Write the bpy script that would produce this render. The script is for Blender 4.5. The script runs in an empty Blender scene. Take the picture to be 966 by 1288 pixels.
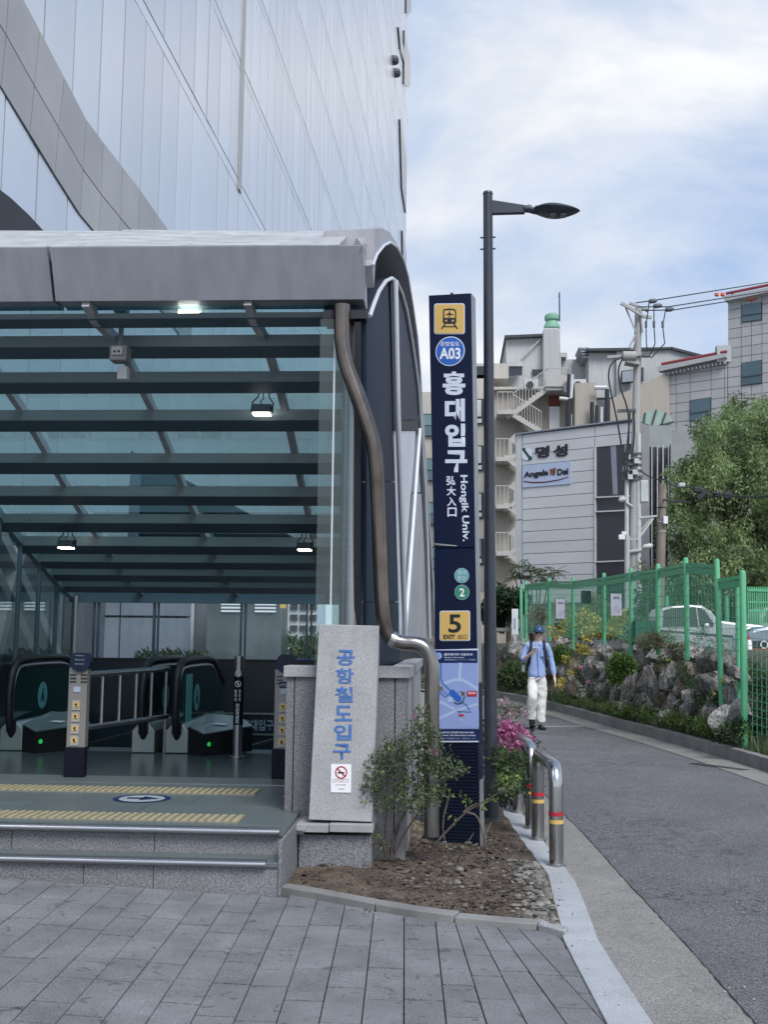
import bpy, math, random
from math import sin, cos, pi, radians
from mathutils import Vector as V, Matrix, noise
rnd = random.Random(7)
S = bpy.context.scene
COL = S.collection

# ------------------------------------------------------------------ camera
F = 1400.0                                   # focal length in photo pixels (photo 966 x 1288)
CAM = V((0, 0, 1.7))
yaw, pitch, roll = math.atan(84/F), math.atan(156/F), 0.0100
f0 = V((-sin(yaw), cos(yaw), 0)); r0 = V((cos(yaw), sin(yaw), 0)); u0 = V((0, 0, 1))
fw = f0*cos(pitch) + u0*sin(pitch); up = u0*cos(pitch) - f0*sin(pitch)
RT = r0*cos(roll) + up*sin(roll); UP = up*cos(roll) - r0*sin(roll)
cd = bpy.data.cameras.new('camera'); cam = bpy.data.objects.new('camera', cd); COL.objects.link(cam)
cam.matrix_world = Matrix(((RT.x, UP.x, -fw.x, CAM.x), (RT.y, UP.y, -fw.y, CAM.y), (RT.z, UP.z, -fw.z, CAM.z), (0, 0, 0, 1)))
cd.sensor_fit = 'VERTICAL'; cd.sensor_height = 36; cd.lens = 36*F/1288; cd.clip_end = 3000; cd.clip_start = .05
S.camera = cam
def ray(px, py): return fw*F + RT*(px-483) + UP*(644-py)
def aY(px, py, Y):                            # surveyed point at depth Y
    d = ray(px, py); return CAM + d*(Y/d.y)
def gz(px, py, z=0.0):                        # surveyed point on the level z
    d = ray(px, py); return CAM + d*((z-CAM.z)/d.z)
def hp(px, py, p0, n):                        # surveyed point on a wall plane
    d = ray(px, py); return CAM + d*((p0-CAM).dot(n)/d.dot(n))

# ------------------------------------------------------------------ sky, sun, exposure
SUN_EL, SUN_AZ = radians(50), radians(150)     # azimuth from +Y towards +X
w = bpy.data.worlds.new('World'); S.world = w; w.use_nodes = True
nt = w.node_tree; N = nt.nodes; L = nt.links; N.clear()
def nd(t, **k):
    n = N.new(t)
    for a, b in k.items(): setattr(n, a, b)
    return n
sky = nd('ShaderNodeTexSky', sky_type='NISHITA', sun_disc=False, sun_elevation=SUN_EL, sun_rotation=SUN_AZ)
sky.air_density = 1.0; sky.dust_density = 1.0
tc = nd('ShaderNodeTexCoord'); mp = nd('ShaderNodeMapping'); mp.inputs['Scale'].default_value = (1, 1, 2.2); mp.inputs['Location'].default_value = (.35, .1, .2)
n1 = nd('ShaderNodeTexNoise'); n1.inputs['Scale'].default_value = 2.2; n1.inputs['Detail'].default_value = 9; n1.inputs['Roughness'].default_value = .55; n1.inputs['Distortion'].default_value = .35
cr = nd('ShaderNodeValToRGB'); cr.color_ramp.elements[0].position = .36; cr.color_ramp.elements[1].position = .58
n2 = nd('ShaderNodeTexNoise'); n2.inputs['Scale'].default_value = 4.5; n2.inputs['Detail'].default_value = 8
cc = nd('ShaderNodeValToRGB'); cc.color_ramp.elements[0].color = (3.75, 4.0, 4.35, 1); cc.color_ramp.elements[1].color = (4.75, 4.85, 4.95, 1)
cc.color_ramp.elements[0].position = .35; cc.color_ramp.elements[1].position = .6
haze_b = nd('ShaderNodeMix', data_type='RGBA'); haze_b.inputs[0].default_value = .75; haze_b.inputs[7].default_value = (1.95, 2.65, 4.0, 1)
mx = nd('ShaderNodeMix', data_type='RGBA'); bg = nd('ShaderNodeBackground'); bg.inputs['Strength'].default_value = .10; out = nd('ShaderNodeOutputWorld')
L.new(tc.outputs['Generated'], mp.inputs['Vector'])
for n in (n1, n2): L.new(mp.outputs[0], n.inputs['Vector'])
sep = nd('ShaderNodeSeparateXYZ'); L.new(tc.outputs['Generated'], sep.inputs[0])
el = nd('ShaderNodeMapRange'); el.inputs['From Min'].default_value = .05; el.inputs['From Max'].default_value = .75; el.inputs['To Min'].default_value = .13; el.inputs['To Max'].default_value = -.21; L.new(sep.outputs['Z'], el.inputs['Value'])
ad = nd('ShaderNodeMath', operation='ADD'); L.new(n1.outputs['Fac'], ad.inputs[0]); L.new(el.outputs[0], ad.inputs[1]); L.new(ad.outputs[0], cr.inputs[0])
L.new(n2.outputs['Fac'], cc.inputs[0])
L.new(sky.outputs[0], haze_b.inputs[6])
L.new(cr.outputs[0], mx.inputs[0]); L.new(haze_b.outputs[2], mx.inputs[6]); L.new(cc.outputs[0], mx.inputs[7])
L.new(mx.outputs[2], bg.inputs[0]); L.new(bg.outputs[0], out.inputs[0])
sd = bpy.data.lights.new('sun', 'SUN'); sd.energy = 1.5; sd.angle = radians(28); sd.color = (1, .965, .91)
so = bpy.data.objects.new('sun', sd); COL.objects.link(so)
sdir = V((sin(SUN_AZ)*cos(SUN_EL), cos(SUN_AZ)*cos(SUN_EL), sin(SUN_EL)))
so.rotation_euler = sdir.to_track_quat('Z', 'Y').to_euler(); so.location = (20, 0, 40)
S.view_settings.view_transform = 'Standard'; S.view_settings.look = 'None'; S.view_settings.exposure = 1.05; S.view_settings.gamma = 1
S.render.engine = 'CYCLES'; S.cycles.max_bounces = 10; S.cycles.transparent_max_bounces = 24

# ------------------------------------------------------------------ materials
M = {}
def mat(name, col, rough=.6, metal=0.0, var=.12, vscale=3.0, bump=0.0, bscale=40.0, spec=.5, stretch=(1, 1, 1), objvar=0.0, isl=0.0, col2=None, speck=0.0, speckscale=250.0, emit=None, streak=0.0, coat=0.0, spots=None, cracks=None):
    m = bpy.data.materials.new(name); m.use_nodes = True; M[name] = m
    t = m.node_tree; P = t.nodes['Principled BSDF']; k = t.links
    def n(ty, **a):
        x = t.nodes.new(ty)
        for q, b in a.items(): setattr(x, q, b)
        return x
    P.inputs['Roughness'].default_value = rough; P.inputs['Metallic'].default_value = metal
    P.inputs['Specular IOR Level'].default_value = spec
    if coat: P.inputs['Coat Weight'].default_value = coat
    c4 = lambda c: (c[0], c[1], c[2], 1)
    tcn = n('ShaderNodeTexCoord'); mpn = n('ShaderNodeMapping'); mpn.inputs['Scale'].default_value = stretch
    k.new(tcn.outputs['Object'], mpn.inputs['Vector'])
    no = n('ShaderNodeTexNoise'); no.inputs['Scale'].default_value = vscale; no.inputs['Detail'].default_value = 6; no.inputs['Roughness'].default_value = .6
    k.new(mpn.outputs[0], no.inputs['Vector'])
    rmp = n('ShaderNodeMapRange'); rmp.inputs['From Min'].default_value = .3; rmp.inputs['From Max'].default_value = .7
    k.new(no.outputs['Fac'], rmp.inputs['Value'])
    mixc = n('ShaderNodeMix', data_type='RGBA'); 
    a = [max(0, x*(1-var)) for x in col]; b = [min(1, x*(1+var)) for x in (col if col2 is None else col2)]
    mixc.inputs[6].default_value = c4(a); mixc.inputs[7].default_value = c4(b)
    k.new(rmp.outputs[0], mixc.inputs[0]); cur = mixc.outputs[2]
    def mulv(cur, sock, lo, hi):
        r = n('ShaderNodeMapRange'); r.inputs['To Min'].default_value = lo; r.inputs['To Max'].default_value = hi; k.new(sock, r.inputs['Value'])
        h = n('ShaderNodeHueSaturation'); k.new(cur, h.inputs['Color']); k.new(r.outputs[0], h.inputs['Value']); return h.outputs[0]
    if objvar: oi = n('ShaderNodeObjectInfo'); cur = mulv(cur, oi.outputs['Random'], 1-objvar, 1+objvar)
    if isl: gi = n('ShaderNodeNewGeometry'); cur = mulv(cur, gi.outputs['Random Per Island'], 1-isl, 1+isl)
    if speck:
        ns = n('ShaderNodeTexNoise'); ns.inputs['Scale'].default_value = speckscale; ns.inputs['Detail'].default_value = 2; k.new(tcn.outputs['Object'], ns.inputs['Vector'])
        r2 = n('ShaderNodeMapRange'); r2.inputs['From Min'].default_value = .35; r2.inputs['From Max'].default_value = .65; k.new(ns.outputs['Fac'], r2.inputs['Value'])
        cur = mulv(cur, r2.outputs[0], 1-speck, 1+speck)
    if streak:
        ms = n('ShaderNodeMapping'); ms.inputs['Scale'].default_value = (9, 9, .5); k.new(tcn.outputs['Object'], ms.inputs['Vector'])
        ns = n('ShaderNodeTexNoise'); ns.inputs['Scale'].default_value = 1.2; ns.inputs['Detail'].default_value = 5; k.new(ms.outputs[0], ns.inputs['Vector'])
        r2 = n('ShaderNodeMapRange'); r2.inputs['From Min'].default_value = .4; r2.inputs['From Max'].default_value = .75; k.new(ns.outputs['Fac'], r2.inputs['Value'])
        cur = mulv(cur, r2.outputs[0], 1.0, 1-streak)
    if spots:                                   # (scale, threshold, depth) stains with a shape of their own
        ns = n('ShaderNodeTexNoise'); ns.inputs['Scale'].default_value = spots[0]; ns.inputs['Detail'].default_value = 4; ns.inputs['Distortion'].default_value = .8; k.new(mpn.outputs[0], ns.inputs['Vector'])
        r2 = n('ShaderNodeMapRange'); r2.inputs['From Min'].default_value = spots[1]; r2.inputs['From Max'].default_value = spots[1]+.05; k.new(ns.outputs['Fac'], r2.inputs['Value']); cur = mulv(cur, r2.outputs[0], 1.0, 1-spots[2])
    if cracks:                                  # (scale, width, depth)
        nd_ = n('ShaderNodeTexNoise'); nd_.inputs['Scale'].default_value = cracks[0]*1.5; nd_.inputs['Detail'].default_value = 5; k.new(tcn.outputs['Object'], nd_.inputs['Vector'])
        vm = n('ShaderNodeVectorMath', operation='MULTIPLY_ADD'); vm.inputs[1].default_value = (.35, .35, .35); k.new(nd_.outputs['Color'], vm.inputs[0]); k.new(tcn.outputs['Object'], vm.inputs[2])
        vo = n('ShaderNodeTexVoronoi', feature='DISTANCE_TO_EDGE'); vo.inputs['Scale'].default_value = cracks[0]; k.new(vm.outputs[0], vo.inputs['Vector'])
        r3 = n('ShaderNodeMapRange'); r3.inputs['From Min'].default_value = 0; r3.inputs['From Max'].default_value = cracks[1]; r3.inputs['To Min'].default_value = 1; r3.inputs['To Max'].default_value = 0; k.new(vo.outputs['Distance'], r3.inputs['Value'])
        nm = n('ShaderNodeTexNoise'); nm.inputs['Scale'].default_value = .55; nm.inputs['Detail'].default_value = 3; k.new(tcn.outputs['Object'], nm.inputs['Vector'])
        r4 = n('ShaderNodeMapRange'); r4.inputs['From Min'].default_value = .40; r4.inputs['From Max'].default_value = .56; k.new(nm.outputs['Fac'], r4.inputs['Value'])
        mm = n('ShaderNodeMath', operation='MULTIPLY'); k.new(r3.outputs[0], mm.inputs[0]); k.new(r4.outputs[0], mm.inputs[1]); cur = mulv(cur, mm.outputs[0], 1.0, 1-cracks[2])
    k.new(cur, P.inputs['Base Color'])
    if bump:
        nb = n('ShaderNodeTexNoise'); nb.inputs['Scale'].default_value = bscale; nb.inputs['Detail'].default_value = 5; k.new(mpn.outputs[0], nb.inputs['Vector'])
        bp = n('ShaderNodeBump'); bp.inputs['Strength'].default_value = bump; bp.inputs['Distance'].default_value = .02
        k.new(nb.outputs['Fac'], bp.inputs['Height']); k.new(bp.outputs[0], P.inputs['Normal'])
    if emit: P.inputs['Emission Color'].default_value = c4(emit[0]); P.inputs['Emission Strength'].default_value = emit[1]
    return m
def glass(name, tint, refl=.12, haze=0.0):
    m = bpy.data.materials.new(name); m.use_nodes = True; M[name] = m; t = m.node_tree; t.nodes.clear(); k = t.links
    tr = t.nodes.new('ShaderNodeBsdfTransparent'); tr.inputs[0].default_value = (*tint, 1)
    gl = t.nodes.new('ShaderNodeBsdfGlossy'); gl.inputs['Roughness'].default_value = .03; gl.inputs[0].default_value = (.9, 1, 1, 1)
    di = t.nodes.new('ShaderNodeBsdfDiffuse'); di.inputs[0].default_value = (.35, .42, .44, 1)
    fr = t.nodes.new('ShaderNodeFresnel'); fr.inputs[0].default_value = 1.5
    ma = t.nodes.new('ShaderNodeMath'); ma.operation = 'MULTIPLY_ADD'; ma.inputs[1].default_value = .45; ma.inputs[2].default_value = refl-.06; ma.use_clamp = True
    k.new(fr.outputs[0], ma.inputs[0])
    m1 = t.nodes.new('ShaderNodeMixShader'); m2 = t.nodes.new('ShaderNodeMixShader'); o = t.nodes.new('ShaderNodeOutputMaterial')
    m1.inputs[0].default_value = haze; k.new(tr.outputs[0], m1.inputs[1]); k.new(di.outputs[0], m1.inputs[2])
    k.new(ma.outputs[0], m2.inputs[0]); k.new(m1.outputs[0], m2.inputs[1]); k.new(gl.outputs[0], m2.inputs[2]); k.new(m2.outputs[0], o.inputs[0])
    return m
mat('asphalt', (.168, .169, .180), .85, cracks=(5.0, .045, .75), spots=(1.3, .60, .14), var=.12, vscale=1.2, bump=1.0, bscale=130, speck=.75, speckscale=150)
mat('gutter', (.262, .255, .240), .85, spots=(9, .62, .22), var=.14, vscale=2.5, bump=.8, bscale=110, speck=.34, speckscale=130)
mat('kerbstone', (.40, .42, .445), .75, spots=(14, .66, .35), var=.12, vscale=3, bump=.5, bscale=120, speck=.22, speckscale=200, objvar=.06)
mat('kerbold', (.22, .22, .215), .8, var=.22, vscale=2.5, bump=.2, bscale=60, speck=.15, objvar=.1)
mat('paver', (.205, .211, .224), .85, spots=(12, .63, .42),  var=.22, vscale=2.6, bump=.7, bscale=140, speck=.38, speckscale=190, objvar=.09)
mat('joint', (.05, .053, .055), .95)
mat('joint_grey', (.27, .28, .295), .9)
mat('granite', (.185, .190, .205), .7, var=.10, vscale=5, bump=.08, bscale=120, speck=.40, speckscale=85, objvar=.05)
mat('granite_light', (.345, .35, .362), .7, var=.10, vscale=3, bump=.08, bscale=120, speck=.22, speckscale=130, objvar=.05, streak=.12)
mat('granite_floor', (.112, .138, .142), .38, var=.10, vscale=3, speck=.10, speckscale=140, objvar=.05)
mat('landing', (.078, .100, .106), .22, metal=.2, var=.15, vscale=2.5, stretch=(.3, 6, 1))
mat('tactile', (.37, .325, .20), .6, var=.12, vscale=6, speck=.1)
mat('steel', (.50, .50, .49), .22, metal=1.0, var=.08, vscale=4)
mat('steel_brushed', (.42, .43, .45), .38, metal=1.0, var=.08, vscale=4, stretch=(1, 1, 12))
mat('pipe', (.17, .145, .13), .24, metal=1.0, var=.40, vscale=4, stretch=(1, 1, .6), objvar=0)
mat('pipe_clean', (.30, .285, .27), .25, metal=1.0, var=.15, vscale=5)
mat('fascia', (.31, .33, .37), .42, metal=.35, var=.05, vscale=.7, streak=.16)
mat('fascia_top', (.42, .44, .46), .6, metal=.1, var=.25, vscale=4, stretch=(.6, 3, 3), streak=.2)
mat('rib', (.42, .43, .46), .5, metal=.3, var=.10, vscale=3, streak=.2)
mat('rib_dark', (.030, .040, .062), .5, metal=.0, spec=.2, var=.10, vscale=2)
mat('rib_white', (.62, .66, .72), .4, metal=.2, var=.06)
mat('navy_panel', (.016, .028, .052), .5, metal=.0, spec=.12, var=.15, vscale=2, objvar=.12)
mat('purlin', (.16, .21, .235), .45, metal=.2, var=.08)
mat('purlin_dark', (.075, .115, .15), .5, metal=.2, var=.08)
mat('dark', (.010, .014, .02), .5)
mat('void', (.012, .020, .032), .35, var=.1)
mat('tower_panel', (.64, .665, .705), .25, metal=.5, var=.05, vscale=.35, objvar=.07, isl=.09, bump=.04, bscale=.5)
mat('tower_band', (.39, .39, .385), .4, metal=.35, var=.10, vscale=.8, objvar=.08)
mat('tower_joint', (.10, .11, .13), .7)
mat('pylon', (.003, .009, .036), .5, var=.05, spec=.22)
mat('pylon_rib', (.004, .009, .026), .6, spec=.2)
mat('pylon_side', (.30, .32, .34), .5, metal=.5)
mat('white', (.80, .82, .86), .5, var=.02)
mat('print_white', (.62, .68, .82), .5, var=.02)
mat('print_soft', (.38, .46, .60), .6, var=.02)
mat('yellow_sign', (.66, .44, .13), .5, var=.03)
mat('black_print', (.012, .014, .022), .5)
mat('blue_print', (.018, .12, .50), .45, var=.03)
mat('blue_paint', (.05, .15, .42), .6, var=.2, vscale=30)
mat('map_bg', (.27, .36, .66), .4, var=.02)
mat('map_road', (.40, .52, .75), .4, var=.02)
mat('map_line', (.03, .14, .42), .4)
mat('map_head', (.010, .022, .095), .5, spec=.25)
mat('teal_print', (.12, .38, .40), .45)
mat('green_print', (.03, .25, .15), .45)
mat('red_print', (.45, .02, .04), .5)
mat('lamp_paint', (.040, .050, .068), .4, metal=.2, var=.12, vscale=5)
mat('lamp_glass', (.16, .18, .20), .2)
mat('post_body', (.28, .275, .27), .45, metal=.3, var=.06, streak=.1)
mat('post_black', (.006, .008, .018), .5, spec=.2)
mat('rubber', (.010, .012, .014), .45)
mat('esc_glass', (.008, .035, .036), .12, spec=.7, var=.1)
mat('esc_metal', (.34, .40, .40), .38, metal=.8, var=.1)
mat('led_green', (.02, .6, .1), .4, emit=((.05, 1, .2), .12))
mat('led_white', (1, 1, .95), .4, emit=((1, .97, .85), 6.0))
mat('soil', (.060, .046, .036), .95, var=.35, vscale=4, bump=1.0, bscale=45, speck=.45, speckscale=70, col2=(.115, .086, .062))
mat('bank', (.075, .072, .055), .95, var=.4, vscale=3, bump=1.0, bscale=12)
mat('rock', (.095, .096, .094), .85, var=.5, vscale=2.6, bump=1.0, bscale=7, objvar=.30, stretch=(1.6, 1, .5), col2=(.245, .24, .225), speck=.4, speckscale=9)
mat('rock_brown', (.10, .085, .07), .85, var=.4, vscale=3.5, bump=1.0, bscale=9, col2=(.2, .17, .13))
mat('banner_blue', (.40, .48, .66), .6, var=.03)
mat('maroon', (.10, .02, .04), .6)
mat('plate_grey', (.36, .36, .36), .5)
mat('pebble', (.25, .24, .22), .8, var=.3, vscale=20, isl=.55, objvar=.5)
mat('litter', (.045, .037, .032), .9, var=.3, vscale=20, isl=.85, col2=(.095, .075, .060))
mat('bark', (.07, .055, .045), .9, var=.3, vscale=12, bump=.5, bscale=60)
mat('twig', (.10, .082, .070), .85, var=.3, vscale=12)
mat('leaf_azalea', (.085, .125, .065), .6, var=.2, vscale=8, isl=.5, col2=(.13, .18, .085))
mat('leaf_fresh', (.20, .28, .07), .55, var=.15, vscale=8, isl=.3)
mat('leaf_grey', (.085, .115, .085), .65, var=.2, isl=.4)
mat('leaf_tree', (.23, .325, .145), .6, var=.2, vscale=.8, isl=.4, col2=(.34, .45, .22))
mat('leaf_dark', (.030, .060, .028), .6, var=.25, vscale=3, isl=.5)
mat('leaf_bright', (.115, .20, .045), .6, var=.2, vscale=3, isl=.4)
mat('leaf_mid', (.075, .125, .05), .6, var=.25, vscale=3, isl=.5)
mat('grass_dry', (.20, .19, .10), .7, var=.3, vscale=4, isl=.4)
mat('petal_pink', (.48, .13, .33), .6, var=.25, vscale=8, isl=.5, col2=(.60, .26, .42))
mat('petal_pale', (.50, .36, .38), .55, isl=.3)
mat('petal_yellow', (.50, .44, .12), .55, isl=.35)
mat('fence_green', (.095, .38, .20), .5, var=.10, objvar=.08)
mat('mesh_green', (.10, .42, .25), .5)
mat('beige_wall', (.39, .365, .325), .85, var=.07, vscale=.35, streak=.14)
mat('beige_wall_light', (.50, .485, .45), .85, var=.07, vscale=.35, streak=.14)
mat('white_wall', (.45, .475, .49), .8, var=.07, vscale=.3, streak=.15)
mat('panel_grey', (.50, .53, .57), .75, var=.06, vscale=.5, objvar=.04, stretch=(1, 1, 4))
mat('tile_grey', (.395, .405, .425), .65, var=.05, vscale=.5, objvar=.06)
mat('win_glass', (.09, .15, .19), .1, spec=.8, metal=.3, var=.2, vscale=.4)
mat('win_teal', (.15, .26, .27), .12, spec=.8, metal=.4, var=.1, vscale=.4)
mat('win_dark', (.030, .032, .042), .15, spec=.7, var=.2, vscale=.3)
mat('frame_white', (.55, .57, .60), .5)
mat('frame_dark', (.04, .045, .055), .5)
mat('stair_white', (.43, .43, .42), .6, var=.06)
mat('skylight_green', (.30, .42, .36), .35, var=.08)
mat('copper_green', (.20, .42, .30), .6, var=.15, vscale=1)
mat('rail_red', (.26, .05, .06), .5, var=.1)
mat('orange', (.75, .14, .05), .5)
mat('concrete_pole', (.36, .37, .37), .8, var=.12, vscale=1.5, bump=.1, stretch=(1, 1, .3))
mat('pole_brown', (.20, .175, .15), .85, var=.15, vscale=1.5)
mat('cable', (.022, .026, .034), .6)
mat('insul', (.10, .11, .13), .5)
mat('box_grey', (.50, .53, .53), .6)
mat('skin', (.70, .48, .38), .55, var=.05)
mat('hair', (.012, .010, .010), .6)
mat('shirt', (.30, .42, .72), .85, var=.07, vscale=14, bump=.4, bscale=14)
mat('trousers', (.74, .74, .73), .9, var=.05, vscale=10, bump=.5, bscale=9)
mat('cap', (.022, .070, .15), .85, var=.08, vscale=20)
mat('shoe', (.012, .012, .015), .35)
mat('strap', (.016, .018, .028), .8)
mat('car_white', (.50, .53, .55), .22, metal=.1, coat=.6, var=.02)
mat('car_blue', (.25, .30, .38), .25, metal=.3, coat=.6, var=.03)
mat('car_glass', (.03, .04, .045), .06, spec=.9)
mat('brick_red', (.22, .075, .055), .85, var=.2, objvar=.15)
mat('paper', (.62, .60, .70), .7, var=.02)
mat('board_green', (.010, .060, .045), .6)
mat('emblem_pale', (.30, .35, .37), .6)
mat('tactile_base', (.20, .20, .17), .6)
mat('seam', (.02, .02, .022), .9)
mat('head_blue', (.012, .022, .05), .4, spec=.3)
mat('annex_grey', (.30, .335, .33), .8, var=.06)
mat('slat', (.3, .32, .33), .4, metal=.6)
mat('stainless_wall', (.27, .30, .32), .30, metal=.8, var=.25, vscale=1.2, bump=.05, bscale=2)
mat('rear_panel', (.27, .30, .36), .4, metal=.4, var=.12, vscale=1.5, objvar=.06)
mat('apartment', (.52, .54, .57), .8, var=.04)
glass('roof_glass', (.62, .93, .98), .07)
glass('wing_glass', (.70, .84, .84), .10, .06)
glass('side_glass', (.50, .62, .64), .10, .05)
glass('rear_glass', (.80, .90, .93), .07, .02)
# leaves and petals let some light through
for q in [m_ for m_ in M if m_.startswith(('leaf_', 'petal_')) or m_ == 'grass_dry']:
    t = M[q].node_tree; P = t.nodes['Principled BSDF']; o_ = t.nodes['Material Output']; tl = t.nodes.new('ShaderNodeBsdfTranslucent'); ms_ = t.nodes.new('ShaderNodeMixShader'); ms_.inputs[0].default_value = .42
    t.links.new(P.inputs['Base Color'].links[0].from_socket, tl.inputs[0]); t.links.new(P.outputs[0], ms_.inputs[1]); t.links.new(tl.outputs[0], ms_.inputs[2]); t.links.new(ms_.outputs[0], o_.inputs[0])
# green windscreen netting: a woven sheet, part thread, part gap
def net(name, colr, fac):
    m = bpy.data.materials.new(name); m.use_nodes = True; M[name] = m; t = m.node_tree; P = t.nodes['Principled BSDF']
    P.inputs['Base Color'].default_value = (*colr, 1); P.inputs['Roughness'].default_value = .8; P.inputs['Alpha'].default_value = fac
net('netting', (.24, .56, .42), .28)

# ------------------------------------------------------------------ object helpers
def Wm(o):
    m = o.matrix_basis.copy()
    if o.parent: m = Wm(o.parent) @ o.matrix_parent_inverse @ m
    return m
def setp(o, p):
    if p is not None: o.parent = p; o.matrix_parent_inverse = Wm(p).inverted()
def props(o, label=None, cat=None, group=None, kind=None, category=None):
    cat = cat or category
    for a, b in (('label', label), ('category', cat), ('group', group), ('kind', kind)):
        if b: o[a] = b
    return o
def T(name, label, cat, loc=(0, 0, 0), group=None):
    o = bpy.data.objects.new(name, None); o.location = loc; o.empty_display_size = .2; COL.objects.link(o)
    return props(o, label, cat, group)
def link(name, me, m=None, parent=None, mw=None, **pr):
    o = bpy.data.objects.new(name, me); COL.objects.link(o)
    if m is not None and not me.materials: me.materials.append(m if not isinstance(m, str) else M[m])
    if parent is not None: o.parent = parent; o.matrix_parent_inverse = Wm(parent).inverted()
    if mw is not None: o.matrix_basis = mw
    return props(o, **pr)
def ortho(d):
    d = d.normalized(); a = V((0, 0, 1)) if abs(d.z) < .9 else V((1, 0, 0)); x = d.cross(a).normalized(); return x, d.cross(x)
class MB:
    def __init__(s): s.v = []; s.f = []; s.mi = []; s.cur = 0
    def add(s, vs, fs):
        b = len(s.v); s.v += [tuple(p) for p in vs]; s.f += [tuple(i+b for i in q) for q in fs]; s.mi += [s.cur]*len(fs); return s
    def poly(s, pts): return s.add(pts, [tuple(range(len(pts)))])
    def prism(s, pts, vec):
        pts = [V(p) for p in pts]; n = len(pts); vec = V(vec)
        nrm = V((0, 0, 0))
        for i in range(1, n-1): nrm += (pts[i]-pts[0]).cross(pts[i+1]-pts[0])
        if nrm.dot(vec) > 0: pts = pts[::-1]
        return s.add(pts+[p+vec for p in pts], [tuple(range(n)), tuple(range(2*n-1, n-1, -1))]+[(i, i+n, (i+1) % n+n, (i+1) % n) for i in range(n)])
    def box(s, c, d, R=None):
        c = V(c); h = V(d)/2; vs = []
        for z in (-1, 1):
            for x, y in ((-1, -1), (1, -1), (1, 1), (-1, 1)):
                p = V((x*h.x, y*h.y, z*h.z)); vs.append(c+(R @ p if R else p))
        return s.add(vs, [(3, 2, 1, 0), (4, 5, 6, 7), (0, 1, 5, 4), (1, 2, 6, 5), (2, 3, 7, 6), (3, 0, 4, 7)])
    def bar(s, a, b, w, h, upv=(0, 0, 1)):       # square bar from a to b, w sideways, h along up
        a, b = V(a), V(b); d = (b-a).normalized(); x = d.cross(V(upv))
        x = x.normalized() if x.length > 1e-4 else ortho(d)[0]
        y = x.cross(d); q = [x*(w/2)*i+y*(h/2)*j for i, j in ((-1, -1), (1, -1), (1, 1), (-1, 1))]
        return s.prism([a+k for k in q], b-a)
    def tube(s, pts, r, n=8, cap=True):
        pts = [V(p) for p in pts]; m = len(pts); rs = r if isinstance(r, (list, tuple)) else [r]*m
        d0 = (pts[1]-pts[0]).normalized(); x, y = ortho(d0); vs = []; fs = []
        for i, p in enumerate(pts):
            d = (pts[min(i+1, m-1)]-pts[max(i-1, 0)]).normalized()
            x = (x-d*x.dot(d)).normalized(); y = d.cross(x)
            vs += [p+(x*cos(2*pi*k/n)+y*sin(2*pi*k/n))*rs[i] for k in range(n)]
        for i in range(m-1):
            for k in range(n): fs.append((i*n+k, i*n+(k+1) % n, (i+1)*n+(k+1) % n, (i+1)*n+k))
        if cap: fs += [tuple(range(n-1, -1, -1)), tuple(range((m-1)*n, m*n))]
        return s.add(vs, fs)
    def lathe(s, c, prof, n=16):                 # prof: (r, z)
        c = V(c); return s.tube([c+V((0, 0, z)) for r, z in prof], [r for r, z in prof], n)
    def disc(s, o, ux, uy, r, n=24, a0=0, a1=2*pi, ri=0.0):
        o = V(o); ux = V(ux).normalized(); uy = V(uy).normalized()
        full = abs(a1-a0-2*pi) < 1e-6
        A = [a0+(a1-a0)*i/n for i in range(n if full and not ri else n+1)]
        P = [o+(ux*cos(a)+uy*sin(a))*r for a in A]
        if not ri: return s.poly(P)
        Q = [o+(ux*cos(a)+uy*sin(a))*ri for a in A]
        return s.add(P+Q, [(i, i+1, len(A)+i+1, len(A)+i) for i in range(n)])
    def build(s, name, m, parent=None, smooth=False, bevel=0, **pr):
        me = bpy.data.meshes.new(name); me.from_pydata(s.v, [], s.f); 
        for q in (m if isinstance(m, (list, tuple)) else [m]): me.materials.append(M[q])
        if len(set(s.mi)) > 1: me.polygons.foreach_set('material_index', s.mi)
        if smooth: me.polygons.foreach_set('use_smooth', [True]*len(me.polygons)); me.set_sharp_from_angle(angle=radians(40))
        me.update()
        o = bpy.data.objects.new(name, me); COL.objects.link(o); setp(o, parent)
        if bevel:
            b = o.modifiers.new('bevel', 'BEVEL'); b.width = bevel; b.segments = 2; b.limit_method = 'ANGLE'
        return props(o, **pr)
def unitbox(m, bevel=0.0, name='piece'):
    me = bpy.data.meshes.new(name); b = MB()
    if bevel:                                   # top edges drawn in a little
        k = bevel
        vs = [(-.5, -.5, -.5), (.5, -.5, -.5), (.5, .5, -.5), (-.5, .5, -.5)]; h = .5-k
        vs += [(x, y, h) for x, y in ((-.5, -.5), (.5, -.5), (.5, .5), (-.5, .5))]
        q = .5-k*.25; vs += [(x, y, .5) for x, y in ((-q, -q), (q, -q), (q, q), (-q, q))]
        fs = [(3, 2, 1, 0), (8, 9, 10, 11)]
        for a in (0, 4):
            fs += [(a+i, a+(i+1) % 4, a+4+(i+1) % 4, a+4+i) for i in range(4)]
        b.add(vs, fs)
    else: b.box((0, 0, 0), (1, 1, 1))
    me.from_pydata(b.v, [], b.f); me.materials.append(M[m]); me.update(); return me
def frameM(o, x, y, z): return Matrix(((x.x, y.x, z.x, o.x), (x.y, y.y, z.y, o.y), (x.z, y.z, z.z, o.z), (0, 0, 0, 1)))
def piece(name, me, c, x, y, z, parent):        # a unit box placed with full edge vectors x, y, z
    o = bpy.data.objects.new(name, me); COL.objects.link(o)
    if parent is not None: o.parent = parent; o.matrix_parent_inverse = Wm(parent).inverted()
    o.matrix_basis = frameM(V(c), V(x), V(y), V(z)); return o
_dg = [0]
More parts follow.
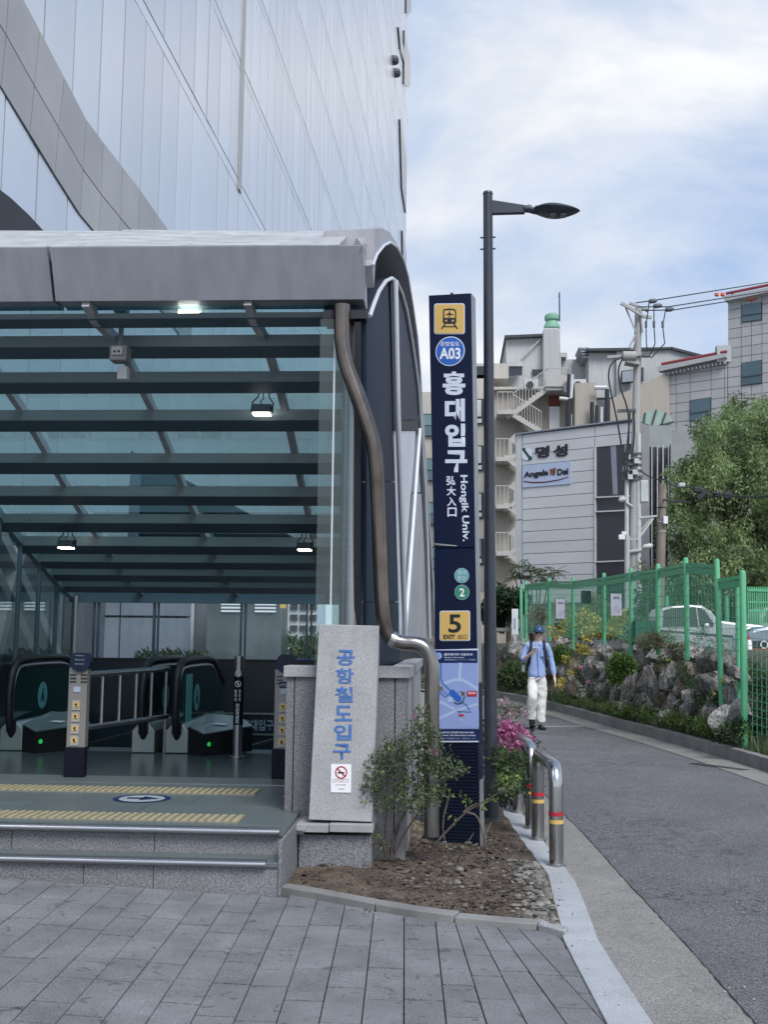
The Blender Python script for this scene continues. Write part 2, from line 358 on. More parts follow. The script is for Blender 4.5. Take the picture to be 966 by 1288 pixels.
def text(body, m, parent, o, ux, uy, bold=0.0, name='lettering', spacing=1.0, lift=.003, keep=False):
    """lettering as flat mesh fitted into the rectangle o, o+ux, o+uy"""
    cu = bpy.data.curves.new(name, 'FONT'); cu.body = body; cu.size = 1; cu.offset = bold; cu.resolution_u = 3; cu.space_line = spacing; cu.align_x = 'CENTER'
    to = bpy.data.objects.new('tmp', cu); COL.objects.link(to)
    dg = bpy.context.evaluated_depsgraph_get(); me = bpy.data.meshes.new_from_object(to.evaluated_get(dg))
    bpy.data.objects.remove(to); bpy.data.curves.remove(cu)
    o = V(o); ux = V(ux); uy = V(uy); n = ux.cross(uy).normalized()
    xs = [v.co.x for v in me.vertices]; ys = [v.co.y for v in me.vertices]
    x0, x1, y0, y1 = min(xs), max(xs), min(ys), max(ys); sx, sy = 1/(x1-x0), 1/(y1-y0)
    for v in me.vertices:
        a, b = (v.co.x-x0)*sx, (v.co.y-y0)*sy
        v.co = o+ux*a+uy*b+n*lift
    me.materials.clear(); me.materials.append(M[m]); me.name = name
    ob = bpy.data.objects.new(name, me); COL.objects.link(ob); setp(ob, parent); return ob
def leafmesh(name, m, clumps, size, parent=None, asp=.5, droop=0.0, seed=1, build=True, mi=0, **pr):
    """many small folded leaves; clumps: (centre, (rx,ry,rz), count)"""
    R = random.Random(seed); vs = []; fs = []
    for c, rr, n in clumps:
        c = V(c)
        for _ in range(n):
            while 1:
                p = V((R.uniform(-1, 1), R.uniform(-1, 1), R.uniform(-1, 1)))
                if p.length <= 1: break
            p = p*(.55+.45*R.random()) if R.random() < .35 else p.normalized()*(.62+.38*R.random())
            q = c+V((p.x*rr[0], p.y*rr[1], p.z*rr[2]))
            d = V((R.gauss(0, 1), R.gauss(0, 1), R.gauss(0, 1)-droop)).normalized()+p*.4; d.normalize()
            s, _t = ortho(d); a = R.uniform(0, 2*pi); s = (s*cos(a)+_t*sin(a)); l = size*R.uniform(.6, 1.35); nn = d.cross(s)
            b = len(vs); vs += [q, q+d*l*.5+s*l*asp*.5+nn*l*.08, q+d*l, q+d*l*.5-s*l*asp*.5+nn*l*.08]; fs.append((b, b+1, b+2, b+3))
    me = bpy.data.meshes.new(name); me.from_pydata([tuple(v) for v in vs], [], fs); me.materials.append(M[m]); me.update()
    ob = bpy.data.objects.new(name, me); COL.objects.link(ob); setp(ob, parent); return props(ob, **pr)
def rockmesh(name, seed, m, sub=3, amp=.28, cuts=14):
    R = random.Random(seed); import bmesh
    bm = bmesh.new(); bmesh.ops.create_icosphere(bm, subdivisions=sub, radius=1)
    pl = [(V((R.gauss(0, 1), R.gauss(0, 1), R.gauss(0, 1))).normalized(), R.uniform(.38, .8)) for _ in range(cuts)]
    off = V((R.uniform(0, 90), R.uniform(0, 90), R.uniform(0, 90)))
    for v in bm.verts:
        p = v.co.copy()
        for n, d in pl:
            e = p.dot(n)-d
            if e > 0: p -= n*e*.97
        p += v.co.normalized()*(noise.noise(p*2.1+off)*amp*.6+noise.noise(p*5.3+off)*amp*.30+abs(noise.noise(p*11+off))*amp*.16)
        v.co = p
    xs = [max(abs(v.co[i]) for v in bm.verts) for i in range(3)]
    for v in bm.verts: v.co = V((v.co.x/xs[0], v.co.y/xs[1], v.co.z/xs[2]))
    me = bpy.data.meshes.new(name); bm.to_mesh(me); bm.free(); me.materials.append(M[m])
    me.polygons.foreach_set('use_smooth', [True]*len(me.polygons)); me.set_sharp_from_angle(angle=radians(28)); return me
Z = V((0, 0, 1)); X = V((1, 0, 0)); Y = V((0, 1, 0))
# ================================================================== GROUND
def lerp(a, b, t): return a+(b-a)*t
def interp(x, P):
    if x <= P[0][0]: return P[0][1]
    for (a, b), (c, d) in zip(P, P[1:]):
        if x <= c: return lerp(b, d, (x-a)/(c-a))
    return P[-1][1]
MB().poly([(-900, -900, -.06), (900, -900, -.06), (900, 900, -.06), (-900, 900, -.06)]).build('ground', 'gutter', kind='structure')
def strip(name, m, A, B, z, **pr):
    b = MB()
    for i in range(len(A)-1): b.poly([(*A[i], z), (*A[i+1], z), (*B[i+1], z), (*B[i], z)][::-1])
    return b.build(name, m, **pr)
# kerbstone edges (X as a function of Y), gutter edge
KL = [(-6, .62), (4.0, .62), (4.9, .68), (6.5, .645), (8.2, .70), (10, .56), (12, .45), (15, .25), (20, -.1), (32, -.8)]
KL = [(-6, .9), (4.3, .72), (4.97, .71), (6.5, .645), (7.4, .67), (8.2, .70), (10, .56), (12, .45), (15, .25), (20, -.1), (32, -.8)]
KR = [(y, x+.20) for y, x in KL]; KR[2] = (4.97, .915); KR[1] = (4.3, .98); KR[3] = (6.5, .84); KR[5] = (8.2, .885)
AL = [(-6, 1.4), (4.88, 1.38), (6.3, 1.34), (8.4, 1.24), (10, 1.18), (11, 1.12), (15, .9), (20, .55), (32, -.2)]
ys = [-6, 0, 4.3, 4.97, 5.7, 6.5, 7.4, 8.2, 9, 10, 11, 12, 13.5, 15, 17, 20, 25, 32]
kl = [(interp(y, KL), y) for y in ys]; kr = [(interp(y, KR), y) for y in ys]; al = [(interp(y, AL), y) for y in ys]
RK = [gz(x, y) for x, y in ((560, 869), (626, 877.5), (660, 884), (691, 892), (730, 902.5), (770, 914.5), (815, 926), (860, 938.5), (912, 953.5), (966, 970.5), (1060, 1001), (1250, 1070))]
RK = [V((RK[0].x-8, RK[0].y+14, 0))]+RK
def offs(P, d):
    o = []
    for i, p in enumerate(P):
        t = (P[min(i+1, len(P)-1)]-P[max(i-1, 0)]).normalized(); n = V((-t.y, t.x, 0)); o.append(p+n*d)
    return o
RKi = offs(RK, .14); RG = offs(RK, -.50)
# which side is "away from the road": check
if (RKi[5]-RK[5]).x < 0: RKi = offs(RK, -.14); RG = offs(RK, .50); SGN = -1
else: SGN = 1
rb = MB(); poly = [(x, y, -.010) for x, y in al]+[(p.x, p.y, -.010) for p in RG[1:]]+[(9, -6, -.01)]
bm_pts = poly
rb.poly(bm_pts[::-1]); rb.build('road', 'asphalt', kind='structure')
gut = strip('gutter_strip', 'gutter', kr, al, -.004, kind='structure')
b = MB(); R = random.Random(2); y_ = 4.0; pts_ = []
while y_ < 24: pts_.append((interp(y_, AL)+R.uniform(-.004, .004), y_, R.uniform(.002, .007))); y_ += R.uniform(.03, .09)
for p, q in zip(pts_, pts_[1:]): b.poly([(p[0]-p[2], p[1], -.0015), (p[0]+p[2], p[1], -.0015), (q[0]+q[2], q[1], -.0015), (q[0]-q[2], q[1], -.0015)])
b.build('tar_seam', 'seam', kind='structure')
b = MB()
for i in range(len(RK)-1): b.poly([(RK[i].x, RK[i].y, -.004), (RG[i].x, RG[i].y, -.004), (RG[i+1].x, RG[i+1].y, -.004), (RK[i+1].x, RK[i+1].y, -.004)])
b.build('far_gutter', 'gutter', kind='structure')
b = MB(); a0, a1 = gz(655, 914), gz(740, 913.2); 
for i in range(22):
    p = lerp(a0, a1, i/22); q = lerp(a0, a1, (i+.75)/22); t = V((0, .10, 0)); b.poly([p+Z*-.004, q+Z*-.004, q+t+Z*-.004, p+t+Z*-.004])
b.build('road_line', 'white', kind='structure')
# manhole strip by the kerb
b = MB(); c = gz(905, 964, -.002); b.box(c, (.9, .16, .004), Matrix.Rotation(-.95, 3, 'Z')); b.build('drain_cover', 'joint', kind='structure')
# left kerbstones, one piece per stone
kerb = T('kerb_line', None, None); kerb['kind'] = 'structure'; del kerb['kind']; props(kerb, kind='structure')
yy = 3.6; R = random.Random(4)
while yy < 13:
    y2 = yy+.99; Ys = [yy+.004, yy+.5, y2-.004]
    P = [(interp(y, KL), y, -.05) for y in Ys]+[(interp(y, KR), y, -.05) for y in Ys[::-1]]
    MB().prism(P, (0, 0, .062+R.uniform(-.002, .002))).build('kerbstone', 'kerbstone', kerb, bevel=.004)
    yy = y2
# right kerb stones with a raised face
rk = T('raised_kerb', None, None); props(rk, kind='structure')
def along(P, s):
    for a, b_ in zip(P, P[1:]):
        l = (b_-a).length
        if s <= l: return a.lerp(b_, s/l)
        s -= l
    return P[-1]
tot = sum((b_-a).length for a, b_ in zip(RK, RK[1:])); s = 0
totI = sum((b_-a).length for a, b_ in zip(RKi, RKi[1:]))
while s < tot-1:
    e = min(s+1.0, tot); k = totI/tot
    P = [along(RK, s+.006), along(RK, e-.006), along(RKi, (e-.006)*k), along(RKi, (s+.006)*k)]
    MB().prism([V((p.x, p.y, -.05)) for p in P], (0, 0, .22)).build('kerbstone', 'kerbold', rk, bevel=.008)
    s = e
# ---- pavement of small granite setts
def zg(x): return max(0.0, -1.1-x)*.045
b = MB(); b.poly([(-1.1, 4.0, -.018), (1.0, 4.0, -.018), (.95, 7, -.018), (.95, 13, -.018), (-1.1, 13, -.018)]); b.poly([(-3.7, 4.0, zg(-3.7)-.018), (-1.1, 4.0, -.018), (-1.1, 8, -.018), (-3.7, 8, zg(-3.7)-.018)])
pav = b.build('pavement', 'joint', kind='structure')
b = MB(); b.poly([(-9, -6, -.002), (.88, -6, -.002), (.80, 4.33, -.002), (-1.1, 4.33, -.002), (-9, 4.33, -.002)]); b.poly([(-9, 4.33, zg(-9)+.002), (-3.35, 4.33, zg(-3.35)+.002), (-3.35, 7.44, zg(-3.35)+.002), (-9, 7.44, zg(-9)+.002)]); b.poly([(-30, -6, .003), (-9, -6, .003), (-9, 7.44, .36), (-30, 7.44, .36)])
b.build('outer_pavement', 'paver', kind='structure')
def clip(P, a, n):                            # keep side where (p-a).n >= 0
    o = []
    for i in range(len(P)):
        p, q = P[i], P[(i+1) % len(P)]; dp, dq = (p-a).dot(n), (q-a).dot(n)
        if dp >= 0: o.append(p)
        if dp*dq < 0: o.append(p.lerp(q, dp/(dp-dq)))
    return o
BED = [gz(x, y) for x, y in ((352, 1124), (395, 1131), (472, 1146), (525, 1155), (572, 1161), (625, 1166), (677, 1170), (712, 1180))]
R = random.Random(11)
def colx(c, y):                               # joint line of a column of setts
    x0 = c*.188; sl = -.04-.0*x0
    if x0 > .0: sl -= .14*min(1, x0/.75)
    if x0 < -1.6: sl += -.02*(-1.6-x0)
    return x0+sl*(y-4.9)
cols = range(-17, 9)
for c in cols:
    y = 4.35-R.uniform(0, .3)
    while y < 7.6:
        l = R.choice([.27, .36, .36, .46, .5]); y2 = y+l; g = .0035
        h_ = .0055; P = [V((colx(c, y)+g, y+h_, 0)), V((colx(c+1, y)-g, y+h_+R.uniform(-.002, .002), 0)), V((colx(c+1, y2)-g, y2-h_, 0)), V((colx(c, y2)+g, y2-h_+R.uniform(-.002, .002), 0))]
        y = y2; m = sum(P, V())/4
        if m.x < -1.14+.02: P = clip(P, V((0, 7.43, 0)), V((0, -1, 0)))
        else:
            for p, q in zip(BED, BED[1:]):
                if p.x <= m.x < q.x or (q is BED[-1] and m.x >= p.x): t = q-p; P = clip(P, p, V((t.y, -t.x, 0)).normalized())
        for p, q in zip(kl, kl[1:]):
            if p[1] <= m.y < q[1] and len(P) > 2: t = V((q[0]-p[0], q[1]-p[1], 0)); P = clip(P, V((*p, 0)), V((-t.y, t.x, 0)).normalized())
        if len(P) < 3: continue
        A = sum((P[i].x*P[(i+1) % len(P)].y-P[(i+1) % len(P)].x*P[i].y) for i in range(len(P)))/2
        if abs(A) < .0015 or colx(c+1, m.y)-colx(c, m.y) < .03: continue
        h = R.uniform(-.0022, .0022)
        MB().prism([V((p.x, p.y, zg(p.x)-.05)) for p in P], (0, 0, .05+h)).build('paver', 'paver', pav)
# ---- planting bed
bk = T('bed_kerb', None, None); props(bk, kind='structure')
cuts = [0, 2, 4, 6, 7]
for i, j in zip(cuts, cuts[1:]):
    P = BED[i:j+1]; P2 = [p+V((.03, .115, 0)) for p in P]
    sh = V((.005, -.002, 0))
    MB().prism([V((p.x, p.y, -.05)) for p in P[:-1]+[P[-1]-(P[-1]-P[-2]).normalized()*.01]+P2[::-1]], (0, 0, .095 if i < 4 else .085)).build('kerbstone', 'granite_light' if i >= 6 else 'kerbold', bk, bevel=.006)
def bedfront(x): return interp(x, [(p.x, p.y+.10) for p in BED])
def soilz(x, y):
    t = min(1, max(0, (y-7.0)/2.2)); n = noise.noise(V((x*3, y*3, 0)))*.022+noise.noise(V((x*9, y*9, 2)))*.012
    return .02+.035*t*(1-.6*max(0, min(1, (x-.2)/.5)))+n*(1 if y > bedfront(x)+.1 else .3)
vs = []; fs = []; NX, NY = 60, 110
for j in range(NY+1):
    for i in range(NX+1):
        u, v = i/NX, (j/NY)**1.3; x = -1.16+u*(.66+1.16); y = lerp(bedfront(x), 13.5, v); x = -1.16+u*(interp(y, KL)+.005+1.16); vs.append((x, y, soilz(x, y)))
for j in range(NY):
    for i in range(NX): a = j*(NX+1)+i; fs.append((a, a+1, a+NX+2, a+NX+1))
MB().add(vs, fs).build('soil', 'soil', smooth=True, kind='structure')
# litter, chips and pebbles on the soil (uncountable)
R = random.Random(5); b = MB()
for k in range(5600):
    x = R.uniform(-1.1, .66); y = bedfront(x)+.02+abs(R.gauss(0, 1))*1.5 if R.random() < .8 else R.uniform(7, 11)
    if x > interp(y, KL)-.02: continue
    dens = (.10+.75*min(1, max(0, (x+.75)/.8)))*(.35+1.3*max(0, noise.noise(V((x*2.6, y*2.6, 5)))+.35))*(1.25 if y > 7.6 else .75)
    if R.random() > dens: continue
    s = R.uniform(.005, .018)*(1.9 if R.random() < .12 else 1); z = soilz(x, y)
    M3 = Matrix.Rotation(R.uniform(0, 6.3), 3, 'Z') @ Matrix.Rotation(R.gauss(0, .35), 3, 'X') @ Matrix.Rotation(R.gauss(0, .3), 3, 'Y')
    el_ = R.uniform(.35, .9); pts = [V((cos(a+R.uniform(-.4, .4))*s*R.uniform(.7, 1.5), sin(a)*s*el_*R.uniform(.5, 1.1), 0)) for a in ((0, 1.4, 3.0, 4.5) if R.random() < .6 else (0, 1.2, 2.4, 3.6, 4.9))]
    q = [V((x, y, z+s*.15))+M3 @ p for p in pts]; up_ = M3 @ V((0, 0, s*R.uniform(.08, .45)))
    b.prism(q, up_)
b.build('leaf_litter', 'litter', kind='stuff')
b = MB()
for k in range(620):
    t = R.random()
    if t < .85: y = R.uniform(6.6, 8.6); x = interp(y, KL)-.02-abs(R.gauss(0, .09))
    else: x = R.uniform(-.3, .6); y = R.uniform(bedfront(x)+.05, 9.2)
    if y < bedfront(x): continue
    s = R.uniform(.009, .022)*(1.7 if R.random() < .2 else 1); z = soilz(x, y); c = V((x, y, z+s*.3)); bb = []
    rz = R.uniform(0, 6.3); ex, ey, ez = s*R.uniform(.9, 1.5), s*R.uniform(.7, 1), s*R.uniform(.45, .7)
    for zz, rr in ((-.6, .7), (.1, 1), (.75, .6)):
        for a in range(6):
            an = a*pi/3; p = V((cos(an)*rr*ex, sin(an)*rr*ey, zz*ez)); p.rotate(Matrix.Rotation(rz, 3, 'Z')); bb.append(c+p)
    b.add(bb, [(i, (i+1) % 6, 6+(i+1) % 6, 6+i) for i in range(6)]+[(6+i, 6+(i+1) % 6, 12+(i+1) % 6, 12+i) for i in range(6)]+[(12, 13, 14, 15, 16, 17)])
b.build('pebbles', 'pebble', kind='stuff')
b = MB()
for k in range(150):
    x = R.uniform(-1.0, .6); y = R.uniform(bedfront(x)+.03, 9.4)
    if x > interp(y, KL)-.05: continue
    a = R.uniform(0, 6.28); l = R.uniform(.03, .13); p = V((x, y, soilz(x, y)+.012)); d = V((cos(a), sin(a), R.uniform(-.05, .35)))*l; b.tube([p, p+d*.5+V((R.uniform(-.01, .01), R.uniform(-.01, .01), 0)), p+d], [.0035, .003, .0015], 4)
b.build('fallen_twigs', 'twig', kind='stuff')
b = MB()
for k in range(420):
    y = R.uniform(4.7, 11) if k < 260 else R.uniform(4.7, 16); x = interp(y, KL)+(R.uniform(.02, .8) if k < 260 else R.uniform(.7, 3.2)); s = R.uniform(.002, .007)*(1.8 if R.random() < .06 else 1); z = .012 if x < interp(y, KL)+.2 else -.008
    b.prism([V((x+cos(q+R.uniform(-.3, .3))*s, y+sin(q)*s, z)) for q in (0, 1.5, 3, 4.5)], (0, 0, s*.8))
b.build('grit', 'pebble', kind='stuff')
# ---- steps and platform
PZ = .38; XR_ = -1.12
st = T('entrance_steps', None, None); props(st, kind='structure')
for z0, z1, y0, y1, joints in ((-.05, .195, 7.45, 7.78, (-1.12, -1.95, -2.42, -3.35, -4.3, -5.3, -6.3)), (.19, PZ-.03, 7.72, 8.6, (-1.12, -2.02, -3.02, -4.0, -5.0, -6.2))):
    for a, b2 in zip(joints, joints[1:]):
        MB().box(((a+b2)/2, (y0+y1)/2+.01, (z0+z1)/2), (abs(a-b2)-.006, y1-y0, z1-z0)).build('riser_slab', 'granite', st)
for a, b2 in zip((-1.12, -2.4, -3.7, -5.0, -6.3), (-2.4, -3.7, -5.0, -6.3)):
    MB().box(((a+b2)/2, 7.59, .2), (abs(a-b2)-.004, .29, .03)).build('tread_slab', 'granite_floor', st, bevel=.004)
b = MB()
for y0, z, xr in ((7.435, .205, -1.20), (7.685, PZ-.01, -1.15)):
    b = MB(); b.tube([(xr, y0, z), (-6.3, y0, z)], .020, 10); b.box(((xr-6.3)/2, y0+.035, z+.015), (abs(xr+6.3), .07, .012)); b.build('nosing', 'steel_brushed', st, smooth=True)
MB().box((XR_+.012, 8.1, .15), (.02, 1.3, .40)).build('side_slab', 'granite', st)
pf = T('platform', None, None); props(pf, kind='structure')
MB().box(((-5.3+XR_)/2, 10.35, .155), (4.16, 4.5, .35)).build('platform_base', 'joint', pf)
tile = unitbox('granite_floor', name='floor_slab'); land = unitbox('landing', name='landing_plate')
yrows = [7.71, 7.93, 8.26, 8.75, 9.29, 9.63, 10.05, 10.42]
for a, b2 in zip(yrows, yrows[1:]):
    x = XR_
    o_ = 0 if yrows.index(a) % 2 else .3
    xs = [XR_]+[XR_-.9*i-o_ for i in range(1, 6)]+[-6.3]
    for p, q in zip(xs, xs[1:]):
        piece('floor_slab', tile, ((p+q)/2, (a+b2)/2, PZ-.02), X*(abs(p-q)-.005), Y*(b2-a-.005), Z*.04, pf)
y = 10.42
while y < 12.6:
    piece('landing_plate', land, ((XR_-6.3)/2, y+.27, PZ-.024), X*(6.3+XR_), Y*.535, Z*.04, pf); y += .545
MB().box((-3.2, 9.95, PZ+.002), (4.1, .012, .006)).build('floor_strip', 'steel_brushed', pf)
# tactile paving: one tile per 0.3 m with raised bars
tb = MB(); tb.box((0, 0, .004), (.296, .31, .008))
tb.cur = 1
for k in range(5): tb.box((-.12+.06*k, 0, .0125), (.033, .285, .009))
me = bpy.data.meshes.new('tactile_tile'); me.from_pydata(tb.v, [], tb.f); me.materials.append(M['tactile_base']); me.materials.append(M['tactile']); me.polygons.foreach_set('material_index', tb.mi); me.update()
for y0, xr, n_ in ((8.09, -1.48, 15), (9.46, -1.60, 14)):
    for k in range(n_): link('tactile_tile', me, parent=pf, mw=Matrix.Translation((xr-.15-.3*k, y0, PZ)))
# floor emblem with arrow
em = T('floor_emblem', 'round floor emblem with a dark ring and white arrow on the platform', 'floor sign', (-2.47, 9.02, PZ+.002))
c = V((-2.47, 9.02, PZ+.003)); MB().disc(c, X, Y, .23, 40, ri=.185).build('ring', 'map_head', em); MB().disc(c, X, Y, .183, 40).build('disc', 'emblem_pale', em)
b = MB()
for pts in (((-.12, -.03), (.03, -.03), (.03, .03), (-.12, .03)), ((.0, -.10), (.14, 0), (.0, .10))): b.poly([c+V((p[0], p[1], .003)) for p in pts])
b.build('arrow', 'map_head', em)

# ================================================================== PARAPET, TABLET
pw = T('parapet_wall', 'low grey granite parapet wall behind the stone tablet carrying the glass screen', 'wall', (-.8, 8.6, 0))
xs = [-1.25, -1.185, -.78, -.415, -.325]
for a, b2 in zip(xs, xs[1:]): MB().box(((a+b2)/2, 8.62, .69), (b2-a-.008, .16, 1.38)).build('panel', 'granite', pw, bevel=.003)
MB().box((-.79, 8.64, .69), (.90, .16, 1.36)).build('core', 'joint', pw)
for a, b2 in ((-1.27, -.79), (-.785, -.30)): MB().box(((a+b2)/2, 8.66, 1.425), (b2-a-.004, .30, .085)).build('cap', 'granite_light', pw, bevel=.006)
for a, b2 in ((8.82, 9.9), (9.9, 11.0), (11.0, 12.4)):
    MB().box((-.365, (a+b2)/2, .69), (.09, b2-a-.008, 1.38)).build('panel', 'granite_light', pw)
    MB().box((-.38, (a+b2)/2, 1.42), (.16, b2-a-.004, .08)).build('cap', 'granite_light', pw)
for a, b2 in ((8.82, 9.9), (9.9, 11.0), (11.0, 12.4)):
    MB().box((-1.20, (a+b2)/2, .85), (.08, b2-a-.008, 1.05)).build('panel', 'granite', pw)

tp = V((0, 8.28, 0)); 
TB = [aY(401, 785, 8.34), aY(477, 787, 8.34), aY(468, 1034, 8.22), aY(388, 1031, 8.22)]
tab = T('stone_tablet', 'tall leaning pale granite tablet with blue Korean lettering beside the steps', 'stone sign', (TB[3]+TB[2])/2)
nb = (TB[1]-TB[0]).cross(TB[3]-TB[0]).normalized(); back = -nb if nb.y < 0 else nb
MB().prism(TB, back*.16).build('slab', 'granite_light', tab, bevel=.006)
def onT(px, py): return hp(px, py, TB[0], back)
chars = '공항철도입구'
ts = [817.5, 840.5, 864, 887.5, 911.5, 935.5]
for k, ch in enumerate(chars):
    y0 = ts[k]; cx = 434.5-(k*.95)+.2; hw = 11.2; h = 19.5
    o = onT(cx-hw, y0+h); text(ch, 'blue_paint', tab, o, onT(cx+hw, y0+h)-o, onT(cx-hw+.3, y0)-o, bold=.022, lift=.004)
bs = T('tablet_base', 'low granite block with a thin ledge carrying the leaning tablet', 'plinth', aY(420, 1090, 8.3))
for a, b2 in ((372, 414), (414.5, 470)):
    p, q = aY(a, 1040, 8.2), aY(b2, 1042, 8.2); MB().box(((p.x+q.x)/2, 8.38, (p.z+q.z)/2), (q.x-p.x-.004, .44, .055)).build('ledge', 'granite_light', bs, bevel=.004)
p, q = aY(376, 1046, 8.22), aY(467, 1046, 8.22); MB().box(((p.x+q.x)/2, 8.40, (p.z-.08)/2-.01), (q.x-p.x, .36, p.z+.06)).build('block', 'granite', bs, bevel=.004)
ns = T('no_smoking_sign', 'small white no smoking sign with a red ring on the stone tablet', 'sign', onT(428, 997))
def quadT(pts, t, m, name, par, lift=.0):
    P = [onT(*p)-back*lift for p in pts]; return MB().prism(P, -back*t).build(name, m, par)
quadT(((416.5, 961), (441.8, 961.5), (441.4, 997), (416, 996.5)), .006, 'white', 'plate', ns)
c = onT(429.2, 971.5)-back*.0085; ux = (onT(441, 971.5)-onT(416, 971.3)).normalized(); uy = (onT(429, 960)-onT(429, 990)).normalized()
MB().disc(c, ux, uy, .045, 28, ri=.036).build('ring', 'red_print', ns)
b = MB(); b.poly([c+ux*.033-uy*.026, c+ux*.026-uy*.033, c-ux*.033+uy*.026, c-ux*.026+uy*.033][::-1]); b.build('slash', 'red_print', ns)
b = MB(); c2 = c-back*.001; b.poly([c2-ux*.026-uy*.006, c2+ux*.024-uy*.006, c2+ux*.024+uy*.003, c2-ux*.026+uy*.003]); b.build('cigarette', 'black_print', ns)
for (s_, y0, y1, m_, x0, x1) in (('지하철 금연구역', 979.5, 981.6, 'black_print', 418.5, 438.5), ('흡연시 과태료 부과', 982.3, 984.2, 'red_print', 418, 439), ('No Smoking', 986, 988.4, 'black_print', 422, 435), ('서울교통', 991.5, 993.2, 'black_print', 425, 433)):
    o = onT(x0, y1)-back*.006; text(s_, m_, ns, o, onT(x1, y1)-back*.006-o, onT(x0, y0)-back*.006-o, lift=.001)
b = MB(); p = aY(374, 1047, 8.15); b.tube([p+V((0, .35, .02)), p+V((.0, .0, 0)), p+V((.055, -.02, 0))], .016, 10); b.build('drain_spout', 'steel', smooth=True, label='short steel pipe stub poking out between the steps and the tablet base', category='pipe')

# ================================================================== CANOPY
cy = T('station_canopy', 'steel and glass vaulted canopy over the subway entrance escalators', 'canopy', (-3, 9, 0))
# fascia boxes
def fas(x0, x1):
    P = [aY(x0, 311-.0068*x0, 8.3), aY(x1, 311-.0068*x1, 8.3), aY(x1+(6 if x1 < 100 else 2), 378.3-.0066*x1, 8.42), aY(x0+(0 if x0 < 0 else 7.5), 378.3-.0066*x0, 8.42)]
    back_ = [P[0]+V((0, .42, .0)), P[1]+V((0, .42, 0)), P[2]+V((0, .26, 0)), P[3]+V((0, .26, 0))]
    MB().add(P+back_, [(0, 1, 2, 3)[::-1], (4, 5, 6, 7), (0, 4, 5, 1)[::-1], (3, 2, 6, 7), (0, 3, 7, 4), (1, 5, 6, 2)]).build('fascia', 'fascia', cy, bevel=.006)
fas(-330, 59); fas(62.8, 455.5)
P = [aY(56, 312.5, 8.37), aY(66, 312.5, 8.37), aY(75, 376, 8.49), aY(62, 376, 8.49)]; MB().prism(P, Y*.2).build('joint', 'dark', cy)
# sloping top cladding
def topc(x0, x1, x2, x3):
    P = [aY(x0, 310.5-.0068*x0, 8.32), aY(x1, 310.5-.0068*x1, 8.32), aY(x2, 290.5, 9.05), aY(x3, 289, 9.05)]
    MB().prism(P, V((0, .05, -.10))).build('top_cladding', 'fascia_top', cy)
topc(-300, 97, 154, -230); topc(99, 426, 443, 156)
# roof profile: (Y, photo row of the lower back edge, row of lower front edge, row of top front edge)
PF = [(8.8, 411, 399, 393), (9.4, 449.8, 435, 421), (10.05, 494, 480, 467), (10.7, 542.2, 528, 515), (11.4, 596.2, 581.7, 570), (12.0, 635.5, 624, 611.7), (12.6, 670, 658, 647), (13.2, 697.5, 687, 675.5), (13.75, 716.2, 707.5, 698), (14.2, 732, 724, 716.5), (14.6, 746.2, 738.5, 732)]
XL, XRt = -5.2, -.74
prof = []
for (Yb, yb, yf, yt) in PF:
    zb = aY(300, yb, Yb).z; Yf = Yb-.20; zf = aY(300, yf, Yf).z; zt = aY(300, yt, Yf-.03).z
    b = MB(); b.prism([(XL, Yb, zb), (XL, Yf, zf), (XL, Yf-.03, zt), (XL, Yb-.03, zt-(zf-zb)*.8)], (XRt-XL, 0, 0))
    b.build('purlin', 'purlin', cy)
    # underside shade of each purlin, put in as a darker strip
    b = MB(); b.prism([(XL, Yb-.002, zb-.006), (XL, Yf+.002, zf-.006), (XL, Yf+.002, zf-.001), (XL, Yb-.002, zb-.001)], (XRt-XL, 0, 0)); b.build('purlin_shade', 'purlin_dark', cy)
    prof.append((Yb-.12, zt+.035))
prof = [(8.45, 4.36)]+prof+[(15.0, 2.30)]
rx = [-5.2, -4.2, -2.9, -1.6, -.74]
for x in rx[1:4]:
    for (a, za), (c_, zc) in zip(prof, prof[1:]):
        MB().bar((x, a, za-.045), (x, c_, zc-.045), .060, .085).build('rafter', 'rib', cy)
for i, ((a, za), (c_, zc)) in enumerate(zip(prof, prof[1:])):
    for x0, x1 in zip(rx, rx[1:]):
        MB().poly([(x0+.01, a, za), (x1-.01, a, za), (x1-.01, c_, zc), (x0+.01, c_, zc)]).build('roof_pane', 'roof_glass', cy)
P0, P1 = aY(300, 745, 15), aY(300, 756.5, 15); MB().box(((XL+XRt)/2, 15.02, (P0.z+P1.z)/2), (XRt-XL, .14, abs(P0.z-P1.z)+.06)).build('rear_beam', 'purlin_dark', cy)
# rear glass wall
zt = 2.16; zl = 1.36
mul = [-5.14, -4.83, -4.0, -2.80, -1.86, -1.3]
for x in (-4.83, -4.0, -2.80, -1.9):
    for d in (-.03, .03): MB().box((x+d, 15.02, 1.77), (.022, .05, .84)).build('mullion', 'purlin_dark', cy)
for x0, x1 in zip(mul, mul[1:]): MB().poly([(x0+.04, 15.04, zl), (x1-.04, 15.04, zl), (x1-.04, 15.04, zt), (x0+.04, 15.04, zt)]).build('glass_pane', 'rear_glass', cy)
MB().box((-3.1, 15.02, 1.345), (4.3, .10, .05)).build('bottom_rail', 'dark', cy)
p = aY(94, 790, 14.8); MB().tube([(p.x, 14.8, .38), (p.x, 14.8, 2.2)], .04, 12).build('column', 'steel_brushed', cy, smooth=True)
